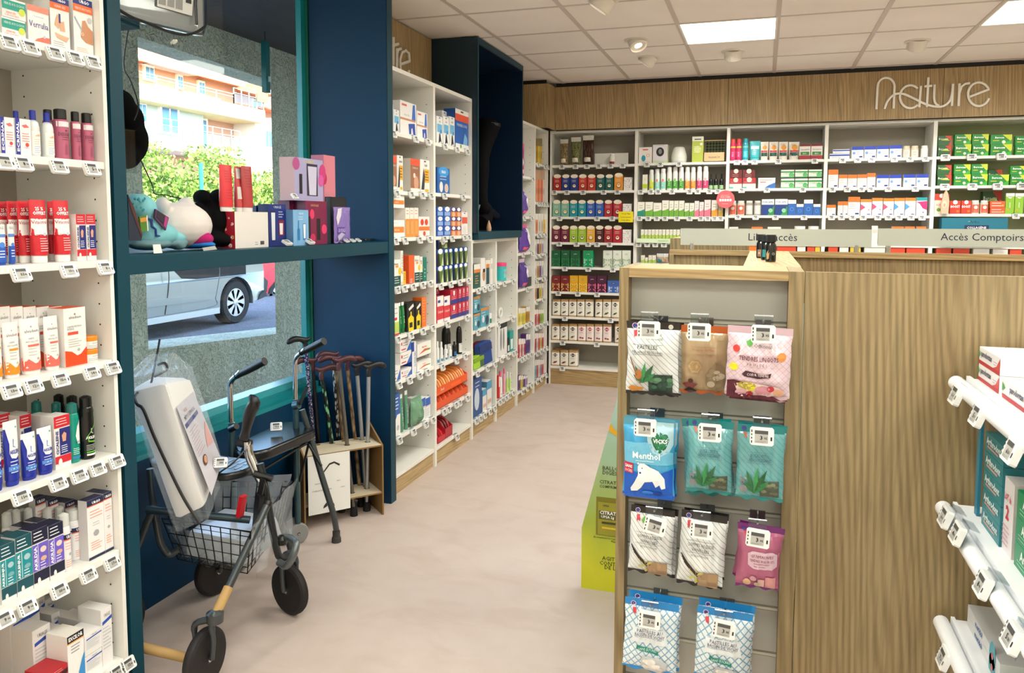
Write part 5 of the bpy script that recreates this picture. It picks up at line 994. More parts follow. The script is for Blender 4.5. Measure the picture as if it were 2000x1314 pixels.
b_('pnw', 'red and white carton', '#d93a44', [('r', 0, .62, 1, 1, '#efecea'), ('r', .1, .75, .5, .85, '#2a3a8a'), ('r', 0, 0, 1, .12, '#efecea'), ('t', .5, .4, .14, 'Compeed', '#ffffff', .8)], d=.07); b_('mus', 'red carton with blue foot and white shield', '#c8304c', [('r', 0, 0, 1, .28, '#2a3a8a'), ('p', [(.35, .9), (.65, .9), (.6, .62), (.5, .55), (.4, .62)], '#efecea'), ('k', .2, .8, .48, .35, 2, '#f2dada')], side='#b82c48', d=.08)
place_row('y', .897, f'fifth shelf of {P2_}', rw('pnw pnw', [(388, 436), (438, 484)], 556)+grid('mus', [(486, 540), (543, 570), (572, 598), (600, 627)], [590, 480], .897, .098)+[('mus', 447, 484, 480, {'z': .897+.155, 'h': .05})], Q2)
style('whb', 'bottle', 'white dropper bottle with blue label', '#eceeee', [('r', 0, .1, 1, .3, '#3f8ab0')], cap='#f2f3f2', capw=.6, caph=.25); style('blb', 'bottle', 'big black bottle with white label', '#101012', [('r', 0, .1, 1, .55, '#e2e0dc'), ('k', .15, .85, .5, .2, 4, '#6a6a6a')], cap='#d9d9d6', capw=.3, caph=.12, shoulder=.25); style('bls', 'bottle', 'small black bottle with blue label', '#141416', [('r', 0, .1, 1, .5, '#2a6aa8')], cap='#1a1a1c')
place_row('y', .634, f'sixth shelf of {P2_}', rw('whb whb whb whb bls blb', [(390, 416), (418, 444), (450, 478), (482, 510), (514, 546), (548, 592)], 935, {0: 890, 1: 893, 2: 915, 3: 925, 4: 890, 5: 748})+[('blb', 452, 520, 752, {'back': .06})], Q2)
def tray(name, label, y0, y1, z, h, d, col, fill, group=None, words_=None):
    t = thing(name, label, 'display tray', (-1.95, (y0+y1)/2, z+.0005), PI/2, group); w = y1-y0; m = M(col, .4); mb = MB()
    mb.box(-w/2, w/2, 0, .003, 0, h*.55, m).box(-w/2, w/2, d-.003, d, 0, h, m).box(-w/2, w/2, 0, d, 0, .003, m)
    for s in (-1, 1): mb.prism([(0, 0), (d, 0), (d, h), (d*.4, h), (0, h*.55)], s*w/2-.0015, s*w/2+.0015, m, 'yz')
    if words_: art(mb, [('t', .25, .6, .34, words_, '#f6e8dc', .3, 0, .02), ('k', .06, .4, .25, .18, 1, '#f6e8dc'), ('r', .5, .3, .8, .7, shade(col, 1.15))], w, h*.55)
    mb.build('carton_tray', t); n = max(3, int(w/.035)); mb = MB()
    for i in range(n): x = -w/2+w*(i+.5)/n; mb.tube(spline([(x, .015, h*.2), (x+.004, d*.3, h*.86), (x, d*.9, h*.9)], 4), .013, M(fill if i % 2 else shade(fill, 1.4), .3), 6)
    mb.build('sachets', t); return t
yy = lambda px, py=780, X=-1.95: atx(px, py, X).y
a, b = 4.39, 4.982
tray('display_tray', 'orange snack display tray, lower of two stacked in second left bay', a, b, .338, .085, .2, '#e2531c', '#c8441a'); tray('display_tray', 'orange Food display tray, upper of two stacked in second left bay', a, b-.01, .338+.088, .10, .2, '#e8581c', '#e07a3a', None, 'Food.')
tray('display_tray', 'short orange tray at the left front of the snack shelf', yy(750+395/3.7545)-.0, yy(750+450/3.7545), .338+.19, .03, .1, '#e8581c', '#e07a3a') if False else None
a, b = yy(750+462/4.379, 840), 4.70
tray('display_tray', 'dark red display tray on the bottom shelf of second left bay', a+.12, b, .1165, .12, .18, '#b01f2c', '#7a1620'); tray('display_tray', 'bright red empty tray in front of the dark red one', a, a+.115, .1165, .07, .16, '#c8202e', '#a01a26')
# low bays
b_('ocg', 'white carton with orange top and dark green foot', '#2a5a52', [('r', 0, .78, 1, 1, '#e8e4dc'), ('r', 0, .64, 1, .78, '#d9843a'), ('k', .2, .8, .5, .2, 4, '#d8a05a')], d=.08); b_('fac', 'white carton with face picture', '#e9e6e2', [('c', .7, .4, .3, '#b98a6a', 1.6), ('r', .5, .5, 1, .62, '#2a2220')], d=.08); b_('ocb', 'cream carton with dark green panel', '#e6e0d6', [('r', .1, .05, .8, .85, '#24525a'), ('r', .1, .7, .8, .85, '#d9843a')], side='#efece6', d=.08)
place_row('y', 1.064, f'top shelf of {P3_}', rw('ocg fac ocb bx_w', [(658, 706), (708, 742), (745, 780), (782, 797)], 300, {0: 322, 1: 278, 2: 293, 3: 280}), Q2)
b_('tbl', 'pale blue carton with tan lid', '#4fa0b8', [('r', 0, .84, 1, 1, '#c88a4a'), ('c', .3, .4, .14, '#d8e4e8'), ('k', .1, .6, .75, .6, 2, '#d8e8ee'), ('c', .75, .3, .2, '#2a4a5a')], side='#3f8aa2', d=.08); style('jrt', 'jar', 'small white jar with teal label', '#e9ecea', [('r', 0, .1, 1, .8, '#1f7a6a')], cap='#eceeee')
place_row('y', .766, f'second shelf of {P3_}', [('tbl', 657, 705, 685), ('tbl', 657, 705, 582, {'z': .766+.12, 'h': .117}), ('tbl', 707, 772, 640), ('jrt', 774, 803, 682)], Q2)
def pouchcase(label, a, b, tp, z, col, back=0, lean=0):
    A, Bq = atx(a, tp, -1.95-back), atx(b, tp, -1.95-back); w = Bq.y-A.y; h = A.z-z; mb = MB(); n = 12; P = [(-w/2, 0), (w/2, 0), (w/2, h*.85)]+[(w/2*math.cos(PI*i/n), h*.85+h*.15*math.sin(PI*i/n)) for i in range(1, n)]+[(-w/2, h*.85)]
    mb.prism(P, 0, .035, M(col, .7), 'xz'); o = mb.build('glasses_case', loc=(-1.95-back, (A.y+Bq.y)/2, z+.006), rot=(lean, 0, PI/2), bevel=.004); f = MB(); f.prism([(-w/2+.003, h*.55), (w/2-.003, h*.55), (w/2-.003, h*.86), (-w/2+.003, h*.86)], -.006, -.001, M(shade(col, .8), .7), 'xz'); f.build('flap', o)
    return tag(o, label, 'case', 'soft cases on the third low bay shelf')
pcs = [('lime green soft case at the left of the low bay', 750+660/3.7545, 750+735/3.7545, 430+1015/3.7545, '#9cc832', 0), ('navy blue soft case at the front of the low bay', 750+708/3.7545, 750+800/3.7545, 430+910/3.7545, '#1d3f86', .0), ('red soft case behind the navy blue one', 750+690/3.7545, 750+750/3.7545, 430+905/3.7545, '#a82838', .05), ('green soft case behind the lime one', 750+656/3.7545, 750+700/3.7545, 430+960/3.7545, '#6da02c', .05)]
for l_, a, b, t_, c_, bk in pcs: pouchcase(l_, a, b, t_, .47, c_, bk, -.1)
b_('bfl', 'dark blue carton with white figure', '#23508f', [('c', .4, .45, .3, '#c8d8e8', 1.6), ('k', .2, .8, .9, .8, 2, '#dfe8f4')], d=.1); style('bfw', 'bottle', 'pale blue water shaped bottle', '#9ccbe8', [('r', 0, .0, 1, .18, '#2a6ac0'), ('t', .5, .08, .1, 'S.O.S', '#ffffff', .8)], cap='#3f8ad0', caph=.12, capw=.5, shoulder=.3, flat=.6); b_('bxa', 'white carton with blue top and fingers', '#e8e6e4', [('r', 0, .7, 1, 1, '#4f9cc8'), ('c', .25, .25, .1, '#d9a080', 1.8), ('c', .5, .25, .1, '#d9a080', 1.8), ('c', .75, .25, .1, '#d9a080', 1.8)], side='#3f7a9c', d=.1)
place_row('y', .13, f'bottom shelf of {P3_}', [('bfl', 655, 718, 1160)], Q2); place_row('y', .13, f'bottom shelf front of {P3_}', rw('bfw bxa bxa', [(782, 838), (842, 878), (880, 922)], 190, {1: 262, 2: 190}), Q3)
style('tub', 'jar', 'turquoise tub with pink and white lid', '#39b8bc', [('r', .2, .2, .8, .8, '#7ad4d4'), ('t', .5, .55, .2, 'PoPoLini', '#e0447c', .6)], cap='#e9447f', caph=.2, cat='tub', nm='wipes_tub')
place_row('y', 1.069, f'top shelf of {P4_}', [('tub', 846, 944, 312), ('tub', 833, 850, 255, {'back': .05, 'look': 'turquoise pack with pink lid'})], Q2)
mb = MB(); c = atx(750+852/3.7545, 430+645/3.7545, -2.0); mb.tube([(0, .035*math.cos(2*PI*i/20), .04+.035*math.sin(2*PI*i/20)) for i in range(20)], .011, '#e2e0da', 8, closed=True); tag(mb.build('foam_ring', loc=(-2.0, c.y, .7665)), 'white foam ring pad standing alone in low bay two', 'pad')
b_('crt', 'white pack with black band and grey crutch picture', '#e9e8e6', [('r', .2, .84, 1, 1, '#1f2430'), ('c', .3, .5, .1, '#8a8c90', 4), ('c', .6, .5, .1, '#8a8c90', 4)], d=.04); b_('tlb', 'slim teal carton with white panel', '#159a94', [('r', .2, .1, .8, .6, '#e4f0ee')], d=.05); b_('bkb', 'slim black and white carton', '#23252a', [('r', .1, .1, .9, .5, '#e4e4e4')], d=.05)
place_row('y', .478, f'third shelf of {P4_}', rw('crt bkb tlb', [(836, 904), (906, 921), (923, 950)], 745, {0: 735, 1: 865, 2: 812}), Q2)
style('spb', 'bottle', 'white spray bottle with pink trigger top', '#f1efee', [('r', .1, .1, .9, .6, '#e9e2e4'), ('c', .3, .2, .2, '#4a9a4a')], cap='#f06a9a', caph=.22, capw=.7, shoulder=.25); style('grb', 'bottle', 'clear bottle with lime green contents', '#b9e070', [('r', .2, .2, .8, .6, '#dff0b8')], cap='#e9efe2', caph=.3, capw=.5, shoulder=.3); style('pkb', 'bottle', 'pink bottle with pink cap', '#f0a0b8', [], cap='#f0568a', caph=.2, capw=.6, shoulder=.3); b_('rdb', 'slim red and white carton', '#d8302c', [('r', .1, .5, .9, .95, '#ece6e4')], d=.05)
place_row('y', .15, f'bottom shelf of {P4_}', rw('rdb spb pkb grb grb', [(980, 992), (994, 1024), (1026, 1050), (1052, 1074), (1076, 1096)], 110, {0: 145, 2: 85, 3: 115, 4: 120}), Q3)
# purple pack bay and corner bay
b_('mag', 'big magenta hygiene pack', '#c02a72', [('r', 0, .84, 1, 1, '#ee4f96'), ('p', [(.4, .4), (.75, .55), (.95, .42), (.7, .28)], '#f2e8ee'), ('r', .6, .08, .9, .2, '#f2e8ee')], side='#e9e2ea', d=.12, cat='pack', nm='hygiene_pack')
def pk(key, look, body, top): style(key, 'bag', look, body, [('c', .7, .55, .25, '#f0ecf4', 1.5), ('r', .1, .1, .5, .2, '#e9608a'), ('t', .5, .75, .06, 'TENA', '#f2eef6', .5)], top=top, toph=.12, both=.03, d=.12, cat='pack', nm='hygiene_pack')
pk('pup', 'purple pack with pink and white top', '#5a3a9a', '#f0649c'); pk('pup2', 'dark purple pack with pale top', '#4a2f86', '#e8c8e0')
place_row('y', 1.922, f'top shelf of {P5_}', [('mag', 684, 726, 300)], Q8); place_row('y', 1.582, f'second shelf of {P5_}', [('pup', 684, 716, 735)], Q8); place_row('y', 1.276, f'third shelf of {P5_}', [('pup', 990, 1048, 30)], Q2)
b_('gry', 'grey and black boxed device', '#c9c6cc', [('r', 0, 0, 1, .45, '#2c3236'), ('c', .3, .6, .2, '#8a7a70')], d=.08)
place_row('y', .972, f'fourth shelf of {P5_}', rw('pup2 gry', [(990, 1030), (1034, 1082)], 283, {1: 335}), Q2)
def strips(z, place, xs, top, tr, cols, look, kind='box', d=.05, band='#efece8'):
    for i, c in enumerate(dict.fromkeys(cols)):
        b_(f'q{c}{look[:6]}', look, c, [('r', 0, .7, 1, 1, band), ('c', .5, .35, .3, shade(c, .8), 2)], d=d)
    n = len(cols); w = (xs[1]-xs[0])/n
    place_row('y', z, place, [(f'q{c}{look[:6]}', xs[0]+w*i, xs[0]+w*(i+.93), top) for i, c in enumerate(cols)], tr)
strips(.661, f'fifth shelf of {P5_}', (986, 1040), 645, Q2, ['#e2d04a', '#eadf8a', '#d8c83c', '#e2d04a'], 'slim white and yellow carton'); strips(.661, f'fifth shelf end of {P5_}', (1042, 1070), 635, Q2, ['#b8862a', '#c8962f'], 'slim amber carton')
strips(.386, f'sixth shelf of {P5_}', (986, 1038), 870, Q2, ['#c8404a', '#d8d0d0', '#c8404a', '#d8d0d0', '#b83a44'], 'slim toothbrush pack, red and white'); strips(.386, f'sixth shelf end of {P5_}', (1042, 1074), 835, Q2, ['#5a3a8a', '#4a3078'], 'purple toothbrush blister')
strips(.105, f'bottom shelf of {P5_}', (986, 1055), 1140, Q2, ['#6a4a8a', '#e2c83a', '#6a4a8a', '#b89ac8'], 'small purple and yellow carton', d=.08)
P6_ = 'corner bay'
strips(2.057, f'top shelf of {P6_}', (843, 905), 255, Q8, ['#c9a22a', '#e6d060', '#e2b83a'], 'tall yellow hang pack', band='#8a7a5a'); strips(1.712, f'second shelf of {P6_}', (845, 930), 565, Q8, ['#e0a070', '#e8705a', '#e0a070', '#e8705a', '#e8d0c0'], 'peach and coral brush pack', band='#c9a88a'); strips(1.431, f'third shelf of {P6_}', (838, 948), 998, Q8, ['#e89a7a', '#e9e4da', '#e9dfc8', '#e2b83a'], 'white and yellow carton', band='#f0ece6')
for z, nme, y0, cols, lk in ((1.245, 'fourth', 140, ['#e9e2d8', '#8a6a8a', '#d8a05a', '#c8b8d8'], 'white brace pack with brown cross'), (1.028, 'fifth', 298, ['#e9e2d8', '#c89a5a', '#8a6a9a', '#d9d2e2'], 'white pack with brown cross'), (.834, 'sixth', 463, ['#d8a088', '#2a2a2c', '#e2d04a', '#d9c8b8'], 'mixed yellow and black pack'), (.599, 'seventh', 655, ['#c8404a', '#d9a8a8', '#b8343c', '#8ab83a', '#9ac04a'], 'slim toothpaste pack'), (.359, 'eighth', 828, ['#b8485a', '#d8d0d0', '#c8505a', '#d8c86a', '#c8404a'], 'slim toothbrush pack'), (.1, 'bottom', 1022, ['#8ab8c8', '#c8606a', '#d8d0d0', '#9a86a8', '#c8505a'], 'slim pastel toothbrush pack')):
    strips(z, f'{nme} shelf of {P6_}', (1106, 1172), y0, Q2, cols, lk)
# tags along the left run
def TL(z, place, xs, tr, **k): tag_row('y', z, place, xs, tr, front=-1.918, **k)
for z, n, xs, tr in ((2.03, 'top', [70, 232, 322], Q1), (1.71, 'second', [95, 202, 282, 345], Q1), (1.45, 'third', [85, 155, 262, 335], Q2), (1.18, 'fourth', [98, 150, 215, 283, 338], Q2), (.903, 'fifth', [105, 197, 286, 360], Q2), (.645, 'sixth', [112, 188, 262, 320], Q2), (.33, 'seventh', [133, 253, 358, 420], Q3)): TL(z, f'{n} shelf of {P1_}', xs, tr)
for z, n, xs, tr in ((2.025, 'top', [448, 536, 612], Q1), (1.717, 'second', [443, 580], Q1), (1.447, 'third', [445, 500, 590, 622], Q2), (1.15, 'fourth', [418, 490, 557, 618], Q2), (.897, 'fifth', [467, 607], Q2), (.634, 'sixth', [430, 532, 597], Q2), (.338, 'seventh', [515, 553, 617, 648, 713], Q3), (.116, 'bottom', [625], Q3)): TL(z, f'{n} shelf of {P2_}', xs, tr)
for z, n, p_, xs, tr in ((1.064, 'top', P3_, [690, 735, 772, 800], Q2), (.766, 'second', P3_, [690, 768], Q2), (.47, 'third', P3_, [686, 757, 815], Q2), (.13, 'bottom', P3_, [790, 825, 862, 908, 948], Q3), (1.069, 'top', P4_, [832, 882, 947], Q2), (.765, 'second', P4_, [840, 943], Q2), (.478, 'third', P4_, [862, 908, 948, 968], Q2), (.15, 'bottom', P4_, [990, 1014, 1045, 1072, 1106], Q3),
    (1.922, 'top', P5_, [812], Q8), (1.582, 'second', P5_, [728, 802], Q8), (1.276, 'third', P5_, [1020, 1088], Q2), (.972, 'fourth', P5_, [1050], Q2), (.661, 'fifth', P5_, [1037, 1062, 1085], Q2), (.386, 'sixth', P5_, [1010, 1030, 1052, 1078], Q2), (.105, 'bottom', P5_, [1185, 1225, 1262], Q3),
    (2.057, 'top', P6_, [862, 930, 963], Q8), (1.712, 'second', P6_, [868, 888, 912, 938, 960], Q8), (1.431, 'third', P6_, [1130, 1157, 1183], Q2), (1.245, 'fourth', P6_, [1120, 1148, 1190], Q2), (1.028, 'fifth', P6_, [1122, 1165, 1188], Q2), (.834, 'sixth', P6_, [1118, 1168], Q2), (.599, 'seventh', P6_, [1118, 1145, 1170, 1200], Q2), (.359, 'eighth', P6_, [1125, 1150, 1175, 1197], Q2), (.1, 'bottom', P6_, [1310, 1345, 1390], Q3)): TL(z, f'{n} shelf of {p_}', xs, tr)
# ------------------------------------------------------------------ goods on the near left bay (cut by the photo's left edge)
N1, N2, N3, N4 = (0, 0, 3.98), (0, 330, 3.98), (0, 560, 3.285), (0, 940, 3.514)
FN = -1.925
def rown(z, place, items, tr, **k): place_row('y', z, place+' of near bay', items, tr, front=FN, **k)
b_('tlc', 'teal and white wart remedy carton', '#ebe8e6', [('r', 0, .42, 1, .9, '#1f9c8c'), ('t', .5, .72, .13, 'VERRUES AUX COCHON', '#e9f4f0', .85), ('c', .83, .42, .14, '#c9d84a'), ('t', .35, .26, .1, 'VERRUES', '#e2604c', .5), ('t', .38, .12, .09, 'CORS AUX PIEDS', '#e2604c', .6)], d=.1)
b_('ver', 'white Verrulia carton with coral waves', '#efebe9', [('r', 0, .84, 1, 1, '#f08a78'), ('t', .5, .50, .17, 'Verrulia', '#3a3f8f', .9), ('t', .5, .72, .05, 'Traitement', '#9aa8d8', .5), ('p', [(.2, 0), (.4, .12), (.75, .2), (1, .2), (1, 0)], '#f0705c'), ('c', .75, .2, .06, '#c9b8e2'), ('c', .15, .2, .1, '#e6eee0')], d=.08)
b_('vef', 'tall URGO carton with hand picture', '#eeeae7', [('r', 0, .88, 1, 1, '#23307a'), ('t', .62, .94, .05, 'URGO', '#ffffff', .6, 0, .03), ('r', 0, .76, 1, .88, '#ee6a2a'), ('t', .5, .82, .05, 'VERRUES', '#f8e4d8', .6), ('p', [(.2, .45), (.35, .66), (.5, .6), (.48, .45), (.4, .38)], '#dba888'), ('p', [(.5, .35), (.45, .52), (.7, .55), (.75, .35)], '#dba888'), ('r', .42, .5, .52, .68, '#3a3a7a'), ('p', [(.2, .3), (.5, .27), (.95, .25), (.8, .15), (.3, .2)], '#e2b090'), ('k', .1, .9, .12, .04, 3, '#a8a8b4')], d=.06, side='#dfdcdb')
b_('veg', 'tall URGO carton with foot picture', '#efebe8', [('r', 0, .88, 1, 1, '#23307a'), ('t', .58, .94, .06, 'URGO', '#ffffff', .75, 0, .03), ('r', 0, .75, 1, .88, '#ee6a2a'), ('t', .5, .81, .045, 'VERRUES RESISTANTES', '#f8e4d8', .85), ('p', [(.35, .3), (.45, .6), (.6, .62), (.75, .52), (.98, .45), (.98, .2), (.6, .22)], '#c98d68'), ('c', .44, .36, .07, '#f0c8ac'), ('c', .44, .36, .035, '#d87860'), ('c', .84, .64, .12, '#c8c8cc'), ('p', [(.02, .62), (.4, .42), (.42, .44), (.05, .66)], '#9ab0c8'), ('k', .1, .9, .1, .04, 3, '#d8a090')], d=.06, side='#dfdcdb')
rown(2.032, 'top shelf', [('tlc', 8, 198, 148, {'h': .048}), ('tlc', 8, 198, 5, {'z': 2.032+.049, 'h': .05}), ('ver', 207, 377, 52), ('vef', 380, 533, -18), ('veg', 560, 714, -8)], N1)
b_('ecr', 'white ECRINAL carton with blue lettered edge', '#eeebec', [('r', 0, 0, .28, 1, '#2a2f9a'), ('t', .14, .5, .17, 'ECRINAL', '#ffffff', .8, 90, .03), ('p', [(.4, .82), (.7, .86), (.9, .78), (.6, .76)], '#e86a6a'), ('k', .4, .9, .6, .4, 4, '#e08a8a'), ('c', .72, .3, .12, '#d8433a'), ('t', .65, .22, .05, 'Ongles', '#9a5ac8', .5)], d=.05)
style('ecb', 'bottle', 'clear ECRINAL bottle with blue cap', '#dfe3e4', [('r', .05, .1, .95, .9, '#efece9'), ('p', [(.2, .72), (.6, .8), (.85, .72), (.5, .7)], '#f0a878'), ('k', .2, .8, .6, .45, 3, '#eeb48c'), ('k', .2, .8, .35, .15, 4, '#9ab0e0')], cap='#20309a', caph=.21, capw=.5, shoulder=.18)
style('dis', 'bottle', 'pink nail remover bottle with black cap', '#b9607c', [('r', 0, .86, 1, 1, '#e4dfe4'), ('c', .5, .76, .06, '#3a2030', 1), ('t', .5, .66, .09, 'DISSOLVANT', '#3a2030', .9), ('k', .2, .8, .58, .52, 2, '#5a3044'), ('p', [(.4, .12), (.4, .32), (.46, .4), (.54, .4), (.6, .32), (.6, .12)], '#9a4a68')], cap='#151517', caph=.2, capw=.8, shoulder=.05)
rown(1.72, 'second shelf', [('ecr', -5, 108, 912), ('ecr', 112, 236, 925), ('ecb', 230, 336, 856), ('ecb', 340, 446, 876), ('dis', 440, 570, 848), ('dis', 566, 648, 868, {'look': 'pink nail remover bottle with black cap'}), ('dis', 652, 752, 880), ('ecb', 104, 190, 862, {'back': .07}), ('dis', 352, 440, 852, {'back': .06})], N1)
style('vit', 'tube', 'red and white Vitacitral tube', '#d02230', [('r', 0, .36, 1, .66, '#f0eeec'), ('c', .5, .68, .5, '#d02230', .2), ('c', .5, .36, .5, '#d02230', .12), ('t', .5, .84, .065, '25 %', '#ffffff', .6, 0, .03), ('t', .5, .76, .065, 'OFFERT', '#ffffff', .8, 0, .03), ('t', .42, .60, .065, 'Vitacitral', '#b8303c', .85), ('c', .62, .38, .1, '#b8d4ee'), ('k', .3, .9, .3, .08, 6, '#f4c8c8')], cap='#f1efec', caph=.12, top='#d02230')
style('ura', 'tube', 'white and blue tube', '#e9e8e6', [('r', 0, 0, 1, .42, '#2457b8'), ('r', 0, .66, 1, .74, '#5a86d0'), ('c', .5, .46, .25, '#4a86dc'), ('t', .5, .9, .07, 'URIAGE', '#8a8a92', .7), ('k', .2, .8, .3, .15, 3, '#ffffff')], cap='#2457b8', caph=.06)
b_('cic', 'slim CICALEINE carton, red and navy', '#ece9e6', [('r', 0, .78, 1, 1, '#cf2433'), ('k', .12, .88, .94, .84, 3, '#f6d8d8'), ('r', .32, .25, 1, .76, '#252a7a'), ('t', .16, .5, .17, 'CICALEINE', '#252a7a', .45, 90, .03), ('p', [(.5, .5), (.45, .62), (.6, .68), (.75, .64), (.7, .5)], '#d8a080'), ('k', .4, .8, .42, .3, 4, '#ffffff'), ('r', .0, .1, 1, .24, '#cf2433'), ('c', .3, .12, .12, '#ece9e6', 1.8)], d=.05)
rown(1.425, 'third shelf', [('ura', -40, 68, 430), ('ura', 62, 124, 428, {'back': .02}), ('vit', 245, 404, 240), ('vit', 430, 580, 245), ('cic', 586, 660, 352), ('cic', 663, 738, 352), ('vit', 165, 285, 248, {'back': .03}), ('vit', 85, 205, 250, {'back': .06}), ('vit', 5, 120, 253, {'back': .09}), ('vit', 375, 450, 252, {'back': .06}), ('vit', -60, 60, 253, {'back': .12})], N2)
def alv(key, look, c): style(key, 'tube', look, '#f0edea', [('p', [(0, 0), (1, 0), (1, .26), (.6, .14), (.45, .13), (.2, .22), (0, .26)], c), ('c', .5, .84, .04, '#9a9490'), ('t', .5, .76, .06, 'alvadiem', '#7a7672', .75), ('t', .4, .62, .035, 'CRÈME', '#6a6662', .35), ('t', .45, .56, .04, 'ANTI-CALLOSITÉS', '#6a6662', .65), ('r', .2, .46, .8, .5, c), ('k', .2, .75, .42, .3, 3, '#c4beb8'), ('c', .62, .22, .06, '#b8b2ae')], cap='#efece9', caph=.07)
alv('alo', 'white tube with orange foot wave', '#ee8f20'); alv('alc', 'white tube with coral foot wave', '#ef6a5c')
b_('alb', 'white carton with orange red wave and lid', '#efebe8', [('p', [(0, 0), (1, 0), (1, .3), (.72, .19), (.55, .17), (.3, .25), (0, .28)], '#e04a1c'), ('c', .5, .89, .04, '#8a8480'), ('t', .5, .84, .05, 'alvadiem', '#6a6662', .65), ('t', .45, .68, .03, 'SOIN PROTECTION', '#5a5652', .65), ('t', .28, .64, .03, 'INTENSE', '#5a5652', .3), ('r', .15, .54, .62, .59, '#e0503c'), ('k', .15, .85, .46, .34, 4, '#c8c0ba'), ('c', .62, .27, .06, '#b8b2ae')], top='#e8521c', side='#e9e5e1', d=.06)
style('alj', 'jar', 'white cream jar with orange lid', '#f0edea', [('t', .5, .75, .16, 'alvadiem', '#7a7672', .6), ('k', .1, .9, .4, .2, 2, '#8a8480')], cap='#ef8a1a', caph=.40, cat='jar')
rown(1.117, 'fourth shelf', [('alo', -70, 26, 195), ('alo', 28, 149, 230), ('alc', 143, 295, 205), ('alc', 292, 403, 190), ('alb', 402, 548, 135), ('alj', 550, 665, 350, {'h': .038}), ('alj', 549, 660, 232, {'z': 1.117+.0395, 'h': .038})]+[('alb', 318-84*i, 398-84*i, 128, {'back': .07+.004*i, 'd': .05}) for i in range(5)], N3)
style('aki', 'tube', 'white and dark blue AKILEINE tube', '#20309c', [('p', [(.0, 1), (.25, .62), (.2, .45), (1, .45), (1, 1)], '#f0efee'), ('p', [(.2, .47), (.3, .38), (.6, .36), (1, .42), (1, .47)], '#f0efee'), ('t', .6, .48, .07, 'AKILEINE', '#20309c', .78, 0, .03), ('p', [(.45, .56), (.5, .7), (.6, .68), (.52, .58), (.7, .54)], '#8a9ac8'), ('c', .85, .88, .07, '#5ab0a8'), ('k', .2, .85, .32, .14, 4, '#c8d4f0'), ('r', .1, .16, .9, .24, '#4f8ad8')], cap='#20309c', caph=.09, top='#f0efee')
def cn(key, look, base, cap, it): style(key, 'can', look, base, it, cap=cap, caph=.17, clearcap=True)
cn('akt', 'teal AKILEINE spray can with clear cap', '#13907f', '#1f6f6a', [('p', [(.9, .98), (.5, .8), (.35, .6), (.5, .42), (1, .4), (1, .9)], '#eef0ee'), ('t', .65, .46, .05, 'AKILEINE', '#13605a', .7), ('k', .15, .85, .32, .2, 4, '#c8eee6'), ('r', .1, .1, .9, .14, '#4a7ad0')])
cn('akb', 'black AKILEINE spray can with green line', '#0c0d0e', '#121314', [('t', .5, .46, .06, 'AKILEINE', '#f2f2f0', .85, 0, .03), ('p', [(.38, .56), (.42, .66), (.52, .64), (.46, .58), (.62, .53)], '#b8bab8'), ('k', .1, .9, .3, .2, 4, '#c8d0c8'), ('r', .1, .14, .85, .17, '#5ab83a'), ('r', .1, .08, .9, .12, '#e6e8e6'), ('p', [(.7, .98), (.85, .75), (.2, .5), (.25, .4), (.9, .36), (.9, .34), (.2, .37), (.15, .5), (.8, .76), (.66, .98)], '#5ab83a')])
rown(.822, 'fifth shelf', [('aki', -80, 28, 885), ('aki', 30, 139, 863), ('aki', 145, 258, 940), ('aki', 250, 362, 903), ('cic', 340, 446, 826, {'back': .012}), ('akt', 442, 530, 745, {'back': .012}), ('akb', 530, 630, 700, {'back': .0})]+[('cic', 262-70*i, 338-70*i, 822, {'back': .075+.005*i}) for i in range(4)]+[('akt', 345, 420, 740, {'back': .08}), ('akt', 262, 340, 738, {'back': .10}), ('akb', 445, 530, 698, {'back': .10}), ('akb', 360, 440, 690, {'back': .15}), ('akb', 540, 620, 690, {'back': .12})], N3)
def ak(key, look, word, c1, c2): b_(key, look, '#ecebea', [('r', 0, .76, 1, 1, c2), ('k', .1, .9, .94, .82, 3, '#ffffff'), ('r', 0, .28, 1, .74, c1), ('t', .18, .5, .19, word, '#ffffff', .42, 90, .03), ('r', .33, .1, .36, .75, '#e8ecec'), ('c', .68, .62, .2, '#e6d2c2' if c1 == '#6f5cc8' else '#a8c8d0', .9), ('c', .68, .46, .2, '#d8b090' if c1 == '#6f5cc8' else '#7fb0b8', .7), ('k', .45, .9, .4, .3, 3, '#ffffff'), ('r', 0, .08, 1, .27, c2), ('c', .33, .1, .1, '#ecebea', 2)], side='#e2dfe0', top=c2, d=.05)
ak('akj', 'teal AKILENJUR carton', 'AKILENJUR', '#178f9a', '#0f4f5c'); ak('akd', 'purple AKILDIA carton', 'AKILDIA', '#6f5cc8', '#171a3a')
style('urc', 'can', 'white URGO spray can with frosted cap', '#ecebec', [('r', 0, .80, 1, .92, '#20264e'), ('t', .6, .86, .08, 'URGO', '#ffffff', .6, 0, .03), ('r', 0, .77, 1, .8, '#e8704a'), ('k', .2, .9, .7, .56, 3, '#eaa088'), ('c', .6, .42, .14, '#a8acb0'), ('k', .2, .9, .28, .12, 4, '#eaa088')], cap='#d2d4d0', caph=.22)
b_('urt', 'tall white URGO carton with navy lid', '#efecec', [('r', 0, .90, 1, 1, '#1c2248'), ('t', .55, .94, .045, 'URGO', '#ffffff', .75, 0, .03), ('r', 0, .885, 1, .9, '#ee6a3a'), ('k', .15, .9, .80, .70, 3, '#ee9a7a'), ('k', .3, .8, .6, .56, 2, '#a8acb4'), ('c', .5, .42, .16, '#a4a8aa'), ('k', .15, .9, .28, .16, 4, '#ee9a7a'), ('r', 0, 0, 1, .045, '#1c2248')], top='#1c2248', side='#dedbdc', d=.07)
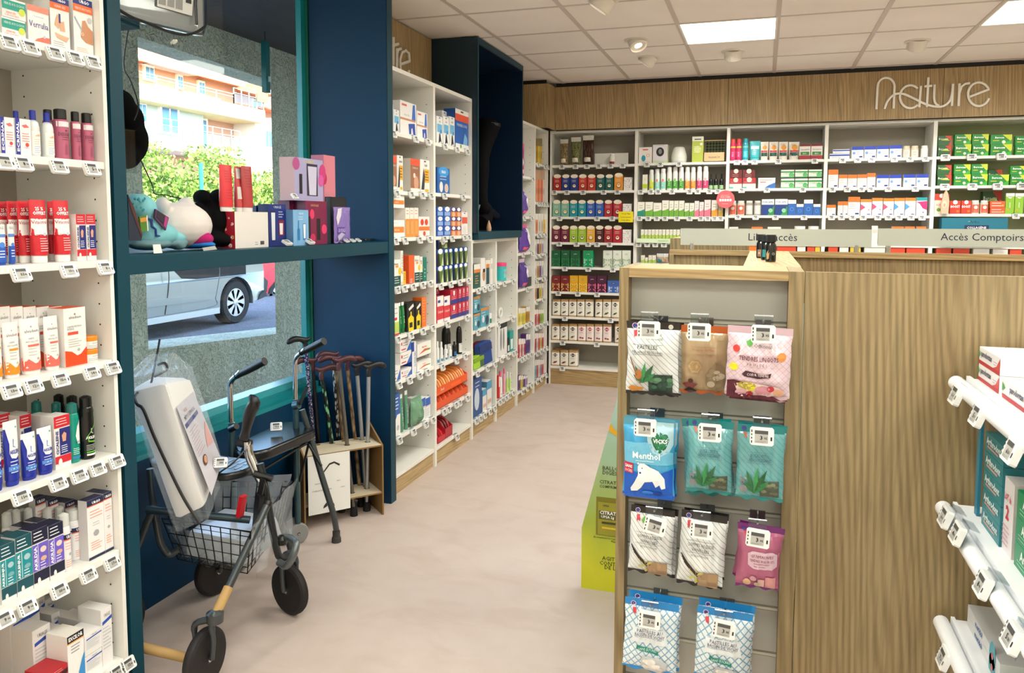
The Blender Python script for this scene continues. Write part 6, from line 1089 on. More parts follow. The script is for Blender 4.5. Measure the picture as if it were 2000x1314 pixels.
rown(.512, 'sixth shelf', [('akj', -10, 100, 430), ('akj', 98, 215, 372), ('akd', 212, 325, 322), ('akd', 326, 432, 290), ('urc', 394, 512, 226), ('urc', 478, 594, 188, {'back': .035}), ('urt', 590, 710, 116), ('urt', 698, 792, 72)]+[('akd', 160+90*i, 235+90*i, 305-35*i, {'back': .06}) for i in range(2)]+[('akj', 0+70*i, 70+70*i, 395-30*i, {'back': .06}) for i in range(2)]+[('urc', 392-84*i, 470-84*i, 172+10*i, {'back': .085}) for i in range(4)]+[('urc', 300-80*i, 385-80*i, 215+8*i, {'back': .05}) for i in range(3)]+[('urt', 530-88*i, 605-88*i, 148-12*i, {'back': .1}) for i in range(4)]+[('urt', 640, 700, 72, {'back': .09})], N4)
b_('uri', 'white URIAGE carton with blue stripe', '#ebe9e8', [('t', .55, .88, .06, 'URIAGE', '#5a5c60', .55), ('p', [(.1, .72), (1, .78), (1, .84), (.1, .78)], '#2a50b0'), ('k', .1, .9, .66, .3, 7, '#c4c8cc')], d=.08, side='#dedcda')
b_('exc', 'white EXCILOR carton with black lid and blue swirl', '#efeeec', [('r', 0, .86, 1, 1, '#15161a'), ('t', .5, .93, .08, 'EXCILOR', '#ffffff', .85, 0, .03), ('r', 0, .84, 1, .86, '#eea03a'), ('k', .2, .9, .78, .66, 3, '#7a7c82'), ('p', [(.55, 0), (.6, .2), (.85, .45), (1, .55), (1, 0)], '#3a8fd0')], top='#e8e4dc', d=.08)
b_('rdc', 'small red carton with dark band', '#b81f2c', [('p', [(0, .55), (1, .68), (1, .84), (0, .72)], '#3a1418'), ('k', .1, .8, .93, .86, 2, '#f0c0c0'), ('c', .7, .2, .1, '#d05a60')], d=.08)
b_('dmx', 'long orange striped carton', '#f0ece6', [('r', 0, .7, 1, .9, '#ee8a1c'), ('t', .45, .4, .3, 'dermyl', '#6a4a3a', .5), ('r', 0, .05, 1, .18, '#ee8a1c'), ('c', .85, .45, .1, '#f4b878')], top='#ee9a3a', d=.14)
zz = .157
rown(zz, 'bottom shelf', [('uri', 574, 700, 1125, {'h': .065}), ('uri', 574, 698, 1032, {'z': zz+.0665, 'h': .065}), ('exc', 455, 575, 1040), ('rdc', 302, 460, 1120, {'h': .085}), ('uri', 688, 765, 868, {'back': .0, 'd': .09}), ('uri', 632, 745, 950, {'back': .03, 'd': .08}), ('dmx', 60, 240, 1190, {'h': .03}), ('dmx', -60, 200, 1160, {'z': zz+.032, 'h': .03}), ('dmx', 200, 300, 1260, {'h': .03})]
     +[('uri', 460+62*i, 520+62*i, 925, {'back': .11, 'd': .08}) for i in range(3)]+[('uri', 400+75*i, 470+75*i, 820+6*i, {'back': .2, 'd': .1}) for i in range(4)]+[('uri', 215, 345, 1000, {'back': .09}), ('uri', 350, 435, 1010, {'back': .09}), ('uri', 130, 345, 845, {'back': .13}), ('uri', 10, 125, 960, {'back': .13}), ('uri', 335, 400, 805, {'back': .2})], N4)
# price tags of the near bay
def TN(z, place, xs, tr, pr): tag_row('y', z, place+' of near bay', xs, tr, prices=pr, front=-1.893, far=False, tilt=24, drop=.046)
TN(2.032, 'top shelf', [72, 235, 430, 585, 725], N1, ['10.90', '9.90', '8.50', '21.90', '20.90']); TN(1.72, 'second shelf', [35, 180, 460, 715], N1, ['9.50', '8.90', '6.50', '5.90'])
TN(1.425, 'third shelf', [165, 538, 820], N2, ['11.90', '10.90', '8.90']); TN(1.117, 'fourth shelf', [75, 215, 390, 590, 725], N3, ['13.90', '12.90', '15.90', '14.50', '15.90'])
TN(.822, 'fifth shelf', [140, 375, 510, 628, 752], N3, ['11.95', '9.95', '11.80', '11.50', '11.90']); TN(.512, 'sixth shelf', [30, 190, 410, 608, 770], N4, ['9.90', '9.90', '10.90', '17.90', '17.90']); TN(.157, 'bottom shelf', [800, 880], N4, ['9.90', '12.90'])
# ------------------------------------------------------------------ oak gondola with slatwall end
GZ = 1.433; GY = 1.90; GXL, GXR = -.338, .0975
g = thing('gondola', 'oak display gondola with slatwall end panel and open bins on top', 'gondola', (0, GY, 0))
def gb(a, b, c, d, e, f, m, n='panel', **k): return MB().box(a, b, c-GY, d-GY, e, f, m).build(n, g, **k)
gb(GXL, GXL+.0235, GY, 2.10, 0, GZ, OAK, 'post', bevel=.001); gb(GXR-.036, GXR-.0015, GY, 2.10, 0, GZ, OAK, 'post', bevel=.001)
gb(GXL+.024, GXR-.0365, GY, 2.10, GZ-.0225, GZ, OAKX, 'top_rail', bevel=.001)
gb(GXL+.024, GXR-.0365, 2.08, 2.10, 0, GZ-.0225, OAKX, 'back_panel')
gb(-.046, GXR, 2.10, 3.20, GZ-.03, GZ, OAKY, 'rib_top'); gb(-.046, -.028, 2.10, 3.20, 0, GZ-.03, OAK, 'rib_side'); gb(GXR-.018, GXR, 2.10, 3.20, 0, GZ-.03, OAK, 'rib_side')
gb(GXR+.0005, 2.6, GY, GY+.018, 0, GZ, OAK, 'front_panel', bevel=.0008)
gb(-.36, -.046, 3.18, 3.20, GZ-.36, GZ, OAK, 'rear_panel'); gb(-.36, -.046, 3.165, 3.18, GZ-.02, GZ, OAKX, 'rear_rail'); gb(-.36, -.342, 3.165, 3.20, .0, GZ-.02, OAK, 'rear_post')
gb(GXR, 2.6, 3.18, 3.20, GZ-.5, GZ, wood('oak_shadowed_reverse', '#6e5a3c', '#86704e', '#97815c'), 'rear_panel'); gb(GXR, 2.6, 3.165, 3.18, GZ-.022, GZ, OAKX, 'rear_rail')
gb(-.33, 2.6, 2.11, 3.17, .55, .57, OAKP, 'bin_floor')
# slatwall
SLP = M('#a9a89f', .5); ALU = M('#b9b8aa', .3, .15); mb = MB(); al = MB(); x0, x1 = GXL+.024, GXR-.0365; ys = GY+.045
zs = [aty(1390, v, ys).z for v in (628, 718, 808, 893, 985, 1072, 1160, 1252, 1345)]; pitch = (zs[0]-zs[-1])/8; zs = [zs[0]-pitch*i for i in range(15)]
top = GZ-.0225; prev = top
for z in zs:
    if z < .06: break
    mb.box(x0, x1, ys-GY, ys+.014-GY, z+.0065, prev, SLP); prev = z-.0065
    al.box(x0, x1, ys+.010-GY, ys+.012-GY, z-.0065, z+.0065, DARK).box(x0, x1, ys-.001-GY, ys+.003-GY, z-.0050, z+.0015, ALU).box(x0, x1, ys+.001-GY, ys+.004-GY, z+.0015, z+.0055, M('#7d7c72', .35, .2))
mb.box(x0, x1, ys-GY, ys+.014-GY, 0, prev, SLP); mb.build('slat_panel', g, smooth=False); al.build('slat_rail', g, smooth=False)
# ---- pouches on hooks
def stripes(name, base, line, sc=52, ang=45, cross=False, wd=.12):
    m = bpy.data.materials.new(name); m.use_nodes = True; n = m.node_tree; p = n.nodes['Principled BSDF']; p.inputs['Roughness'].default_value = .25; p.inputs['Coat Weight'].default_value = .3
    tc = n.nodes.new('ShaderNodeTexCoord'); outs = []
    for a in ([ang, -ang] if cross else [ang]):
        mp = n.nodes.new('ShaderNodeMapping'); mp.inputs['Rotation'].default_value = (0, math.radians(a), 0); n.links.new(tc.outputs['Object'], mp.inputs[0])
        w = n.nodes.new('ShaderNodeTexWave'); w.bands_direction = 'X'; w.wave_profile = 'SAW'; w.inputs['Scale'].default_value = sc/20*1.0; n.links.new(mp.outputs[0], w.inputs[0]); w.inputs['Scale'].default_value = sc
        c = n.nodes.new('ShaderNodeMath'); c.operation = 'LESS_THAN'; c.inputs[1].default_value = wd; n.links.new(w.outputs[1], c.inputs[0]); outs.append(c.outputs[0])
    f = outs[0]
    if cross: x = n.nodes.new('ShaderNodeMath'); x.operation = 'MAXIMUM'; n.links.new(outs[0], x.inputs[0]); n.links.new(outs[1], x.inputs[1]); f = x.outputs[0]
    n.links.new(mixc(n, base, line, f), p.inputs['Base Color']); return m
STR = stripes('grey_diagonal_stripes', '#dfe2e2', '#8f9292', 32, 45); PINKN = stripes('pink_quilted_lines', '#dcc3cc', '#b795a6', 30, 45, True, .07); LAT = stripes('blue_lattice', '#dde7ea', '#7fa9c6', 24, 42, True, .2); AQS = stripes('aqua_diagonal_stripes', '#69a6a9', '#528f93', 32, 45)
ROS = [('c', .14, .94, .062, '#d8c8d0', 1), ('c', .14, .94, .05, '#3a3a8c'), ('p', [(.12, .88), (.2, .89), (.22, .80), (.17, .82), (.14, .79)], '#c8303c')]
LOGO = [('p', [(.26, .83), (.33, .88), (.38, .82), (.33, .78), (.28, .79)], '#6aa83a'), ('t', .55, .84, .045, 'Le Pastillage', '#5f7a4a', .4), ('t', .56, .79, .045, 'Officinal', '#4f6a3f', .36)]
def leaves(x, y, s, c='#2f7a44'): 
    o = []
    for a, l in ((115, 1), (80, 1.1), (55, 1.2), (35, 1.0), (140, .7)):
        a = math.radians(a); dx, dy = math.cos(a)*s*l, math.sin(a)*s*l*.8; o.append(('p', [(x, y), (x+dx*.5-dy*.16, y+dy*.5+dx*.12), (x+dx, y+dy), (x+dx*.5+dy*.16, y+dy*.5-dx*.12)], shade(c, 1+.25*math.sin(a*5))))
    return o
def blobs(x0, y0, x1, y1, cols, n, r, seed=1):
    q = random.Random(seed); return [('c', q.uniform(x0, x1), q.uniform(y0, y1), r*q.uniform(.8, 1.15), q.choice(cols), q.uniform(.6, .9)) for _ in range(n)]
BAG = {}
BAG['pec'] = dict(look='silver grey striped pectoral pastille pouch with green pastilles', mat=STR, base='#dfe2e2', top='#2b2523', bot='#2b2523', items=ROS+LOGO+[('c', .86, .94, .05, '#c8c6b8'), ('r', .12, .70, .72, .705, '#6a6c6a'), ('t', .42, .67, .05, 'PASTILLES', '#3a4240', .4, 0, .01), ('t', .42, .61, .045, 'MÉLANGE PECTORAL', '#3a4240', .62), ('r', .12, .57, .72, .575, '#6a6c6a'), ('r', .44, .06, .92, .31, '#2c4034')]+blobs(.5, .1, .87, .26, ['#4f7a5c', '#3f6a50', '#5f8a68', '#2c4a3a'], 16, .07)+leaves(.32, .18, .34)+[('p', [(.06, .52), (.08, .53), (.3, .18), (.27, .17)], '#8a5a3a'), ('c', .25, .30, .07, '#b5703a', 1.5), ('p', [(.02, .1), (.1, .05), (.32, .08), (.35, .12), (.1, .14)], '#cf8a34')])
BAG['ech'] = dict(look='beige echinacea pouch with orange bands', base='#a9906e', top='#b3541c', bot='#b3541c', items=[('c', .15, .86, .07, '#d8c8a4'), ('c', .15, .85, .03, '#3a2a1c'), ('c', .88, .84, .07, '#9a8460', 1), ('p', [(.34, .9), (.42, .93), (.46, .88), (.4, .85)], '#6aa83a'), ('t', .56, .89, .04, 'Le Pastillage', '#6a8a4a', .3), ('r', .22, .70, .8, .704, '#8a6a54'), ('t', .5, .66, .045, 'Propolis du Miel', '#a85a4a', .5), ('t', .52, .59, .05, 'Citron & Orange', '#b06a5a', .4), ('p', [(.15, .42), (.24, .5), (.38, .5), (.47, .42), (.38, .33), (.24, .33)], '#c2a070'), ('p', [(.18, .42), (.25, .48), (.37, .48), (.44, .42), (.37, .35), (.25, .35)], '#a88c62'), ('p', [(.55, .32), (.78, .5), (1, .42), (1, .12), (.8, .04), (.56, .16)], '#8f7a5c')]+blobs(.64, .12, .94, .36, ['#b8a78c', '#c8baa0', '#9a886c'], 9, .08, 3)+[('p', [(.02, .16), (.2, .2), (.38, .16), (.28, .1), (.12, .1)], '#7a3c38'), ('c', .22, .21, .06, '#4a2820', .9), ('p', [(.06, .06), (.2, .12), (.36, .05), (.2, .02)], '#3f2c28')])
BAG['fru'] = dict(look='big pink quilted pouch of soft fruit sweets', mat=PINKN, base='#dcc3cc', top='#cdb0ba', bot='#cdb0ba', items=[('c', .13, .70, .06, '#c83a34', 1), ('c', .87, .62, .075, '#d98034', 1), ('c', .1, .45, .075, '#e0cf28', .85), ('p', [(.28, .8), (.36, .84), (.4, .77), (.34, .73)], '#4f9a3a'), ('t', .56, .81, .05, 'Le Pastillage', '#3f4a3a', .4), ('t', .56, .75, .05, 'Officinal', '#3f4a3a', .36), ('r', .2, .62, .8, .624, '#a07a86'), ('t', .5, .58, .065, 'TENDRES LINGOTS', '#6a2a3a', .64, 0, .01), ('t', .48, .50, .045, 'F R U I T É S', '#7a4a58', .45), ('r', .2, .46, .8, .463, '#a07a86'), ('p', [(.24, .36), (.3, .41), (.6, .37), (.72, .4), (.7, .34), (.5, .31), (.28, .33)], '#3a1420'), ('t', .5, .36, .035, 'COEUR TENDRE', '#f0e2e4', .35), ('p', [(0, .24), (.12, .27), (.3, .24), (.9, .0), (1, .02), (1, -.0), (0, .0)], '#5a1a2c'), ('p', [(.12, .22), (.4, .25), (.85, .2), (.98, .12), (.7, .04), (.2, .05)], '#e9cfc8'), ('c', .33, .2, .15, '#b8a832', .5), ('c', .4, .17, .08, '#e6d83a', .8), ('c', .6, .13, .14, '#e09aa8', .7), ('c', .72, .17, .06, '#d03a48', 1), ('c', .25, .08, .11, '#e8b8c0', .7), ('c', .38, .07, .06, '#c8303c', .9), ('c', .85, .12, .09, '#e8b090', .8)])
BAG['vik'] = dict(look='bright blue VICKS Menthol pouch with polar bear', base='#3f9fd0', top='#4d95ae', bot='#1353b8', items=[('p', [(0, .0), (1, 0), (1, .4), (.6, .3), (.3, .33), (0, .42)], '#1558c0'), ('p', [(.0, .7), (.5, .72), (1, .6), (1, .45), (0, .45)], '#6cb8d8'), ('p', [(.44, .96), (.48, .74), (.6, .60), (.76, .56), (.93, .62), (1, .70), (1, .96)], '#a8cbd6'), ('p', [(.56, .76), (.6, .82), (.74, .85), (.88, .82), (.92, .76), (.86, .66), (.74, .60), (.62, .67)], '#0f5a3a'), ('p', [(.585, .76), (.62, .805), (.74, .83), (.86, .805), (.895, .76), (.84, .675), (.74, .625), (.64, .68)], '#157a4a'), ('t', .74, .745, .05, 'VICKS', '#ffffff', .29, 0, .03), ('t', .47, .56, .085, 'Menthol', '#ffffff', .56, 0, .02), ('k', .25, .8, .49, .475, 1, '#c8e4f0'), ('r', .01, .32, .20, .45, '#c81f38'), ('t', .105, .405, .04, 'SANS', '#ffffff', .16, 0, .02), ('t', .105, .35, .034, 'SUCRES', '#ffffff', .16),
    ('p', [(.14, .12), (.22, .2), (.3, .3), (.32, .42), (.42, .46), (.55, .42), (.72, .38), (.84, .28), (.86, .16), (.78, .14), (.74, .2), (.66, .16), (.6, .24), (.44, .22), (.36, .14), (.28, .09), (.15, .08)], '#e9eff2'), ('p', [(.3, .36), (.3, .42), (.35, .46), (.44, .46), (.46, .38), (.38, .31)], '#f4f7f8'), ('c', .35, .34, .022, '#1a2a6a'), ('c', .39, .4, .012, '#2a3a5a'), ('c', .31, .455, .022, '#dfe7ea'), ('c', .5, .08, .12, '#2f7fe0', .4), ('c', .7, .07, .1, '#0f3fa0', .5)])
KO = [('c', .12, .27, .06, '#7f8285'), ('c', .18, .32, .035, '#8d9092'), ('c', .07, .34, .03, '#8d9092'), ('c', .14, .17, .09, '#85888b', 1.1), ('c', .12, .255, .015, '#2a2c2e')]
BAG['euc'] = dict(look='aqua eucalyptus pouch with koala picture', mat=AQS, base='#79b5b4', top='#1b7f80', bot='#1b7f80', items=[('c', .12, .95, .055, '#3a3a8c'), ('p', [(.1, .9), (.18, .9), (.2, .83), (.15, .84)], '#b05a48'), ('p', [(.27, .86), (.33, .9), (.37, .85), (.32, .81)], '#6aa83a'), ('t', .55, .85, .045, 'Officinal', '#3f6a5a', .36), ('r', .2, .66, .8, .664, '#3f7f84'), ('t', .5, .62, .045, 'EUCALYPTUS', '#1f5f78', .42), ('t', .5, .565, .045, 'ADOUCISSANT', '#1f5f78', .5), ('r', .2, .52, .8, .524, '#3f7f84'), ('r', .52, .08, .94, .30, '#4f5648')]+blobs(.57, .12, .9, .26, ['#6a7058', '#7f8468', '#4a5040'], 10, .06, 5)+KO+leaves(.38, .12, .42))
BAG['van'] = dict(look='silver grey striped vanilla gum pouch with black band', mat=STR, base='#dfe2e2', top='#131313', bot='#131313', items=ROS+LOGO[:1]+[('r', .14, .66, .8, .664, '#5a5c5a'), ('t', .48, .62, .05, 'GOMMES RÉGLISSE', '#2f3230', .6), ('t', .48, .555, .05, 'VANILLÉES', '#2f3230', .4), ('r', .14, .51, .8, .514, '#5a5c5a'), ('t', .48, .47, .03, 'BOULES AUTHENTIQUES', '#2f3230', .4)]+[('p', [(.02+.03*i, .45-.03*i), (.05+.03*i, .46-.03*i), (.5+.02*i, .2), (.47, .17)], '#2f1c18') for i in range(4)]+[('r', .46, .03, .93, .26, '#a88a66'), ('r', .48, .05, .68, .15, '#b89a78'), ('r', .70, .13, .91, .25, '#b3926d'), ('r', .71, .04, .9, .12, '#9d8060')]+[('p', [(.42, .2), (.42+.17*math.cos(math.radians(a))-.03, .2+.12*math.sin(math.radians(a))), (.42+.2*math.cos(math.radians(a)), .2+.15*math.sin(math.radians(a))), (.42+.12*math.cos(math.radians(a+20)), .2+.1*math.sin(math.radians(a+20)))], '#c8c45a') for a in (20, 80, 140, 200, 270)])
BAG['mau'] = dict(look='raspberry pink fruit marshmallow pouch with purple band', base='#b0607f', top='#6a1668', bot='#6a1668', items=[('c', .12, .92, .045, '#3a3a8c'), ('p', [(.12, .88), (.18, .9), (.22, .83), (.17, .83)], '#c8303c'), ('p', [(.25, .6), (.35, .64), (.85, .64), (.97, .6), (.97, .42), (.85, .37), (.4, .37), (.26, .42)], '#d8b8c8'), ('t', .6, .57, .045, 'GUIMAUVES', '#8a2c50', .55), ('t', .6, .50, .04, 'TENDRES AUX FRUITS', '#8a2c50', .6), ('k', .4, .8, .45, .41, 2, '#a05070'), ('r', .7, .05, .95, .25, '#d99a98'), ('r', .52, .06, .68, .2, '#e2b8b0'), ('c', .25, .12, .1, '#d8b08a'), ('c', .4, .2, .08, '#cfa0a8'), ('c', .5, .1, .07, '#c0b090')])
BAG['vic'] = dict(look='white and blue lattice Vichy pastille pouch', mat=LAT, base='#dde7ea', top='#1f82c6', bot='#1f82c6', items=[('c', .14, .93, .055, '#d8c8d0'), ('c', .14, .93, .042, '#3a3a8c'), ('p', [(.13, .88), (.2, .89), (.21, .81), (.15, .82)], '#c8303c'), ('p', [(.16, .66), (.8, .66), (.86, .45), (.16, .45)], '#dde4e8'), ('r', .2, .65, .74, .654, '#4a5a8a'), ('t', .5, .61, .045, 'PASTILLES AU', '#2a3560', .5), ('t', .5, .555, .045, 'BASSIN DE VICHY', '#2a3560', .58), ('r', .2, .52, .74, .524, '#4a5a8a'), ('p', [(.26, .42), (.34, .4), (.62, .38), (.68, .36), (.68, .30), (.6, .32), (.32, .34), (.25, .36)], '#148070'), ('t', .47, .365, .035, 'SANS SUCRES', '#e4f4ee', .36), ('p', [(.34, .2), (.4, .28), (.7, .27), (.86, .2), (.84, .08), (.72, .02), (.42, .04), (.35, .1)], '#c2c8ca')]+blobs(.42, .07, .78, .22, ['#eceae4', '#f4f2ec', '#e2e0da'], 12, .08, 8))
HOOK = M('#8f9192', .2, .9)
HN = [0]
def hook(x, z, y1, label, zh):
    t = thing('display_hook', label, 'hook', (x, ys, z), 0, 'hooks on the slatwall'); mb = MB()
    dz = min(0, zh-z) if zh < z+.01 else 0
    mb.box(-.018, .018, -.004, .002, dz-.012, dz+.010, HOOK); mb.tube([(0, 0, dz-.002), (0, y1-ys, -.004)], .0024, HOOK, 8); mb.build('bracket', t)
    c = MB(); c.box(-.0195, .0195, y1-ys-.004, y1-ys+.002, -.0145, .0055, CLEAR); c.tube([(-.0195, y1-ys-.001, .0055), (.0195, y1-ys-.001, .0055)], .0018, M('#d9d9d9', .2, .8), 6); c.build('tag_carrier', t); return t
def hang(key, label, px0, px1, py0, py1, yfront, layers=1, seed=1, dk=.04, group=None, turn=0, back=()):
    """a pouch with corners near px0..px1, py0..py1 hanging with its front near yfront"""
    o = BAG[key]; n = 'sweet_pouch'
    def one(p0, p1, q0, q1, Y, lab, sd, tn):
        A, B2 = aty(p0, (q0+q1)/2, Y), aty(p1, (q0+q1)/2, Y); zt, zb = aty((p0+p1)/2, q0, Y).z, aty((p0+p1)/2, q1, Y).z; w, h = B2.x-A.x, zt-zb
        mb = k_bag(w, h, dk, o['base'], o['items'], top=o['top'], bot=o['bot'], toph=.10, both=.055, seed=sd, wr=1.15, mat=o.get('mat'), rough=.2)[0][1]
        b = mb.build(n, loc=((A.x+B2.x)/2, Y, zb), rot=(0, math.radians(tn), 0)); tag(b, lab, 'pouch', group or 'sweet pouches hanging on the slatwall'); return b
    one(px0, px1, py0, py1, yfront, label, seed, turn)
    for i, (dx0, dx1, dy0, dy1, tn) in enumerate(back): one(px0+dx0, px1+dx1, py0+dy0, py1+dy1, yfront+.042*(i+1), label.split(',')[0].replace('front ', '')+f", {['second', 'third'][i]} behind the front one, "+label.split(',')[1].strip(), seed+10+i, turn+tn)
R1, R2, R3, R4 = 'top hook row', 'second hook row', 'third hook row', 'bottom hook row'
hang('pec', f'grey striped pectoral pastille pouch, left end of {R1}', 1223, 1327, 628, 772, 1.845, seed=2, turn=0, back=[(2, 4, -2, 0, 1.5)])
hang('ech', f'beige echinacea pouch with orange bands, middle of {R1}', 1329, 1421, 636, 770, 1.87, seed=3)
hang('fru', f'big pink fruit sweets pouch, right end of {R1}', 1416, 1544, 638, 778, 1.80, seed=4, dk=.045, turn=1.5, back=[(6, -4, 0, 4, 0)])
hang('vik', f'blue VICKS Menthol pouch, left end of {R2}', 1217, 1319, 816, 972, 1.80, seed=5, back=[(2, 5, -2, -5, 1)])
hang('euc', f'aqua koala eucalyptus pouch, middle of {R2}', 1340, 1430, 820, 964, 1.80, seed=6, turn=1, back=[(0, 8, -2, 5, -5)])
hang('euc', f'aqua koala eucalyptus pouch, right end of {R2}', 1438, 1531, 830, 978, 1.80, seed=7, back=[(-3, 0, -4, -10, 2)])
hang('van', f'grey striped vanilla pouch, left end of {R3}', 1227, 1313, 990, 1122, 1.81, seed=8, turn=2, back=[(6, 7, -2, 0, 0)])
hang('van', f'grey striped vanilla pouch, middle of {R3}', 1322, 1412, 1000, 1146, 1.80, seed=9, turn=3, back=[(6, 4, -4, -20, 0)])
hang('mau', f'raspberry pink marshmallow pouch, right end of {R3}', 1437, 1522, 1024, 1150, 1.82, seed=10, turn=1, back=[(-6, -2, -2, -16, 5)])
hang('vic', f'blue lattice Vichy pouch, left of {R4}', 1216, 1322, 1172, 1312, 1.79, seed=11, turn=1.5, back=[(8, 6, -14, -10, 0)])
hang('vic', f'blue lattice Vichy pouch, right of {R4}', 1356, 1466, 1190, 1330, 1.79, seed=12, turn=1.5, back=[(4, 4, -16, -8, 0)])
for i, (px, py, rl, nm) in enumerate([(1268, 643, 0, f'left of {R1}'), (1366, 647, 0, f'middle of {R1}'), (1491, 651, 0, f'right of {R1}'), (1261, 833, 0, f'left of {R2}'), (1387, 843, 0, f'middle of {R2}'), (1488, 850, 0, f'right of {R2}'), (1277, 1023, 12, f'left of {R3}'), (1370, 1032, 2, f'middle of {R3}'), (1479, 1048, 4, f'right of {R3}'), (1269, 1207, 2, f'left of {R4}'), (1413, 1225, 5, f'right of {R4}')]):
    yt = 1.735; p = aty(px, py, yt); q = aty(px, py-22, yt)
    zh = max(z for z in zs if z < p.z+.03)
    hook(p.x, p.z+.033, yt+.003, f'chrome slatwall hook at the {nm}', zh)
    price_tag((p.x+.0, yt-.001, p.z-TAGH/2), 0, f'white price tag showing 3 euro 95 at the {nm}', '3.95', False, tilt=2, group='price tags on the slatwall hooks', holder=False, scale=.96, roll=rl)
# ---- black jars on the gondola top
for i, (px, py, hh, dk, lab) in enumerate([(1486, 504, .075, '#141414', 'small black jar with brown picture label, left of three on the gondola top'), (1505, 508, .078, '#0f0f10', 'front black glass jar with pale gold emblem on the gondola top'), (1496, 499, .075, '#101214', 'black jar with teal label between the other two on gondola top')]):
    p = atz(px, {0: 504, 1: 512, 2: 508}[i], GZ); r = .0145; it = [[('r', .1, .1, .6, .6, '#8a6a5a'), ('c', .3, .35, .1, '#e0b890', 1.3)], [('p', [(.1, .15), (.3, .2), (.35, .6), (.2, .5), (.25, .75), (.05, .5)], '#b99a6a'), ('c', .75, .5, .12, '#c8c8c4'), ('c', .75, .5, .09, '#0f0f10')], [('r', .1, .2, .7, .7, '#2a8a8a')]][i]
    mb = MB(); mb.lathe([(r*.92, 0), (r, .002), (r, hh*.62), (r*.7, hh*.72), (r*.72, hh*.75)], M(dk, .1, coat=.5), 24); art(mb, it, 2*r*.95, hh*.6, lambda x, z: -r*math.sqrt(max(0, 1-(x/r)**2)), sub=.008, eps=.0006)
    o = mb.build('supplement_jar', loc=(p.x, p.y+r, GZ+.0004)); tag(o, lab, 'jar', 'black jars on the gondola top'); c = MB(); c.lathe([(r*.92, hh*.73), (r*.95, hh*.75), (r*.95, hh*.97), (r*.88, hh)], M('#0c0c0d', .35), 24); c.build('lid', o)
# ---- acrylic signs standing on the rear rail
ACR = M('#bdc2b8', .35, alpha=.95); SY = 3.19
def acr(px0, px1, py0, py1, label, word, wx, clamps):
    A, B2 = aty(px0, py1, SY), aty(px1, py1, SY); zt = aty((px0+px1)/2, py0, SY).z; zb = A.z; w = B2.x-A.x
    t = thing('acrylic_sign', label, 'sign', (A.x, SY, GZ))
    mb = MB().box(0, w, -.002, .003, zb-GZ, zt-GZ, ACR); vs, fs, tw, hh = text2d(word, 2); X = aty(wx[0], 462, SY).x-A.x; X2 = aty(wx[1], 462, SY).x-A.x; s_ = (X2-X)/tw; zm = aty((wx[0]+wx[1])/2, wx[2], SY).z-GZ
    m2 = MB(); m2.add([((X+X2)/2+x*s_, -.0026, zm+y*s_) for x, y in vs], fs, M('#15163a', .5)); mb.build('sheet', t); m2.build('lettering', t)
    for c in clamps:
        x = aty(c, 480, SY).x-A.x; q = MB(); q.lathe([(.009, 0.0), (.009, .026)], M('#b7b4ac', .25, .8), 14, c=(x, .004)); q.build('clamp', t)
    return t
acr(1329, 1702, 447, 478, 'grey acrylic sign reading Libre accès on the gondola rear rail', 'Libre accès', (1462, 1557, 463), [1351, 1673])
acr(1714, 2035, 447, 480, 'grey acrylic sign reading Accès Comptoirs at the right', 'Accès Comptoirs', (1837, 1999, 465), [1735])
a, b = aty(1309, 470, 3.6), aty(1352, 470, 3.6)
tag(MB().box(a.x, b.x+.25, 3.6, 3.62, 0, aty(1320, 465, 3.6).z, OAK).box(a.x, b.x+.25, 3.62, 4.6, aty(1320, 465, 3.6).z-.02, aty(1320, 465, 3.6).z-.001, OAKY).build('gondola_end'), 'brown oak end of another gondola behind the Libre accès sign', 'gondola')
# ---- yellow floor display behind the gondola
yd = 3.08; L_ = lambda px, py: aty(px, py, yd)
P = [L_(1135, 1148), L_(1136, 1030), L_(1205, 780), L_(1208, 700)]; xr = .25
poly = [(P[0].x, 0.0)]+[(q.x, q.z) for q in P[1:]]+[(-.30, P[3].z+.25), (xr, P[3].z+.25), (xr, 0)]
m, n, p_, mp = nodes_mat('lime_poster_card', .4); mp.inputs['Location'].default_value = (0, 0, 0); sx = n.nodes.new('ShaderNodeSeparateXYZ'); n.links.new(mp.outputs[0], sx.inputs[0])
mr = n.nodes.new('ShaderNodeMapRange'); mr.inputs[1].default_value = 0; mr.inputs[2].default_value = 1.0; nz = noise(n, mp, 5, 4); ad = n.nodes.new('ShaderNodeMath'); ad.operation = 'MULTIPLY_ADD'; ad.inputs[1].default_value = .25; n.links.new(nz.outputs[0], ad.inputs[0]); n.links.new(sx.outputs[2], ad.inputs[2]); n.links.new(ad.outputs[0], mr.inputs[0])
r = ramp(n, [(0, '#b8c01c'), (.2, '#d0cf2a'), (.42, '#a4b53c'), (.78, '#9fc0a4'), (1, '#a9cfd0')]); n.links.new(mr.outputs[0], r.inputs[0]); n.links.new(r.outputs[0], p_.inputs['Base Color'])
mb = MB().prism(poly, yd, yd+.012, m, 'xz', side=M('#e9e6d8', .6))
def txt(px, py, hpx, s_, c='#3a3a18', bold=.01):
    A = L_(px, py); vs, fs, tw, hh = text2d(s_, 1, bold); sc_ = hpx/FPX*3.2/hh; mb.add([(A.x+(x+tw/2)*sc_, yd-.0012, A.z+y*sc_) for x, y in vs], fs, c)
for a in ((1177, 913, 8, 'BALLONNEMENTS'), (1177, 922, 8, 'DIGESTION'), (1171, 940, 7, 'CITRATE DE'), (1171, 948, 7, 'COMPRIMÉS'), (1176, 1089, 8, 'AGIT EFFICACEMENT'), (1171, 1098, 8, 'CONTRE LES'), (1181, 1107, 8, 'DE LA DIGESTION'), (1160, 1048, 4, 'En complément des règles'), (1194, 1057, 4, 'Plus')): txt(*a)
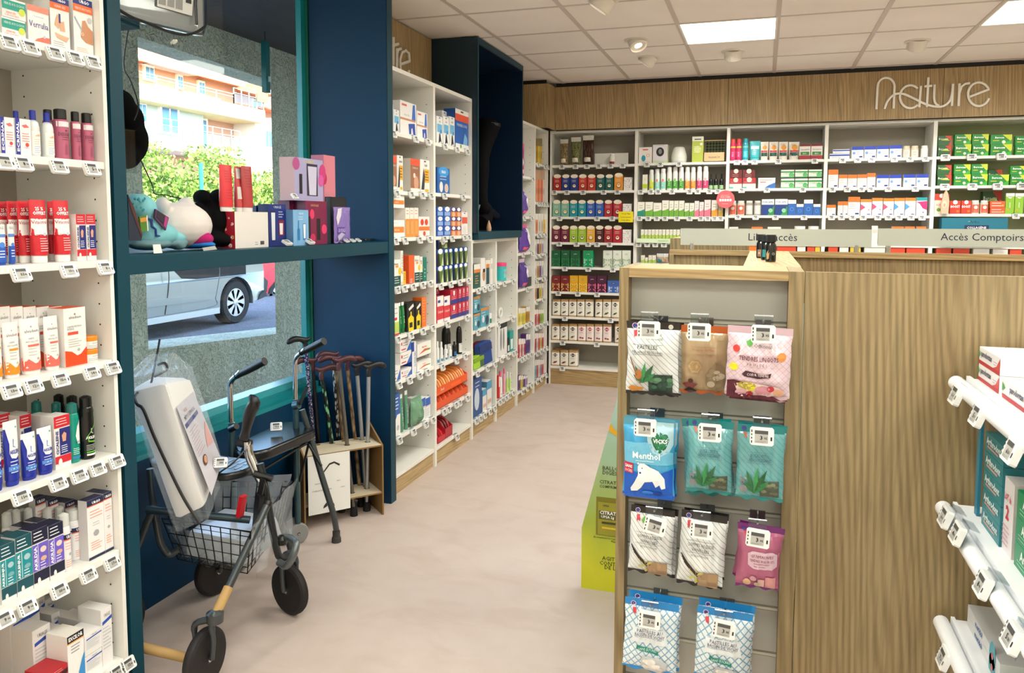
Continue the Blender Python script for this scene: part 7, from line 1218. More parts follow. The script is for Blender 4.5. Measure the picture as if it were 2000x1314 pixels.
A, B2 = L_(1164, 1043), L_(1225, 976); mb.box(A.x, A.x+.16, yd-.003, yd-.001, A.z, B2.z, '#7a7414').box(A.x+.008, A.x+.16, yd-.0045, yd-.003, A.z+.003, B2.z-.02, '#9a9428')
mb.box(A.x+.012, A.x+.16, yd-.0055, yd-.0045, L_(1170, 1012).z, L_(1170, 996).z, '#5a5a14'); 
for a in ((1172, 999, 7, 'CITRATE', '#ffffff'), (1175, 1008, 7, 'UPSA 2g', '#ffffff'), (1178, 986, 4, 'UPSA', '#3a3a18')):
    A2 = L_(a[0], a[1]); vs, fs, tw, hh = text2d(a[3], 1, .02); sc_ = a[2]/FPX*3.2/hh; mb.add([(A2.x+(x+tw/2)*sc_, yd-.007, A2.z+y*sc_) for x, y in vs], fs, a[4])
for py, c in ((1019, '#3f3f14'), (1029, '#e0c02a')): A2 = L_(1176, py); mb.box(A2.x, A2.x+.12, yd-.007, yd-.0055, A2.z-.004, A2.z+.004, c)
c = L_(1200, 838); mb.prism([(c.x-.022, c.z+.005), (c.x-.016, c.z+.022), (c.x, c.z+.0), (c.x+.05, c.z-.03), (c.x+.05, c.z-.06), (c.x+.01, c.z-.03), (c.x-.004, c.z-.018), (c.x-.02, c.z-.014)], yd-.003, yd-.001, M('#e2a81c', .4), 'xz')
mb.prism([(yd+.012, 0), (yd+.22, 0), (yd+.22, .01), (yd+.03, .5), (yd+.012, .5)], -.4, -.39, M('#e6e3d6', .6), 'yz')
tag(mb.build('floor_display'), 'lime yellow cardboard CITRATE floor display half hidden behind the gondola', 'floor display')
# ------------------------------------------------------------------ right shelving with rounded white front rails
WR = M('#e9ebee', .35); rx = .41
rs = thing('gondola_shelving', 'white shelving with round front rails at the right edge of the photo', 'shelving unit', (rx+.2, 1.2, 0))
RZ = []
for i, (px, py) in enumerate(((1868, 748), (1842, 992), (1838, 1215), (1835, 1420))):
    v = aty(px, py, 1.875); x_, z_ = v.x, v.z; RZ.append((x_, z_+.012)); L0, L1 = -1.2+.2, 1.875-1.2
    mb = MB().box(x_-.61+.022, rx+.55-.61, -.5, L1-.002, z_-.006, z_+.012, WR); mb.box(x_-.61+.018, x_-.61+.026, -.5, L1-.002, z_-.01, z_+.018, WR); mb.build('shelf', rs)
    MB().tube([(x_-.61, -.5, z_), (x_-.61, L1, z_)], .0165, WR, 20).build('front_rail', rs)
MB().box(rx+.54-.61, rx+.56-.61, -.5, .69, 0, 1.44, WHITE).build('back_panel', rs); MB().box(.0, rx+.56-.61, .678, .69, 0, 1.30, WHITE).build('side_panel', rs) if False else None
def rbox(key, label, px0, px1, pyt, z, X=.455, d=.16, h=None, up=0, grp='toothpaste cartons on the right shelves'):
    A, B2 = atx(px0, pyt, X), atx(px1, pyt, X); y0_, y1_ = min(A.y, B2.y), min(max(A.y, B2.y), 1.872); y0_ = min(y0_, y1_-.03); w = y1_-y0_; hh = h or (A.z+B2.z)/2-z; kind, look, base, items, o = ST[key]
    mb = k_box(w, hh, d, base, items, **{k: v for k, v in o.items() if k not in ('d', 'cat', 'nm')})[0][1]; return tag(mb.build('toothpaste_carton', loc=(X, (y0_+y1_)/2, z+.0005), rot=-PI/2), label, 'box', grp)
b_('prd', 'white and red toothpaste carton', '#eceaea', [('r', 0, 0, 1, .22, '#b8303a'), ('p', [(.7, .22), (.85, .4), (1, .95), (1, .22)], '#c84a48'), ('t', .38, .62, .46, 'parodontax', '#26264a', .72, 0, .03), ('p', [(0, .35), (0, .85), (.08, .6)], '#4a9a4a'), ('k', .72, .9, .6, .45, 2, '#8a8aa0')], top='#e4dfdd', side='#eceaea')
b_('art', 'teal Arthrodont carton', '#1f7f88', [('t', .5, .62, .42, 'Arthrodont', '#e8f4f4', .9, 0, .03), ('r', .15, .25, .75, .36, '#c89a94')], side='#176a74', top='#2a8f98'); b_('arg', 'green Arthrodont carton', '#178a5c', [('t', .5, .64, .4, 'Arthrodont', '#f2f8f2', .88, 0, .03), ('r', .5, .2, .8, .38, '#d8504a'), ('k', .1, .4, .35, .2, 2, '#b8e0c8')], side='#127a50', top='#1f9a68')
b_('mer', 'white meridol carton with blue lettering', '#dfe2e4', [('t', .38, .55, .6, 'meridol', '#2a5aa8', .66, 0, .03), ('c', .8, .5, .09, '#4aa8b8', 1.3), ('c', .8, .5, .03, '#c86a6a')], top='#d2d6d8', side='#e2e4e6'); b_('lot', 'white pack printed LOT de 2 in red', '#e6e1e2', [('t', .5, .75, .1, 'LOT de', '#d02a4a', .6, 0, .02), ('t', .5, .55, .2, '2', '#d02a4a', .4, 0, .04), ('k', .1, .9, .35, .1, 5, '#e0a0b0')], side='#c8c4c2')
z1, z2, z3, z4 = [q[1] for q in RZ]; hh = (atx(1907, 672, .455).z-z1)/2 
def yspan(px, py): return atx(px, py, .455).y
for tier in range(2):
    for k, X in enumerate((.455, .505, .555)):
        rb = rbox('prd', f"parodontax carton, {['lower', 'upper'][tier]} tier, {['front', 'second', 'third'][k]} rank, top right shelf", 1907, 1955, 690, z1+tier*hh, X=X, d=.048, h=hh*.98)
rbox('prd', 'parodontax carton set forward nearest the camera on the top right shelf', 1956, 2040, 800, z1, X=.455, d=.05, h=hh)
hz = (atx(1925, 835, .455).z-z2)
for i in range(5): rbox('art', f"teal Arthrodont carton, {['bottom', 'second', 'third', 'fourth', 'top'][i]} of the stack on second right shelf", 1925, 1962, 860, z2+hz/5*i, h=hz/5*.97, d=.05, X=.45)
tag(MB().box(.450, .456, yspan(1918, 900), yspan(1918, 900)+.02, z2, z2+hz+.015, '#2a7f9a').build('shelf_divider'), 'narrow teal edge card beside the Arthrodont stack', 'card')
rbox('lot', 'white LOT de 2 pack between teal and green Arthrodont cartons', 1963, 1985, 905, z2, h=hz*.72, d=.1)
for i in range(3): rbox('arg', f"green Arthrodont carton, {['bottom', 'middle', 'top'][i]} one at the right edge, second right shelf", 1986, 2060, 1000, z2+hz*.24*i, h=hz*.235, d=.06)
hm = atx(1890, 1178, .455).z-z3
for i in range(2): rbox('mer', f"meridol carton, {['lower', 'upper'][i]} one nearest the wood panel, third right shelf", 1889, 1958, 1215, z3+hm/2*i, h=hm/2*.97, d=.05)
rbox('mer', 'meridol carton in second rank, third right shelf', 1889, 1958, 1215, z3, X=.507, h=hm*.97, d=.05); rbox('arg', 'green carton low at the right edge, third right shelf', 1962, 2050, 1250, z3, h=hm*.6, d=.06)
for i, (px, py, k, nm) in enumerate([(1866, 772, 0, 'first tag on the top right rail'), (1908, 812, 0, 'second tag on the top right rail'), (1975, 882, 0, 'third tag on the top right rail'), (1845, 1010, 1, 'first tag on the second right rail'), (1868, 1042, 1, 'second tag on the second right rail'), (1918, 1142, 1, 'third tag on the second right rail'), (1975, 1245, 1, 'fourth tag on the second right rail'), (1842, 1285, 2, 'first tag on the third right rail')]):
    X = RZ[k][0]-.022; p = atx(px, py, X); price_tag((X, p.y, p.z-TAGH/2), -PI/2, f'white electronic price tag, {nm}', ['6.90', '5.20', '6.50', '6.80', '4.90', '8.90', '5.50', '7.20'][i], False, tilt=20, group='price tags on the right rails')
# ------------------------------------------------------------------ goods on the window shelf
SZ = 1.4345
def A_(px, py, Y): return aty(px, py, Y)
def blob(name, label, balls, col, vox=.006, cat='plush toy', group='plush toys on the window shelf', mat=None):
    mb = MB()
    for c, r in balls:
        r = r if isinstance(r, (tuple, list)) else (r, r, r); T = Matrix.Translation(c) @ Matrix.Diagonal((*r, 1)); n, k = 18, 10
        prof = [(math.sin(PI*i/k), -math.cos(PI*i/k)) for i in range(k+1)]; prof[0] = (.02, -1); prof[-1] = (.02, 1); mb.lathe(prof, mat or M(col, .95, spec=.1), n, T=T)
    o = mb.build(name); m = o.modifiers.new('skin', 'REMESH'); m.mode = 'VOXEL'; m.voxel_size = vox; m.use_smooth_shade = True; s = o.modifiers.new('soft', 'SMOOTH'); s.factor = .6; s.iterations = 4
    return tag(o, label, cat, group)
def PX(px, py, X): return atx(px, py, X)
Xp = -2.03
def E_(px, py, rpx, rpz, d=.07, X=Xp):
    c = PX(px, py, X); s = (PX(px+rpx, py, X).y-c.y); h = c.z-PX(px, py+rpz, X).z; k_ = .78; return (Vector((X, c.y, max(c.z, SZ+h+.004) if X > -2.3 and c.z < SZ+.6 else c.z)), (d, s*k_, h))
aq = blob('plush_toy', 'aqua blue spotted plush dinosaur lying at the left end of the window shelf', [E_(270, 408, 26, 30), E_(282, 438, 38, 36), E_(298, 458, 50, 27), E_(330, 464, 34, 15, .055), E_(352, 466, 16, 8, .04)], '#7fc0c8')
gb2 = blob('belly', None, [E_(292, 476, 44, 13, .065, Xp+.012), E_(338, 474, 30, 11, .045, Xp+.015), E_(348, 482, 12, 8, .03, Xp+.03)], '#6e8f96', cat=None, group=None); gb2.parent = aq
mb = MB(); zz = [(285, 425), (296, 430), (297, 442), (304, 448), (305, 460), (315, 461), (317, 466), (326, 462), (334, 464), (340, 461), (352, 466)]
mb.tube([tuple(PX(a, b, Xp+.066-.0005*abs(a-300))) for a, b in zz], .004, '#1f3a8c', 6)
r_ = random.Random(4)
for k in range(16):
    a, b = r_.uniform(258, 286), r_.uniform(385, 415); q = PX(a, b, Xp+.068-.0018*abs(a-272)); mb.lathe([(.001, -.002), (.005, 0), (.001, .002)], M('#2f7f8c', .9), 8, T=Matrix.Translation(q) @ Matrix.Rotation(PI/2, 4, 'Y'))
mb.build('trim', aq)
mb = MB(); p0, p1 = PX(303, 474, -1.93), PX(318, 476, -1.93); mb.add([(-1.94, p0.y, SZ+.03), (-1.94, p1.y, SZ+.03), (-1.905, p1.y-.03, SZ+.002), (-1.905, p0.y-.035, SZ+.002)], [(0, 1, 2, 3)], '#d9d9d4'); mb.build('care_label', aq)
wh = blob('plush_toy', 'white round plush with two small ears, second from the left on the window shelf', [E_(352, 441, 54, 46, .11, -2.06), E_(318, 401, 11, 17, .03, -2.05), E_(364, 398, 12, 14, .03, -2.05)], '#d6cfcb')
sk = blob('skirt', None, [E_(371, 468, 25, 20, .10, -2.04)], '#b02a6a', cat=None, group=None); sk.parent = wh
sk2 = blob('hem', None, [E_(372, 481, 22, 9, .112, -2.04)], '#2a7ac8', cat=None, group=None); sk2.parent = wh
def card(name, label, pts, X, col, th=.006, it=None, cat='card'):
    mb = MB(); P = [PX(a, b, X) for a, b in pts]; mb.prism([(q.y, q.z) for q in P], X, X-th, M(col, .5), 'yz'); 
    if it: 
        for pts2, c in it: Q = [PX(a, b, X+.001) for a, b in pts2]; mb.prism([(q.y, q.z) for q in Q], X+.001, X+.0005, M(c, .5), 'yz')
    return tag(mb.build(name), label, cat)
card('hang_tag', 'purple picture tag on the white plush', [(304, 408), (330, 425), (324, 450), (302, 425)], -1.952, '#4a2a50', it=[([(308, 412), (322, 421), (320, 438), (306, 424)], '#2a2030'), ([(323, 422), (329, 426), (324, 446), (320, 440)], '#a8387c')])
card('hang_tag', 'green picture tag on the aqua plush', [(272, 423), (288, 420), (290, 450), (276, 453)], -1.955, '#4a7a1f', it=[([(274, 426), (286, 424), (287, 432), (275, 434)], '#c88a3a'), ([(286, 421), (288, 420), (290, 450), (288, 451)], '#d9d5cc')])
card('booklet', 'brown and navy booklet leaning behind the blue post', [(250, 380), (262, 405), (278, 458), (276, 470), (252, 470)], -1.935, '#1a2338', .02, it=[([(250, 380), (262, 405), (279, 460), (276, 462), (256, 408)], '#4a2018')])
bk = blob('plush_toy', 'black plush toy standing beside the floral red box', [E_(410, 430, 27, 38, .08, -2.08), E_(425, 400, 18, 26, .06, -2.08), E_(428, 380, 10, 11, .04, -2.08), E_(395, 385, 12, 15, .04, -2.08), E_(405, 470, 38, 17, .09, -2.06), E_(440, 475, 18, 9, .05, -2.03), E_(385, 420, 14, 24, .05, -2.08)], '#0b0b0d')
card('care_label', 'small white label lying before the black plush', [(395, 484), (420, 480), (424, 487), (398, 490)], -1.93, '#b9b9b6', .002, cat='label')
# boxed sets
def setbox(key, label, px0, px1, pyt, z, X, d, h=None, grp='gift sets on the window shelf', turn=0):
    A, B2 = PX(px0, pyt, X), PX(px1, pyt, X); w = B2.y-A.y; hh = h or (A.z+B2.z)/2-z; return make(key, w, hh, d, (X, (A.y+B2.y)/2, z+.0005), PI/2, label, grp, name='gift_box', turn=turn)
FL = MB(); rq = random.Random(6)
b_('whf', 'white', '#e2ddd9', [('k', .58, .68, .15, .09, 2, '#5a5a5c'), ('r', .74, .08, .86, .18, '#4a4a4c')], side='#a81c30', d=.13)
o = setbox('whf', 'white carton with red floral side under the red tubes', 458, 523, 414, SZ, -1.965, .15)
w_, h_ = o.dimensions.x, o.dimensions.z; mb = MB(); 
for k in range(34):
    u, v, rr_ = rq.uniform(.01, .14), rq.uniform(.05, .95)*.125, rq.uniform(.004, .009); a0 = rq.uniform(0, 6)
    for j in range(rq.choice([1, 5, 5])): a = a0+j*1.257; mb.lathe([(.0005, -.0004), (rr_*.45, 0), (.0005, .0004)], M(rq.choice(['#e9c9c8', '#f0e2d8', '#d9a84a', '#e8909a', '#f3ece6']), .5), 7, T=Matrix.Translation((0, u+rr_*.6*math.cos(a), v+rr_*.6*math.sin(a))) @ Matrix.Rotation(PI/2, 4, 'Y') @ Matrix.Diagonal((1, 1, 1, 1)))
me = mb.build('floral_print', o); me.location = (-(PX(523, 414, -1.965).y-PX(458, 414, -1.965).y)/2-.0006, 0, 0)
TZ = PX(490, 414, -1.965).z+.001
style('rdt', 'tube', 'coral red tube', '#d8323a', [('k', .25, .75, .85, .6, 5, '#c02830'), ('k', .25, .75, .4, .2, 4, '#c02830')], cap='#e2dfdc', caph=.1); style('rdt2', 'tube', 'white and red printed tube', '#c4484c', [('r', .1, .7, .9, .95, '#c9c4c2'), ('r', .1, .2, .9, .5, '#cfcac8')], cap='#e2dfdc', caph=.1); style('rdt3', 'tube', 'brick red tube', '#b03a3c', [('k', .2, .8, .9, .5, 7, '#9a2c30')], cap='#e2dfdc', caph=.1)
for key, a, b, tp, X, lb in (('rdt', 433, 463, 320, -1.99, 'coral red cream tube, left of three on the white carton'), ('rdt2', 462, 480, 324, -2.01, 'white printed tube between two red ones on the white carton'), ('rdt3', 476, 501, 323, -1.99, 'brick red cream tube, right of three on the white carton')):
    A, B2 = PX(a, tp, X), PX(b, tp, X); make(key, (B2.y-A.y)*.8, A.z-TZ, .04, (X, (A.y+B2.y)/2, TZ), PI/2, lb, 'cream tubes on the white carton')
UR = [('t', .5, .93, .06, 'URIAGE', '#c8d4f0', .5), ('r', .12, .12, .38, .86, '#14205a'), ('p', [(.16, .15), (.34, .15), (.36, .8), (.14, .8)], '#d9dfe6'), ('r', .56, .25, .86, .62, '#8a2030'), ('p', [(.62, .28), (.78, .28), (.8, .55), (.6, .55)], '#e6e6e8'), ('k', .55, .85, .82, .7, 3, '#c8d4f0')]
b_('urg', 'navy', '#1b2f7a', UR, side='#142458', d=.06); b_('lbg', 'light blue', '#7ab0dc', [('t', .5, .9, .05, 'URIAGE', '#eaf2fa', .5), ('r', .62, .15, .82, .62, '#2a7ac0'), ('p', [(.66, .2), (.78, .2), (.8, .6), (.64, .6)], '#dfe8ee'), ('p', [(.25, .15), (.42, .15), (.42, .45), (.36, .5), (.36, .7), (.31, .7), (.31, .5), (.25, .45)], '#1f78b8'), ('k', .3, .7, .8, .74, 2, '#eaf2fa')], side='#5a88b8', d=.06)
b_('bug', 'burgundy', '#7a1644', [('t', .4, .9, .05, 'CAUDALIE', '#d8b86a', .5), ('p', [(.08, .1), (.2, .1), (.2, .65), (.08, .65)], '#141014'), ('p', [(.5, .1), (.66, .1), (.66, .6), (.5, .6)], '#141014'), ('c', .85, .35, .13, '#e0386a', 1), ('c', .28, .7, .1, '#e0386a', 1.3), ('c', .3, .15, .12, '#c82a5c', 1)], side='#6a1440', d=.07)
b_('lig', 'lilac', '#a8a4cc', [('t', .5, .93, .06, 'CAUDALIE', '#e6dc5a', .6), ('r', .42, .12, .8, .88, '#2a2a3a'), ('p', [(.5, .14), (.74, .14), (.78, .82), (.46, .82)], '#c9c6e0'), ('r', .16, .16, .26, .62, '#121216'), ('c', .98, .7, .12, '#c8387c', 1.4), ('c', .92, .5, .1, '#d058a0', 1.2), ('c', .06, .85, .12, '#b8508c', 1)], side='#c9a09c', d=.09)
b_('pig', 'pink', '#d48090', [('c', .0, .5, .25, '#c02858', 1.2), ('k', .55, .85, .12, .06, 2, '#eab8c0')], side='#b85a74', d=.07); b_('blg', 'black', '#101014', [('r', .05, .05, .95, .95, '#1c1b22')], side='#0a0a0c', d=.07)
setbox('urg', 'navy URIAGE gift box behind, left of the front navy one', 500, 528, 402, SZ, -2.04, .06); setbox('urg', 'front navy URIAGE gift box beside the white carton', 524, 558, 399, SZ, -1.975, .05)
setbox('bug', 'burgundy gift box half hidden behind the light blue one', 565, 600, 392, SZ, -2.03, .06); setbox('bug', 'burgundy CAUDALIE gift box with red flowers under the lilac one', 597, 638, 393, SZ, -1.965, .07); setbox('lbg', 'light blue URIAGE gift box with serum picture', 572, 602, 410, SZ, -1.94, .035)
hz_ = PX(610, 393, -1.965).z+.001
setbox('lig', 'lilac CAUDALIE gift box stacked on the burgundy box', 574, 630, 310, hz_, -1.975, .075); setbox('pig', 'pink gift box behind the lilac one, top of the stack', 632, 654, 304, hz_, -2.02, .07)
setbox('blg', 'black gift box behind the lilac pouch at the shelf end', 645, 676, 385, SZ, -1.99, .05)
A, B2 = PX(652, 470, -1.945), PX(684, 470, -1.945); zt = PX(668, 405, -1.945).z
style('lilp', 'bag', 'lilac pouch', '#7f6ab0', [('r', .1, .25, .55, .45, '#5a3a9a'), ('t', .32, .36, .1, 'CAUDALIE', '#d8d0ec', .4), ('p', [(.1, .5), (.5, .98), (.2, .95), (.05, .7)], '#cfc9d4'), ('p', [(.2, .05), (.5, .25), (.3, .3), (.1, .2)], '#b8b0d0')], top='#8f7abc', both=.05, d=.03, cat='pouch')
make('lilp', B2.y-A.y, zt-SZ, .03, (-1.945, (A.y+B2.y)/2, SZ+.001), PI/2, 'lilac printed pouch standing before the black gift box', None)
for i, (px, py, l_) in enumerate([(566, 475, 'white price tag lying before the navy gift box'), (610, 474, 'white price tag lying before the light blue gift box'), (680, 470, 'first of three price tags lying at the shelf end'), (692, 469, 'second of three price tags lying at the shelf end'), (703, 468, 'third of three price tags lying at the shelf end')]):
    p = PX(px, py, -1.918); price_tag((-1.918, p.y, SZ+.004), PI/2, l_, '', True, tilt=60, group='price tags lying on the window shelf', holder=False, scale=.85 if i < 2 else .6)
mb = MB(); p = PX(715, 466, -2.0); mb.tube(spline([(-2.0+.03*math.cos(t*1.3), p.y+.06*math.sin(t), SZ+.008+.004*(t % 2)) for t in range(12)], 4), .004, '#0c0c0e', 6); tag(mb.build('cable_coil'), 'coiled black cable at the right end of the window shelf', 'cable')
p = PX(592, 386, -1.90)
price_tag((-1.945, PX(578, 385, -1.945).y, hz_+.003), PI/2, 'small white price tag at the foot of the lilac gift box', '', True, tilt=40, holder=False, scale=.7)
# cords, hanging black cushion and clear bagged pillow
def cord(label, pts, X): tag(MB().tube(spline([tuple(PX(a, b, X)) for a, b in pts], 5), .0022, '#101012', 6).build('cord'), label, 'cord')
cord('black cord hanging from the corner shelf down to the black cushion', [(255, 36), (247, 80), (242, 130), (256, 160), (270, 205), (262, 235)], -2.05)
cord('thin black cord trailing from the black cushion behind the white plush', [(275, 313), (297, 360), (302, 378), (325, 381), (345, 386), (372, 390), (392, 400)], -2.25)
cord('thin black cord hanging beside the lilac gift box', [(562, 340), (566, 352), (574, 385), (572, 398)], -2.15)
bl = blob('neck_cushion', 'black cushion hanging on a cord at the left side of the window', [E_(240, 215, 20, 40, .05, -2.12), E_(252, 235, 20, 35, .06, -2.12), E_(256, 275, 22, 45, .07, -2.12), E_(245, 305, 22, 26, .06, -2.12)], '#0a0a0b', cat='cushion', group=None); bl.modifiers['skin'].voxel_size = .008
q0, q1 = PX(246, 254, -2.0), PX(262, 254, -2.0); z0, z1_ = PX(254, 338, -2.0).z, q0.z; mb = MB().box(-2.0, -1.996, q0.y-.05, q1.y, z0, z1_, CLEAR).box(-2.03, -1.99, q0.y-.05, q1.y, z1_, z1_+.003, CLEAR).box(-2.04, -2.036, q0.y-.05, q1.y, z0, z1_+.03, CLEAR)
tag(mb.build('clear_holder'), 'clear plastic holder in front of the hanging black cushion', 'holder')
# bagged pillow on the corner shelf
def hexa(name, pts, m, parent=None, lv=3, **k):
    mb = MB(); mb.add([tuple(p) for p in pts], [(0, 1, 2, 3), (7, 6, 5, 4), (0, 4, 5, 1), (1, 5, 6, 2), (2, 6, 7, 3), (3, 7, 4, 0)], m); o = mb.build(name, parent); at = o.data.attributes.new('crease_edge', 'FLOAT', 'EDGE'); at.data.foreach_set('value', [.55]*len(o.data.edges)); s = o.modifiers.new('soft', 'SUBSURF'); s.levels = lv; s.render_levels = lv; return o
PLW = M('#bdbdbd', .8); 
T_ = thing('bagged_pillow', 'grey bagged pillow with label on the corner shelf, cut by the top edge', 'pillow', (-2.1, 2.05, 2.226)); T_I = Matrix.Translation((2.1, -2.05, -2.226))
def V_(px, py, X): return T_I @ PX(px, py, X)
F = [V_(228, 30, -1.96), V_(395, 70, -1.96), V_(392, -80, -1.96), V_(222, -80, -1.96)]; Bk = [V_(250, 30, -2.14), V_(400, 58, -2.14), V_(400, -60, -2.14), V_(250, -70, -2.14)]
o = hexa('pillow', [Vector(p)*1.0 for p in F]+[Vector(p) for p in Bk], PLW, T_); o2 = hexa('clear_bag', [p+(p-(F[0]+Bk[2])/2)*.07 for p in F]+[p+(p-(F[0]+Bk[2])/2)*.07 for p in Bk], CLEAR, T_)
mb = MB().tube(spline([tuple(V_(a, b, -1.94)) for a, b in ((234, 20), (258, 34), (290, 46), (330, 62), (360, 68), (385, 62), (400, 52))], 4), .005, '#0f0f11', 6); mb.tube([tuple(V_(384, 48, -1.94)), tuple(V_(382, 8, -1.95)), tuple(V_(384, -40, -1.95))], .005, '#0f0f11', 6); mb.build('zip_trim', T_)
lb = [V_(307, 12, -1.948), V_(375, 31, -1.948), V_(378, -8, -1.948), V_(308, -35, -1.948)]; mb = MB(); mb.add(lb, [(0, 1, 2, 3)], '#d6d6d4'); u_, v_ = lb[1]-lb[0], lb[3]-lb[0]
for k in range(3): 
    q = lb[0]+u_*(.03+.24*k)+v_*.12+Vector((.0008, 0, 0)); mb.add([q, q+u_*.2, q+u_*.2+v_*.7, q+v_*.7], [(0, 1, 2, 3)], '#8f8f8f')
q = lb[0]+u_*.8+v_*.5+Vector((.0008, 0, 0)); mb.add([q, q+u_*.17, q+u_*.17+v_*.18, q+v_*.18], [(0, 1, 2, 3)], '#1a1a1a'); mb.build('label', T_)
# blue niche stocking leg
Xs = -2.06; D = lambda a, b: (880+a/5.055, 220+b/5.055)
def EL(a, b, ra, rb, d): x, y = D(a, b); return E_(x, y, ra/5.055, rb/5.055, d, Xs)
leg = thing('leg_form', 'black stocking on a display leg standing in the blue niche', 'leg form', (Xs, PX(*D(300, 1180), Xs).y, 1.469)); LI = leg.location.copy()
mb = MB(); path = [(372, 125, 92), (355, 190, 86), (330, 290, 72), (312, 370, 66), (305, 440, 58), (300, 540, 62), (298, 640, 58), (300, 760, 50), (305, 860, 46), (318, 920, 50), (345, 980, 62), (330, 1060, 60), (300, 1150, 52)]
pts, rad = [], []
for a, b, r in path: p = PX(*D(a, b), Xs); r_w = r*.00102; pts.append(Vector((p.x-LI.x, p.y-LI.y, max(p.z-LI.z, r_w+.006)))); rad.append(r_w)
mb.tube(spline(pts, 3), [rad[min(len(rad)-1, i//3)]*(1-(i % 3)/3)+rad[min(len(rad)-1, i//3+1)]*((i % 3)/3) for i in range(3*(len(pts)-1)+1)], M('#040407', .8, spec=.15), 18); mb.build('stocking', leg)
mb = MB(); f = [PX(*D(a, b), Xs)-LI for a, b in ((322, 960), (400, 1000), (475, 1030))]; mb.tube(spline(f, 4), [.055, .054, .052, .049, .045, .039, .032, .024, .009], M('#05081c', .8, spec=.15), 16); mb.build('foot', leg)
mb = MB(); a, b = PX(*D(280, 125), Xs)-LI, PX(*D(465, 150), Xs)-LI
mb.lathe([(.0, -.012), (1, -.012), (1, .012), (0, .012)], M('#101016', .5), 20, T=Matrix.Translation(pts[0]) @ Matrix.Diagonal((rad[0]*1.03, rad[0]*1.03, 1, 1))); mb.build('lace_band', leg)
mb = MB(); q = PX(*D(378, 1172), -1.95)-LI; mb.lathe([(.018, 0), (.02, .02), (.014, .05), (.004, .075), (.0005, .08)], M('#c89a78', .6), 12, T=Matrix.Translation((q.x, q.y, .0))); mb.build('toe_block', leg)
mb = MB(); q = PX(*D(265, 1185), -1.95)-LI; mb.add([(q.x, q.y-.09, .002), (q.x, q.y+.07, .002), (q.x-.05, q.y+.02, .05), (q.x-.05, q.y-.08, .05)], [(0, 1, 2, 3)], CLEAR); mb.tube(spline([(q.x-.01, q.y-.04, .01), (q.x-.02, q.y+.02, .09), (q.x-.02, q.y+.10, .19)], 5), .006, M('#8fa3b8', .1, alpha=.6), 6); mb.build('clear_stand', leg)
mb = MB(); q = PX(*D(238, 1060), Xs-.06)
mb.tube(spline([(Xs-.1, q.y-.09, 1.475), (Xs-.1, q.y-.06, 1.60), (Xs-.1, q.y-.045, 1.70), (Xs-.1, q.y-.05, 1.9)], 4), [.05, .05, .048, .045, .042, .04, .04, .042, .045, .048, .05, .052, .055], M('#c99f84', .6), 14); tag(mb.build('leg_form'), 'beige display leg mostly hidden behind the black stocking', 'leg form')
# ------------------------------------------------------------------ rollator, second walker, cane rack
GRY = M('#4a5052', .3, .5); CHR = M('#c8c8c6', .12, 1); BLK = M('#0c0d0e', .4); RUB = M('#1a1618', .7); WIREM = M('#0a0b0c', .4)
def W3(p): return tuple(p)
def tb(parent, name, pts, r, m, rad=.03, n=12):
    P = [Vector(p)-parent.location for p in pts]; return MB().tube(bend(P, rad) if len(P) > 2 else P, r, m, n).build(name, parent)
def caster(parent, c, R, wd, ax, name='wheel', tyre=RUB, hub=BLK):
    c = Vector(c)-parent.location; ax = Vector(ax).normalized(); T = Matrix.Translation(c) @ ax.to_track_quat('Z', 'Y').to_matrix().to_4x4()
    mb = MB(); mb.lathe([(R*.74, -wd*.5), (R*.88, -wd*.5), (R*.97, -wd*.34), (R, -wd*.12), (R*.985, -wd*.1), (R*.985, wd*.1), (R, wd*.12), (R*.97, wd*.34), (R*.88, wd*.5), (R*.74, wd*.5)], tyre, 40, T=T); o = mb.build(name, parent)
    h = MB(); h.lathe([(R*.18, -wd*.46), (R*.74, -wd*.3), (R*.75, wd*.3), (R*.18, wd*.46), (R*.08, wd*.62)], hub, 30, T=T); h.lathe([(R*.1, wd*.4), (R*.1, wd*.62), (R*.02, wd*.66)], CHR, 14, T=T); h.build('hub', o); return o
ro = thing('rollator', 'dark grey four wheeled rollator with wire basket and plastic covered parts', 'rollator', (-1.9, 2.35, 0))
a_, b_2, c_ = atz(400, 1285, .1), atz(566, 1150, .1), Vector((-2.12, 2.56, .1)); d_ = Vector((-2.17, 2.12, .1))
caster(ro, a_, .1, .036, (1, .05, 0)); caster(ro, b_2, .1, .036, (-.3, -.95, 0)); caster(ro, c_, .1, .036, (1, -.2, 0)); caster(ro, d_, .1, .036, (1, 0, 0))
def fork(c, ax, top, name='fork'):
    c = Vector(c)-ro.location; ax = Vector(ax).normalized(); t = Vector(top)-ro.location; mb = MB()
    for s in (-1, 1): mb.tube(spline([c+ax*s*.027, c+ax*s*.034+Vector((0, 0, .06)), c+ax*s*.03+Vector((0, 0, .115)), t-Vector((0, 0, .01))], 5), [.009]*8+[.011]*8, GRY, 10)
    mb.lathe([(.026, -.02), (.028, .012), (.014, .02)], GRY, 16, T=Matrix.Translation(t)); return mb.build(name, ro)
ta = aty(420, 1203, a_.y+.01); tb_ = Vector((b_2.x-.01, b_2.y+.02, .225)); fork(a_, (1, .05, 0), ta); fork(b_2, (-.3, -.95, 0), tb_); fork(c_, (1, -.2, 0), c_+Vector((0, 0, .125))); fork(d_, (1, 0, 0), d_+Vector((0, 0, .125)))
lt = aty(522, 985, 2.32); lm = ta+(lt-ta)*.19; tb(ro, 'leg', [ta+(lt-ta)*.02, lt], .0135, GRY)
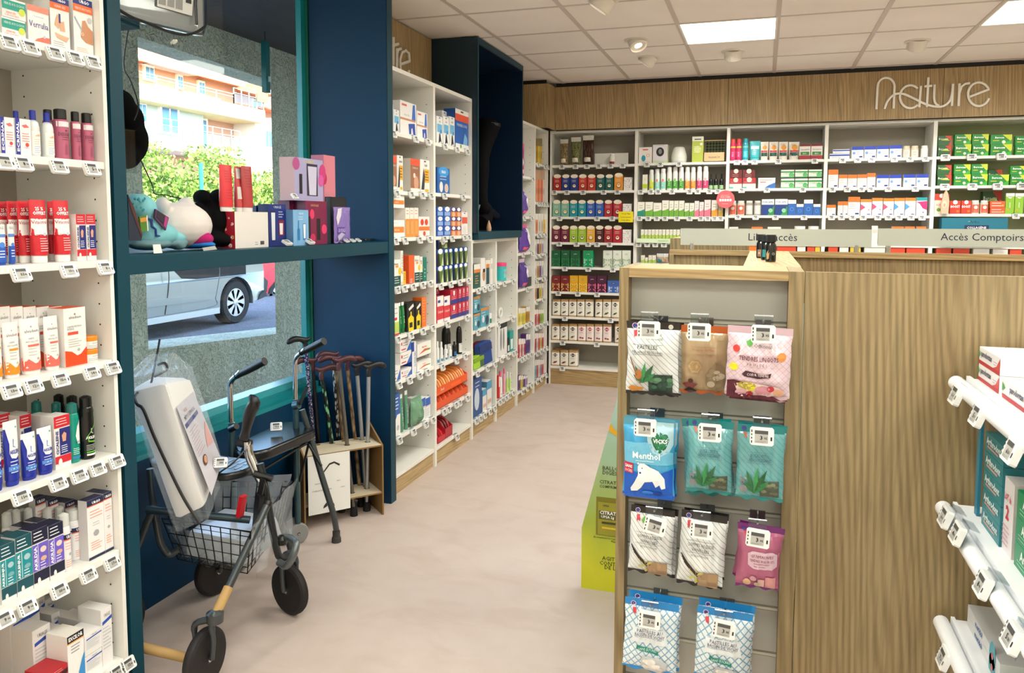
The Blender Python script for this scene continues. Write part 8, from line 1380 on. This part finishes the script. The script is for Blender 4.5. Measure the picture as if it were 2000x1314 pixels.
mb = MB().tube([ta-ro.location+(lt-ta)*.03, lm+(lt-ta)*.05-ro.location], .0165, M('#b08f5a', .7), 14); mb.build('cardboard_sleeve', ro); MB().tube([lt-ro.location-(lt-ta)*.01, lt-ro.location+(lt-ta)*.025], .0155, BLK, 12).build('end_cap', ro)
# rear left leg bending back up, and cross bars
q = lambda px, py, Y: aty(px, py, Y)
tb(ro, 'leg', [q(293, 915, 2.2), q(298, 980, 2.2), q(313, 1062, 2.2), q(330, 1085, 2.22), q(350, 1072, 2.24)], .013, GRY, .04)
tb(ro, 'leg', [q(395, 1085, 2.45), q(410, 1110, 2.5), c_+Vector((0, 0, .13))], .013, GRY, .04)
tb(ro, 'leg', [q(300, 990, 2.14), d_+Vector((0, 0, .13))], .013, GRY)
tb(ro, 'cross_bar', [q(286, 995, 2.12), q(488, 1015, 2.28)], .0135, M('#263840', .3, .4))
tb(ro, 'upright', [q(508, 905, 2.36), q(520, 965, 2.36), q(535, 1050, 2.4), q(545, 1090, 2.46), tb_], .014, M('#2a2f31', .35, .4), .03)
tb(ro, 'upright', [q(486, 868, 2.36), q(488, 885, 2.36), q(505, 925, 2.36)], .0125, CHR, .02)
tb(ro, 'upright', [q(483, 862, 2.36), q(484, 892, 2.36), q(500, 925, 2.36), q(508, 940, 2.36)], .0125, CHR, .03)
mb = MB(); P = [q(476, 858, 2.36)-ro.location, q(480, 842, 2.36)-ro.location, q(488, 808, 2.34)-ro.location, q(497, 785, 2.33)-ro.location, q(488, 772, 2.33)-ro.location]; mb.tube(spline(P, 4), [.017, .0175, .018, .017, .016, .017, .019, .021, .022, .023, .023, .022, .02, .017, .014, .01, .006], BLK, 14); mb.build('handle_grip', ro)
MB().tube([q(468, 862, 2.37)-ro.location, q(488, 868, 2.37)-ro.location], .019, BLK, 12).build('collar', ro); tb(ro, 'brake_cable', [q(478, 880, 2.34), q(455, 905, 2.3), q(425, 925, 2.28), q(410, 938, 2.28)], .003, BLK, .05, 6); tb(ro, 'brake_cable', [q(505, 925, 2.36), q(522, 945, 2.32), q(522, 985, 2.32)], .003, BLK, .03, 6)
MB().tube([q(496, 925, 2.34)-ro.location, q(532, 935, 2.36)-ro.location], .013, BLK, 10).build('clamp', ro); MB().beam(q(514, 935, 2.33)-ro.location, q(508, 965, 2.33)-ro.location, .008, .02, BLK).build('clamp_lever', ro)
MB().beam(q(508, 965, 2.34)-ro.location, q(500, 1045, 2.36)-ro.location, .02, .035, BLK).build('folding_bracket', ro); MB().beam(q(475, 968, 2.25)-ro.location, q(468, 1008, 2.25)-ro.location, .028, .014, M('#b01420', .35)).build('release_handle', ro)
mb = MB(); P = [q(545, 1098, 2.40), q(560, 1108, 2.38), q(575, 1080, 2.36), q(580, 1060, 2.38), q(565, 1048, 2.44), q(548, 1050, 2.48)]; mb.tube(bend([p-ro.location for p in P], .05), .0135, M('#6a7274', .3, .5), 12); mb.build('front_loop', ro)
MB().lathe([(.02, -.02), (.022, .0), (.012, .012), (.002, .016)], BLK, 14, T=Matrix.Translation(q(550, 1052, 2.44)-ro.location)).build('steering_cap', ro)
# slotted seat tray
def slab(parent, name, P, th, m, up=Vector((0, 0, 1)), rnd=.04, bev=.008):
    P = bend([*P, P[0]], rnd, 5)[:-1] if False else P; loop = []
    n = len(P)
    for i in range(n):
        a, b, c = Vector(P[i-1]), Vector(P[i]), Vector(P[(i+1) % n]); k = min(rnd, (a-b).length*.45, (c-b).length*.45); s, e = b+(a-b).normalized()*k, b+(c-b).normalized()*k
        for j in range(6): t = j/5; loop.append((1-t)**2*s+2*t*(1-t)*b+t*t*e)
    mb = MB(); N = len(loop); lo = [p-parent.location-up*th for p in loop]; hi = [p-parent.location for p in loop]; mb.add([*lo, *hi], [tuple(range(N))[::-1], tuple(range(N, 2*N))]+[(i, (i+1) % N, N+(i+1) % N, N+i) for i in range(N)], m); return mb.build(name, parent, bevel=bev)
ZS = .625; SP = [atz(272, 905, ZS), atz(385, 928, ZS), atz(490, 935, ZS), atz(505, 905, ZS), atz(440, 893, ZS), atz(290, 885, ZS)]
SP = [Vector((-2.24, 2.33, ZS)), Vector((-1.84, 2.28, ZS)), Vector((-1.79, 2.37, ZS)), Vector((-1.84, 2.47, ZS)), Vector((-2.23, 2.47, ZS))]
st = slab(ro, 'seat_tray', SP, .03, M('#14181b', .3)); mb = MB()
for i in range(15):
    for j in range(2): x = -2.2+.027*i; mb.box(x, x+.010, 2.345+.055*j, 2.385+.055*j, ZS+.0003, ZS+.0012, M('#9fc3d6', .35) if False else M('#5d7480', .3))
s2 = mb.build('slots', st); s2.location = -ro.location
# wire basket
bc = [Vector((-2.06, 2.21, .462)), Vector((-1.675, 2.205, .462)), Vector((-1.83, 2.68, .47)), Vector((-2.13, 2.58, .47))]; lowc = [Vector((-2.02, 2.24, .30)), Vector((-1.72, 2.24, .29)), Vector((-1.84, 2.62, .30)), Vector((-2.10, 2.54, .30))]
bc = [p-ro.location for p in bc]; lowc = [p-ro.location for p in lowc]; mb = MB(); wr = .0021
mb.tube(bc, .0035, WIREM, 6, closed=True); mb.tube([a+(b-a)*.12 for a, b in zip(bc, lowc)], .002, WIREM, 5, closed=True)
for f in (.35, .6, .85, 1): mb.tube([a+(b-a)*f for a, b in zip(bc, lowc)], wr, WIREM, 5, closed=True)
for i in range(4):
    a, b, c, d = bc[i], bc[(i+1) % 4], lowc[(i+1) % 4], lowc[i]; n = 9 if i % 2 == 0 else 10
    for k in range(n+1): t = k/n; mb.tube([a+(b-a)*t, d+(c-d)*t], wr, WIREM, 5)
for k in range(1, 9): t = k/9; mb.tube([lowc[0]+(lowc[1]-lowc[0])*t, lowc[3]+(lowc[2]-lowc[3])*t], wr, WIREM, 5)
bk_ = mb.build('wire_basket', ro)
FILM = M('#e4edf4', .12, alpha=.16, coat=.5); FILM2 = M('#dde6ee', .2, alpha=.24, coat=.4)
r_ = random.Random(8)
def film(parent, pts_rows, name='plastic_wrap', m=None):
    mb = MB(); R = len(pts_rows); C = len(pts_rows[0]); mb.add([p for row in pts_rows for p in row], [(i*C+j, i*C+j+1, (i+1)*C+j+1, (i+1)*C+j) for i in range(R-1) for j in range(C-1)], m or FILM2); return mb.build(name, parent)
def crumple(a, b, c, d, nu=16, nv=12, amp=.012, out=Vector((0, 0, 0)), sag=0):
    ph = [r_.uniform(0, 6) for _ in range(5)]; rows = []
    nrm = (b-a).cross(d-a).normalized()
    for i in range(nv+1):
        v = i/nv; rows.append([(a+(b-a)*(j/nu))*(1-v)+(d+(c-d)*(j/nu))*v+nrm*amp*(math.sin(9*j/nu*2+ph[0]+4*v)+.6*math.sin(23*j/nu+ph[1])*math.sin(8*v+ph[2])+r_.uniform(-.25, .25))+Vector((0, 0, -sag*math.sin(PI*v)*math.sin(PI*j/nu))) for j in range(nu+1)])
    return rows
film(bk_, crumple(bc[1]+Vector((.01, 0, .015)), bc[2]+Vector((.02, .02, .02)), lowc[2]+Vector((.035, .0, -.03)), lowc[1]+Vector((.03, 0, -.02)), amp=.008)); film(bk_, crumple(bc[3]+Vector((0, 0, .02)), bc[2]+Vector((0, 0, .03)), lowc[2], lowc[3], amp=.007)); film(bk_, crumple(lowc[0]+Vector((.01, .01, .03)), lowc[1]+Vector((-.01, .01, .03)), lowc[2]+Vector((-.01, -.01, .04)), lowc[3]+Vector((.01, -.01, .04)), amp=.014))
film(bk_, crumple(bc[0]+Vector((.01, .012, -.03)), bc[1]+Vector((-.01, .012, -.05)), lowc[1]+Vector((-.0, .012, .01)), lowc[0]+Vector((.01, .012, .01)), amp=.005))
gx = Vector((-1.88, 2.38, .325)); tag(hexa('bagged_pack', [gx+Vector(v) for v in ((-.14, -.11, -.025), (.13, -.11, -.025), (.12, .14, -.025), (-.15, .14, -.025), (-.13, -.1, .07), (.12, -.1, .06), (.11, .12, .07), (-.14, .12, .08))], M('#b4babf', .3, coat=.6), None, 2), 'grey plastic wrapped pack lying in the rollator basket', 'pack')
tag(MB().tube([aty(277, 1264, 1.98), aty(372, 1286, 2.03)], .0165, M('#b08f5a', .7), 16).build('cardboard_tube'), 'brown cardboard tube lying on the floor behind the front wheel', 'tube')
price_tag(atz(440, 915, ZS+.03)+Vector((-.02, 0, 0)), .5, 'white price tag standing tilted on the rollator seat tray', '', True, tilt=35, holder=True, scale=.9)
# bagged pillow leaning on the rollator
pi = thing('bagged_pillow', 'white memory pillow in clear zip bag leaning on the rollator', 'pillow', (-1.9, 2.2, .45)); PL = pi.location.copy(); Y0, Y1 = 2.12, 2.36
def Wd(px, py, Y): return aty(px, py, Y)-PL
front = [Wd(345, 1008, Y0), Wd(398, 985, Y0+.01), Wd(322, 752, Y0+.01), Wd(258, 768, Y0)]; rear = [Wd(352, 975, Y1), Wd(424, 908, Y1), Wd(372, 745, Y1), Wd(300, 740, Y1)]
mid = sum(front+rear, Vector())/8; hexa('pillow', [mid+(p-mid)*1.07 for p in front+rear], M('#ece9e6', .95, noise=.03), pi, 3)
mb = MB(); L4 = [Wd(402, 972, Y0+.012), Wd(424, 905, Y1-.02), Wd(368, 768, Y1-.02), Wd(334, 800, Y0+.012)]; nrm = (L4[1]-L4[0]).cross(L4[3]-L4[0]).normalized(); nrm = nrm if nrm.x > 0 else -nrm; L4 = [p+nrm*.019 for p in L4]; u_, v_ = L4[1]-L4[0], L4[3]-L4[0]
def onl(x, y): 
    a = L4[0]*(1-x)+L4[1]*x; b = L4[3]*(1-x)+L4[2]*x; return a*(1-y)+b*y+nrm*.001
def quad(x0, y0, x1, y1, c, e=0): mb.add([onl(x0, y0)+nrm*e, onl(x1, y0)+nrm*e, onl(x1, y1)+nrm*e, onl(x0, y1)+nrm*e], [(0, 1, 2, 3)], c)
quad(0, 0, 1, 1, '#cdc9d2'); quad(.05, .74, .8, .79, '#5a5c8a', .001)
for i in range(9): quad(.1, .68-.035*i, .1+r_.uniform(.3, .5), .685-.035*i, '#c88a7a' if i % 2 else '#8a8c9a', .001)
for st_, x, y, h, c in (('MEMOCERVICAL', .42, .84, .045, '#3a3a44'), ('SISSEL', .3, .91, .035, '#c85a3a')):
    vs, fs, tw, hh = text2d(st_, 1); s = h/hh; mb.add([onl(x+a*s*(.75/(tw*s)) if tw*s > .75 else x+a*s*1.3, y+b*s)+nrm*.002 for a, b in vs], fs, c)
mb.add([onl(x, y)+nrm*.0015 for x, y in [(.3+.12*math.cos(k/8*PI), .3+.055*math.sin(k/8*PI)) for k in range(16)]], [tuple(range(16))], '#6a4a3c'); mb.add([onl(.32+.08*math.cos(k/8*PI), .3+.038*math.sin(k/8*PI))+nrm*.002 for k in range(16)], [tuple(range(16))], '#dba88c'); mb.add([onl(x, y)+nrm*.0013 for x, y in ((.6, .35), (.95, .3), (.95, .6), (.75, .5))], [(0, 1, 2, 3)], '#d8a8a4'); mb.build('label', pi, smooth=False)
mb = MB(); tr_ = [(262, 776), (268, 790), (280, 800), (300, 850), (330, 915), (360, 975), (390, 1022)]; mb.tube(spline([Wd(a, b, Y0-.028-(.004 if i in (1, 2) else 0)) for i, (a, b) in enumerate(tr_)], 4), .0055, '#1a1718', 6); mb.tube(spline([Wd(262, 776, Y0-.02), Wd(270, 766, Y0), Wd(290, 765, Y0+.05), Wd(305, 700, Y0+.12), Wd(312, 662, Y0+.14)], 4), .004, '#2a2528', 6); mb.tube(spline([Wd(309, 712, Y0+.05), Wd(322, 709, Y0+.05), Wd(325, 722, Y0+.05), Wd(302, 735, Y0+.05)], 4), .005, '#3a3030', 6); mb.build('zip_trim', pi)
ap = [Wd(306, 668, Y0+.12), Wd(318, 664, Y0+.14)]; mb = MB(); ring0 = [mid+(p-mid)*1.2+Vector((0, 0, .01)) for p in (front[3], front[2], rear[2], rear[3])]
ring1 = [ap[0]+Vector((-.01, -.03, -.04)), ap[1]+Vector((.02, -.02, -.05)), ap[1]+Vector((.025, .03, -.05)), ap[0]+Vector((-.005, .04, -.04))]; bot = [mid+(p-mid)*1.2 for p in (front[0], front[1], rear[1], rear[0])]
def sheet(a, b, c, d): 
    rows = crumple(a, b, c, d, 10, 10, .0035); o = len(mb.v); mb.add([p for row in rows for p in row], [(i*11+j, i*11+j+1, (i+1)*11+j+1, (i+1)*11+j) for i in range(10) for j in range(10)], FILM)
for i in range(4): j = (i+1) % 4; sheet(ring1[i], ring1[j], ring0[j], ring0[i]); sheet(ring0[i], ring0[j], bot[j], bot[i])
mb.build('clear_bag', pi)
# ---- second walker with padded seat
wk = thing('walker', 'grey walking frame with black padded seat standing by the window', 'walking frame', (-2.05, 2.95, 0)); WL = wk.location.copy()
Yl, Yr = 2.74, 3.10; zz = lambda px, py, Y: aty(px, py, Y)
LT = M('#3f5a60', .3, .5)
tb(wk, 'handle_tube', [zz(468, 728, Yl-.02), zz(449, 745, Yl), zz(452, 860, Yl)], .0115, CHR, .03); tb(wk, 'handle_tube', [zz(596, 682, Yr-.02), zz(576, 700, Yr), zz(577, 790, Yr)], .0115, CHR, .03)
for pts in ([zz(462, 733, Yl-.01), zz(485, 722, Yl-.02), zz(517, 705, Yl-.03)], [zz(588, 688, Yr-.01), zz(606, 680, Yr-.02), zz(633, 666, Yr-.04)]): MB().tube(spline([p-WL for p in pts], 4), [.016, .0145, .015, .0155, .016, .0165, .017, .0165, .017], BLK, 14).build('handle_grip', wk)
tb(wk, 'post', [zz(452, 825, Yl), Vector((zz(452, 825, Yl).x, Yl, .0))+Vector((0, 0, .13))], .0145, LT); tb(wk, 'post', [zz(577, 780, Yr), Vector((zz(577, 780, Yr).x, Yr, .10))], .0145, LT)
caster(wk, (zz(577, 780, Yr).x+.0, Yr+.0, .05), .05, .026, (.8, -.6, 0), tyre=M('#8d8f90', .5)); caster(wk, (zz(452, 825, Yl).x, Yl, .063), .063, .026, (.8, -.6, 0), tyre=M('#8d8f90', .5))
ft = atz(657, 1050, .02); P = [zz(590, 800, Yr+.02), zz(604, 845, Yr+.03), zz(630, 935, Yr+.03), zz(652, 1005, 3.13), ft+Vector((0, 0, .04))]; tb(wk, 'rear_leg', P, .0145, GRY, .04)
ft2 = Vector((-1.90, 2.79, .0)); tb(wk, 'rear_leg', [zz(470, 850, Yl+.02), ft2+Vector((-.02, 0, .15)), ft2+Vector((0, 0, .04))], .0145, GRY, .04)
for f_ in (ft, ft2): MB().lathe([(.023, 0), (.022, .02), (.018, .03), (.018, .055)], M('#3a3836', .8), 14, T=Matrix.Translation(Vector((f_.x, f_.y, 0))-WL)).build('rubber_foot', wk)
zs_ = .60; seatP = [zz(455, 886, Yl-.04), zz(520, 876, Yl+.02), zz(620, 838, Yr+.0), zz(612, 820, Yr+.1), zz(560, 822, Yr+.12), zz(470, 862, Yl+.1)]
zs_ = sum(p.z for p in seatP)/6; sp = [atz(462, 885, zs_), atz(518, 880, zs_), atz(618, 838, zs_), atz(600, 822, zs_), atz(550, 822, zs_), atz(455, 868, zs_)]
slab(wk, 'seat', sp, .048, M('#0e1214', .25), rnd=.05, bev=.012)
for a, b in (((602, 870), (585, 940)), ((603, 868), (628, 910)), ((600, 865), (500, 925))): tb(wk, 'brace', [zz(*a, Yr), zz(*b, Yr-(.0 if a[0] != 600 else .3))], .006, BLK, n=8)
MB().tube([zz(574, 792, Yr-.02)-WL, zz(584, 790, Yr-.02)-WL], .02, LT, 10).build('clamp', wk); MB().tube([zz(450, 838, Yl-.02)-WL, zz(462, 832, Yl-.03)-WL], .014, BLK, 10).build('adjusting_knob', wk); MB().beam(zz(585, 790, Yr-.02)-WL, zz(600, 755, Yr-.02)-WL, .008, .014, BLK).build('clamp_lever', wk)
p = atz(540, 848, zs_); price_tag((p.x, p.y, zs_+.014), .6, 'white price tag standing on the black walker seat', '92.90', False, tilt=38, holder=False)
# ---- cane rack
O = Vector((-2.138, 3.234, 0)); U = Vector((.275, .316, 0)).normalized(); Vv = Vector((-U.y, U.x, 0)); rot = math.atan2(U.y, U.x); BW, BD, BH = .419, .19, .425
rk = thing('cane_rack', 'birch plywood cane rack with printed white sheet on its front', 'rack', O, rot); PLY = M('#d6c9ae', .6); EDG = M('#8a6a3c', .7)
HOL = {0: [], 1: []}
for s in (0, 1): x = s*(BW-.008); MB().prism([(0, 0), (BD, 0), (BD, BH+.03), (.0, BH-.05)], x, x+.008, EDG, 'yz').build('side_panel', rk)
mb = MB().box(.02, .235, -.006, -.004, .075, BH-.05, '#ecece8'); art(mb, [('t', .28, .52, .022, 'DRAGONNE', '#4a4a48', .4), ('t', .72, .52, .022, '4€00', '#4a4a48', .2), ('t', .32, .40, .022, 'STABILISATEUR CANNE', '#4a4a48', .5), ('t', .82, .40, .022, '19€90', '#4a4a48', .2), ('p', [(.46, .30), (.50, .30), (.51, .2), (.60, .14), (.62, .09), (.55, .1), (.48, .14), (.41, .1), (.34, .08), (.36, .13), (.45, .2)], '#2a2826'), ('p', [(.30, .66), (.36, .72), (.5, .84), (.62, .86), (.76, .80), (.74, .77), (.62, .83), (.51, .81), (.38, .70), (.32, .64)], '#2a2826')], .215, BH-.125, lambda x, z: -.006, x0=.02, z0=.075)
mb.build('printed_sheet', rk)
CB, CW = M('#3a1a20', .45), M('#7a5a38', .4, .2)
canes = [('black handled cane with purple glitter shaft', (596, 672), (613, 862), '#3a3560', '#0c0c0d', 'n', .0), ('dark cane with plum curved handle nearest the window', (610, 712), (623, 858), '#1a1416', '#4a2228', 'l', .03), ('green and black patterned cane with plum handle', (628, 730), (648, 864), '#3f6a44', '#4a2228', 'r', -.01), ('black and white floral cane with high plum handle', (652, 700), (662, 852), '#8a8a88', '#4a2228', 'l', .06), ('brown wood grain cane behind the pewter one', (656, 708), (671, 858), '#6a5038', '#4a2228', 'l', .03), ('pewter grey cane with wide plum handle', (662, 712), (678, 868), '#6f6a62', '#4a2228', 'r', .0), ('brown marbled cane with plum handle', (678, 712), (694, 855), '#7a6248', '#4a2228', 'r', .04), ('silver aluminium cane with small black handle', (697, 722), (708, 858), '#a4a6a8', '#0c0c0d', 'r', .02), ('silver aluminium cane at the right end of the rack', (720, 724), (718, 862), '#a9abad', '#0c0c0d', 'r', .0)]
mh = MB()
for i, (lab, tp, hp, c, hc, dr, dd) in enumerate(canes):
    hole = atz(hp[0], hp[1], BH-.045); hole = hole+Vv*dd*.3; top = aty(tp[0], tp[1], hole.y-.03 if i < 3 else hole.y-.01)
    d = (top-hole); foot = hole-d*((hole.z-.03)/d.z); rel = hole-O; s_, t_ = rel.dot(U), rel.dot(Vv); s_ = min(max(s_, .02), BW-.02); t_ = min(max(t_, .02), BD-.02)
    cn_ = thing('walking_cane', lab, 'walking cane', (foot.x, foot.y, 0), 0, 'walking canes in the rack'); L = Vector((foot.x, foot.y, 0)); m = M(c, .3, .6) if c in ('#a4a6a8', '#a9abad', '#6f6a62') else M(c, .35)
    if i in (0, 2, 3, 4, 6):
        m, n, p_, mp = nodes_mat('cane_pattern', .3); v = n.nodes.new('ShaderNodeTexVoronoi'); v.inputs['Scale'].default_value = {0: 160, 2: 70, 3: 90, 4: 60, 6: 60}[i]; mp.inputs['Scale'].default_value = (1, 1, .4 if i != 0 else 1); n.links.new(mp.outputs[0], v.inputs[0]); r = ramp(n, {0: [(.25, '#e8e6f0'), (.4, '#2a2550')], 2: [(.3, '#7ac08a'), (.5, '#121614')], 3: [(.35, '#d0cec8'), (.5, '#1a1a1c')], 4: [(.2, '#8f7350'), (.7, '#4a3626')], 6: [(.2, '#a88c68'), (.7, '#5a4430')]}[i]); n.links.new(v.outputs[0], r.inputs[0]); n.links.new(r.outputs[0], p_.inputs['Base Color'])
    MB().tube([foot-L, top-L-(top-foot)*.02], .0105, m, 14).build('shaft', cn_); MB().lathe([(.02, 0), (.019, .025), (.013, .05)], M('#121212', .8), 14, T=Matrix.Translation((0, 0, 0))).build('rubber_foot', cn_)
    k = 1 if dr == 'r' else -1; hv = U*k; P = [top-L+Vector((0, 0, -.03)), top-L+Vector((0, 0, .005)), top-L+hv*.018+Vector((0, 0, .026)), top-L+hv*.06+Vector((0, 0, .03)), top-L+hv*.095+Vector((0, 0, .012))]; back = top-L-hv*.03+Vector((0, 0, .026))
    hm = MB().tube(spline(P, 4), [.0125]*5+[.013, .0145, .015, .0145, .0145, .015, .016, .0165, .0165, .015, .012, .006], M(hc, .45), 12); hm.tube(spline([top-L+hv*.02+Vector((0, 0, .026)), top-L-hv*.01+Vector((0, 0, .022)), back+Vector((0, 0, .008))], 4), [.0145, .0145, .014, .013, .012, .0105, .009, .007, .003], M(hc, .45), 12); hm.build('handle', cn_)
    HOL[0].append((s_, t_))
    n = 16; 0 and mh.add([(s_+.019*math.cos(2*PI*q/n), t_+.015*math.sin(2*PI*q/n), BH-.0465) for q in range(n)], [tuple(range(n))], '#1a1612')
    fr_ = foot+(hole-foot)*((.123-foot.z)/(hole.z-foot.z)) if foot.z < .1 else foot; rl = fr_-O; HOL[1].append((min(max(rl.dot(U), .03), BW-.03), min(max(rl.dot(Vv), .03), BD-.02))); 0 and mh.add([(min(max(rl.dot(U), .02), BW-.02)+.019*math.cos(2*PI*q/n), min(max(rl.dot(Vv), .02), BD-.02)+.015*math.sin(2*PI*q/n), .1236) for q in range(n)], [tuple(range(n))], '#1a1612')
def plate(name, x0, x1, y0, y1, z0, z1, hs, r):
    loops = [[(x0, y0), (x1, y0), (x1, y1), (x0, y1)]]; done = []
    for c in hs:
        if all(math.dist(c, q) > 2*r+.004 for q in done) and x0+r < c[0] < x1-r and y0+r < c[1] < y1-r: done.append(c); loops.append([(c[0]+r*math.cos(-2*PI*k/14), c[1]+r*math.sin(-2*PI*k/14)) for k in range(14)])
    tr = tessellate_polygon([[Vector((a, b, 0)) for a, b in L] for L in loops]); fl = [p for L in loops for p in L]; mb = MB()
    for z, fp in ((z0, 0), (z1, 1)):
        F = []
        for t in tr: A = (fl[t[1]][0]-fl[t[0]][0])*(fl[t[2]][1]-fl[t[0]][1])-(fl[t[2]][0]-fl[t[0]][0])*(fl[t[1]][1]-fl[t[0]][1]); F.append(tuple(t) if (A > 0) == bool(fp) else tuple(t)[::-1])
        mb.add([(a, b, z) for a, b in fl], F, PLY)
    for L in loops:
        n = len(L); mb.add([(a, b, z0) for a, b in L]+[(a, b, z1) for a, b in L], [(i, (i+1) % n, n+(i+1) % n, n+i) for i in range(n)], EDG)
    return mb.build(name, rk)
plate('top_shelf', .0085, BW-.0085, 0, BD, BH-.055, BH-.047, HOL[0], .0155); plate('lower_shelf', .0085, BW-.0085, .005, BD, .115, .123, HOL[1], .0155)
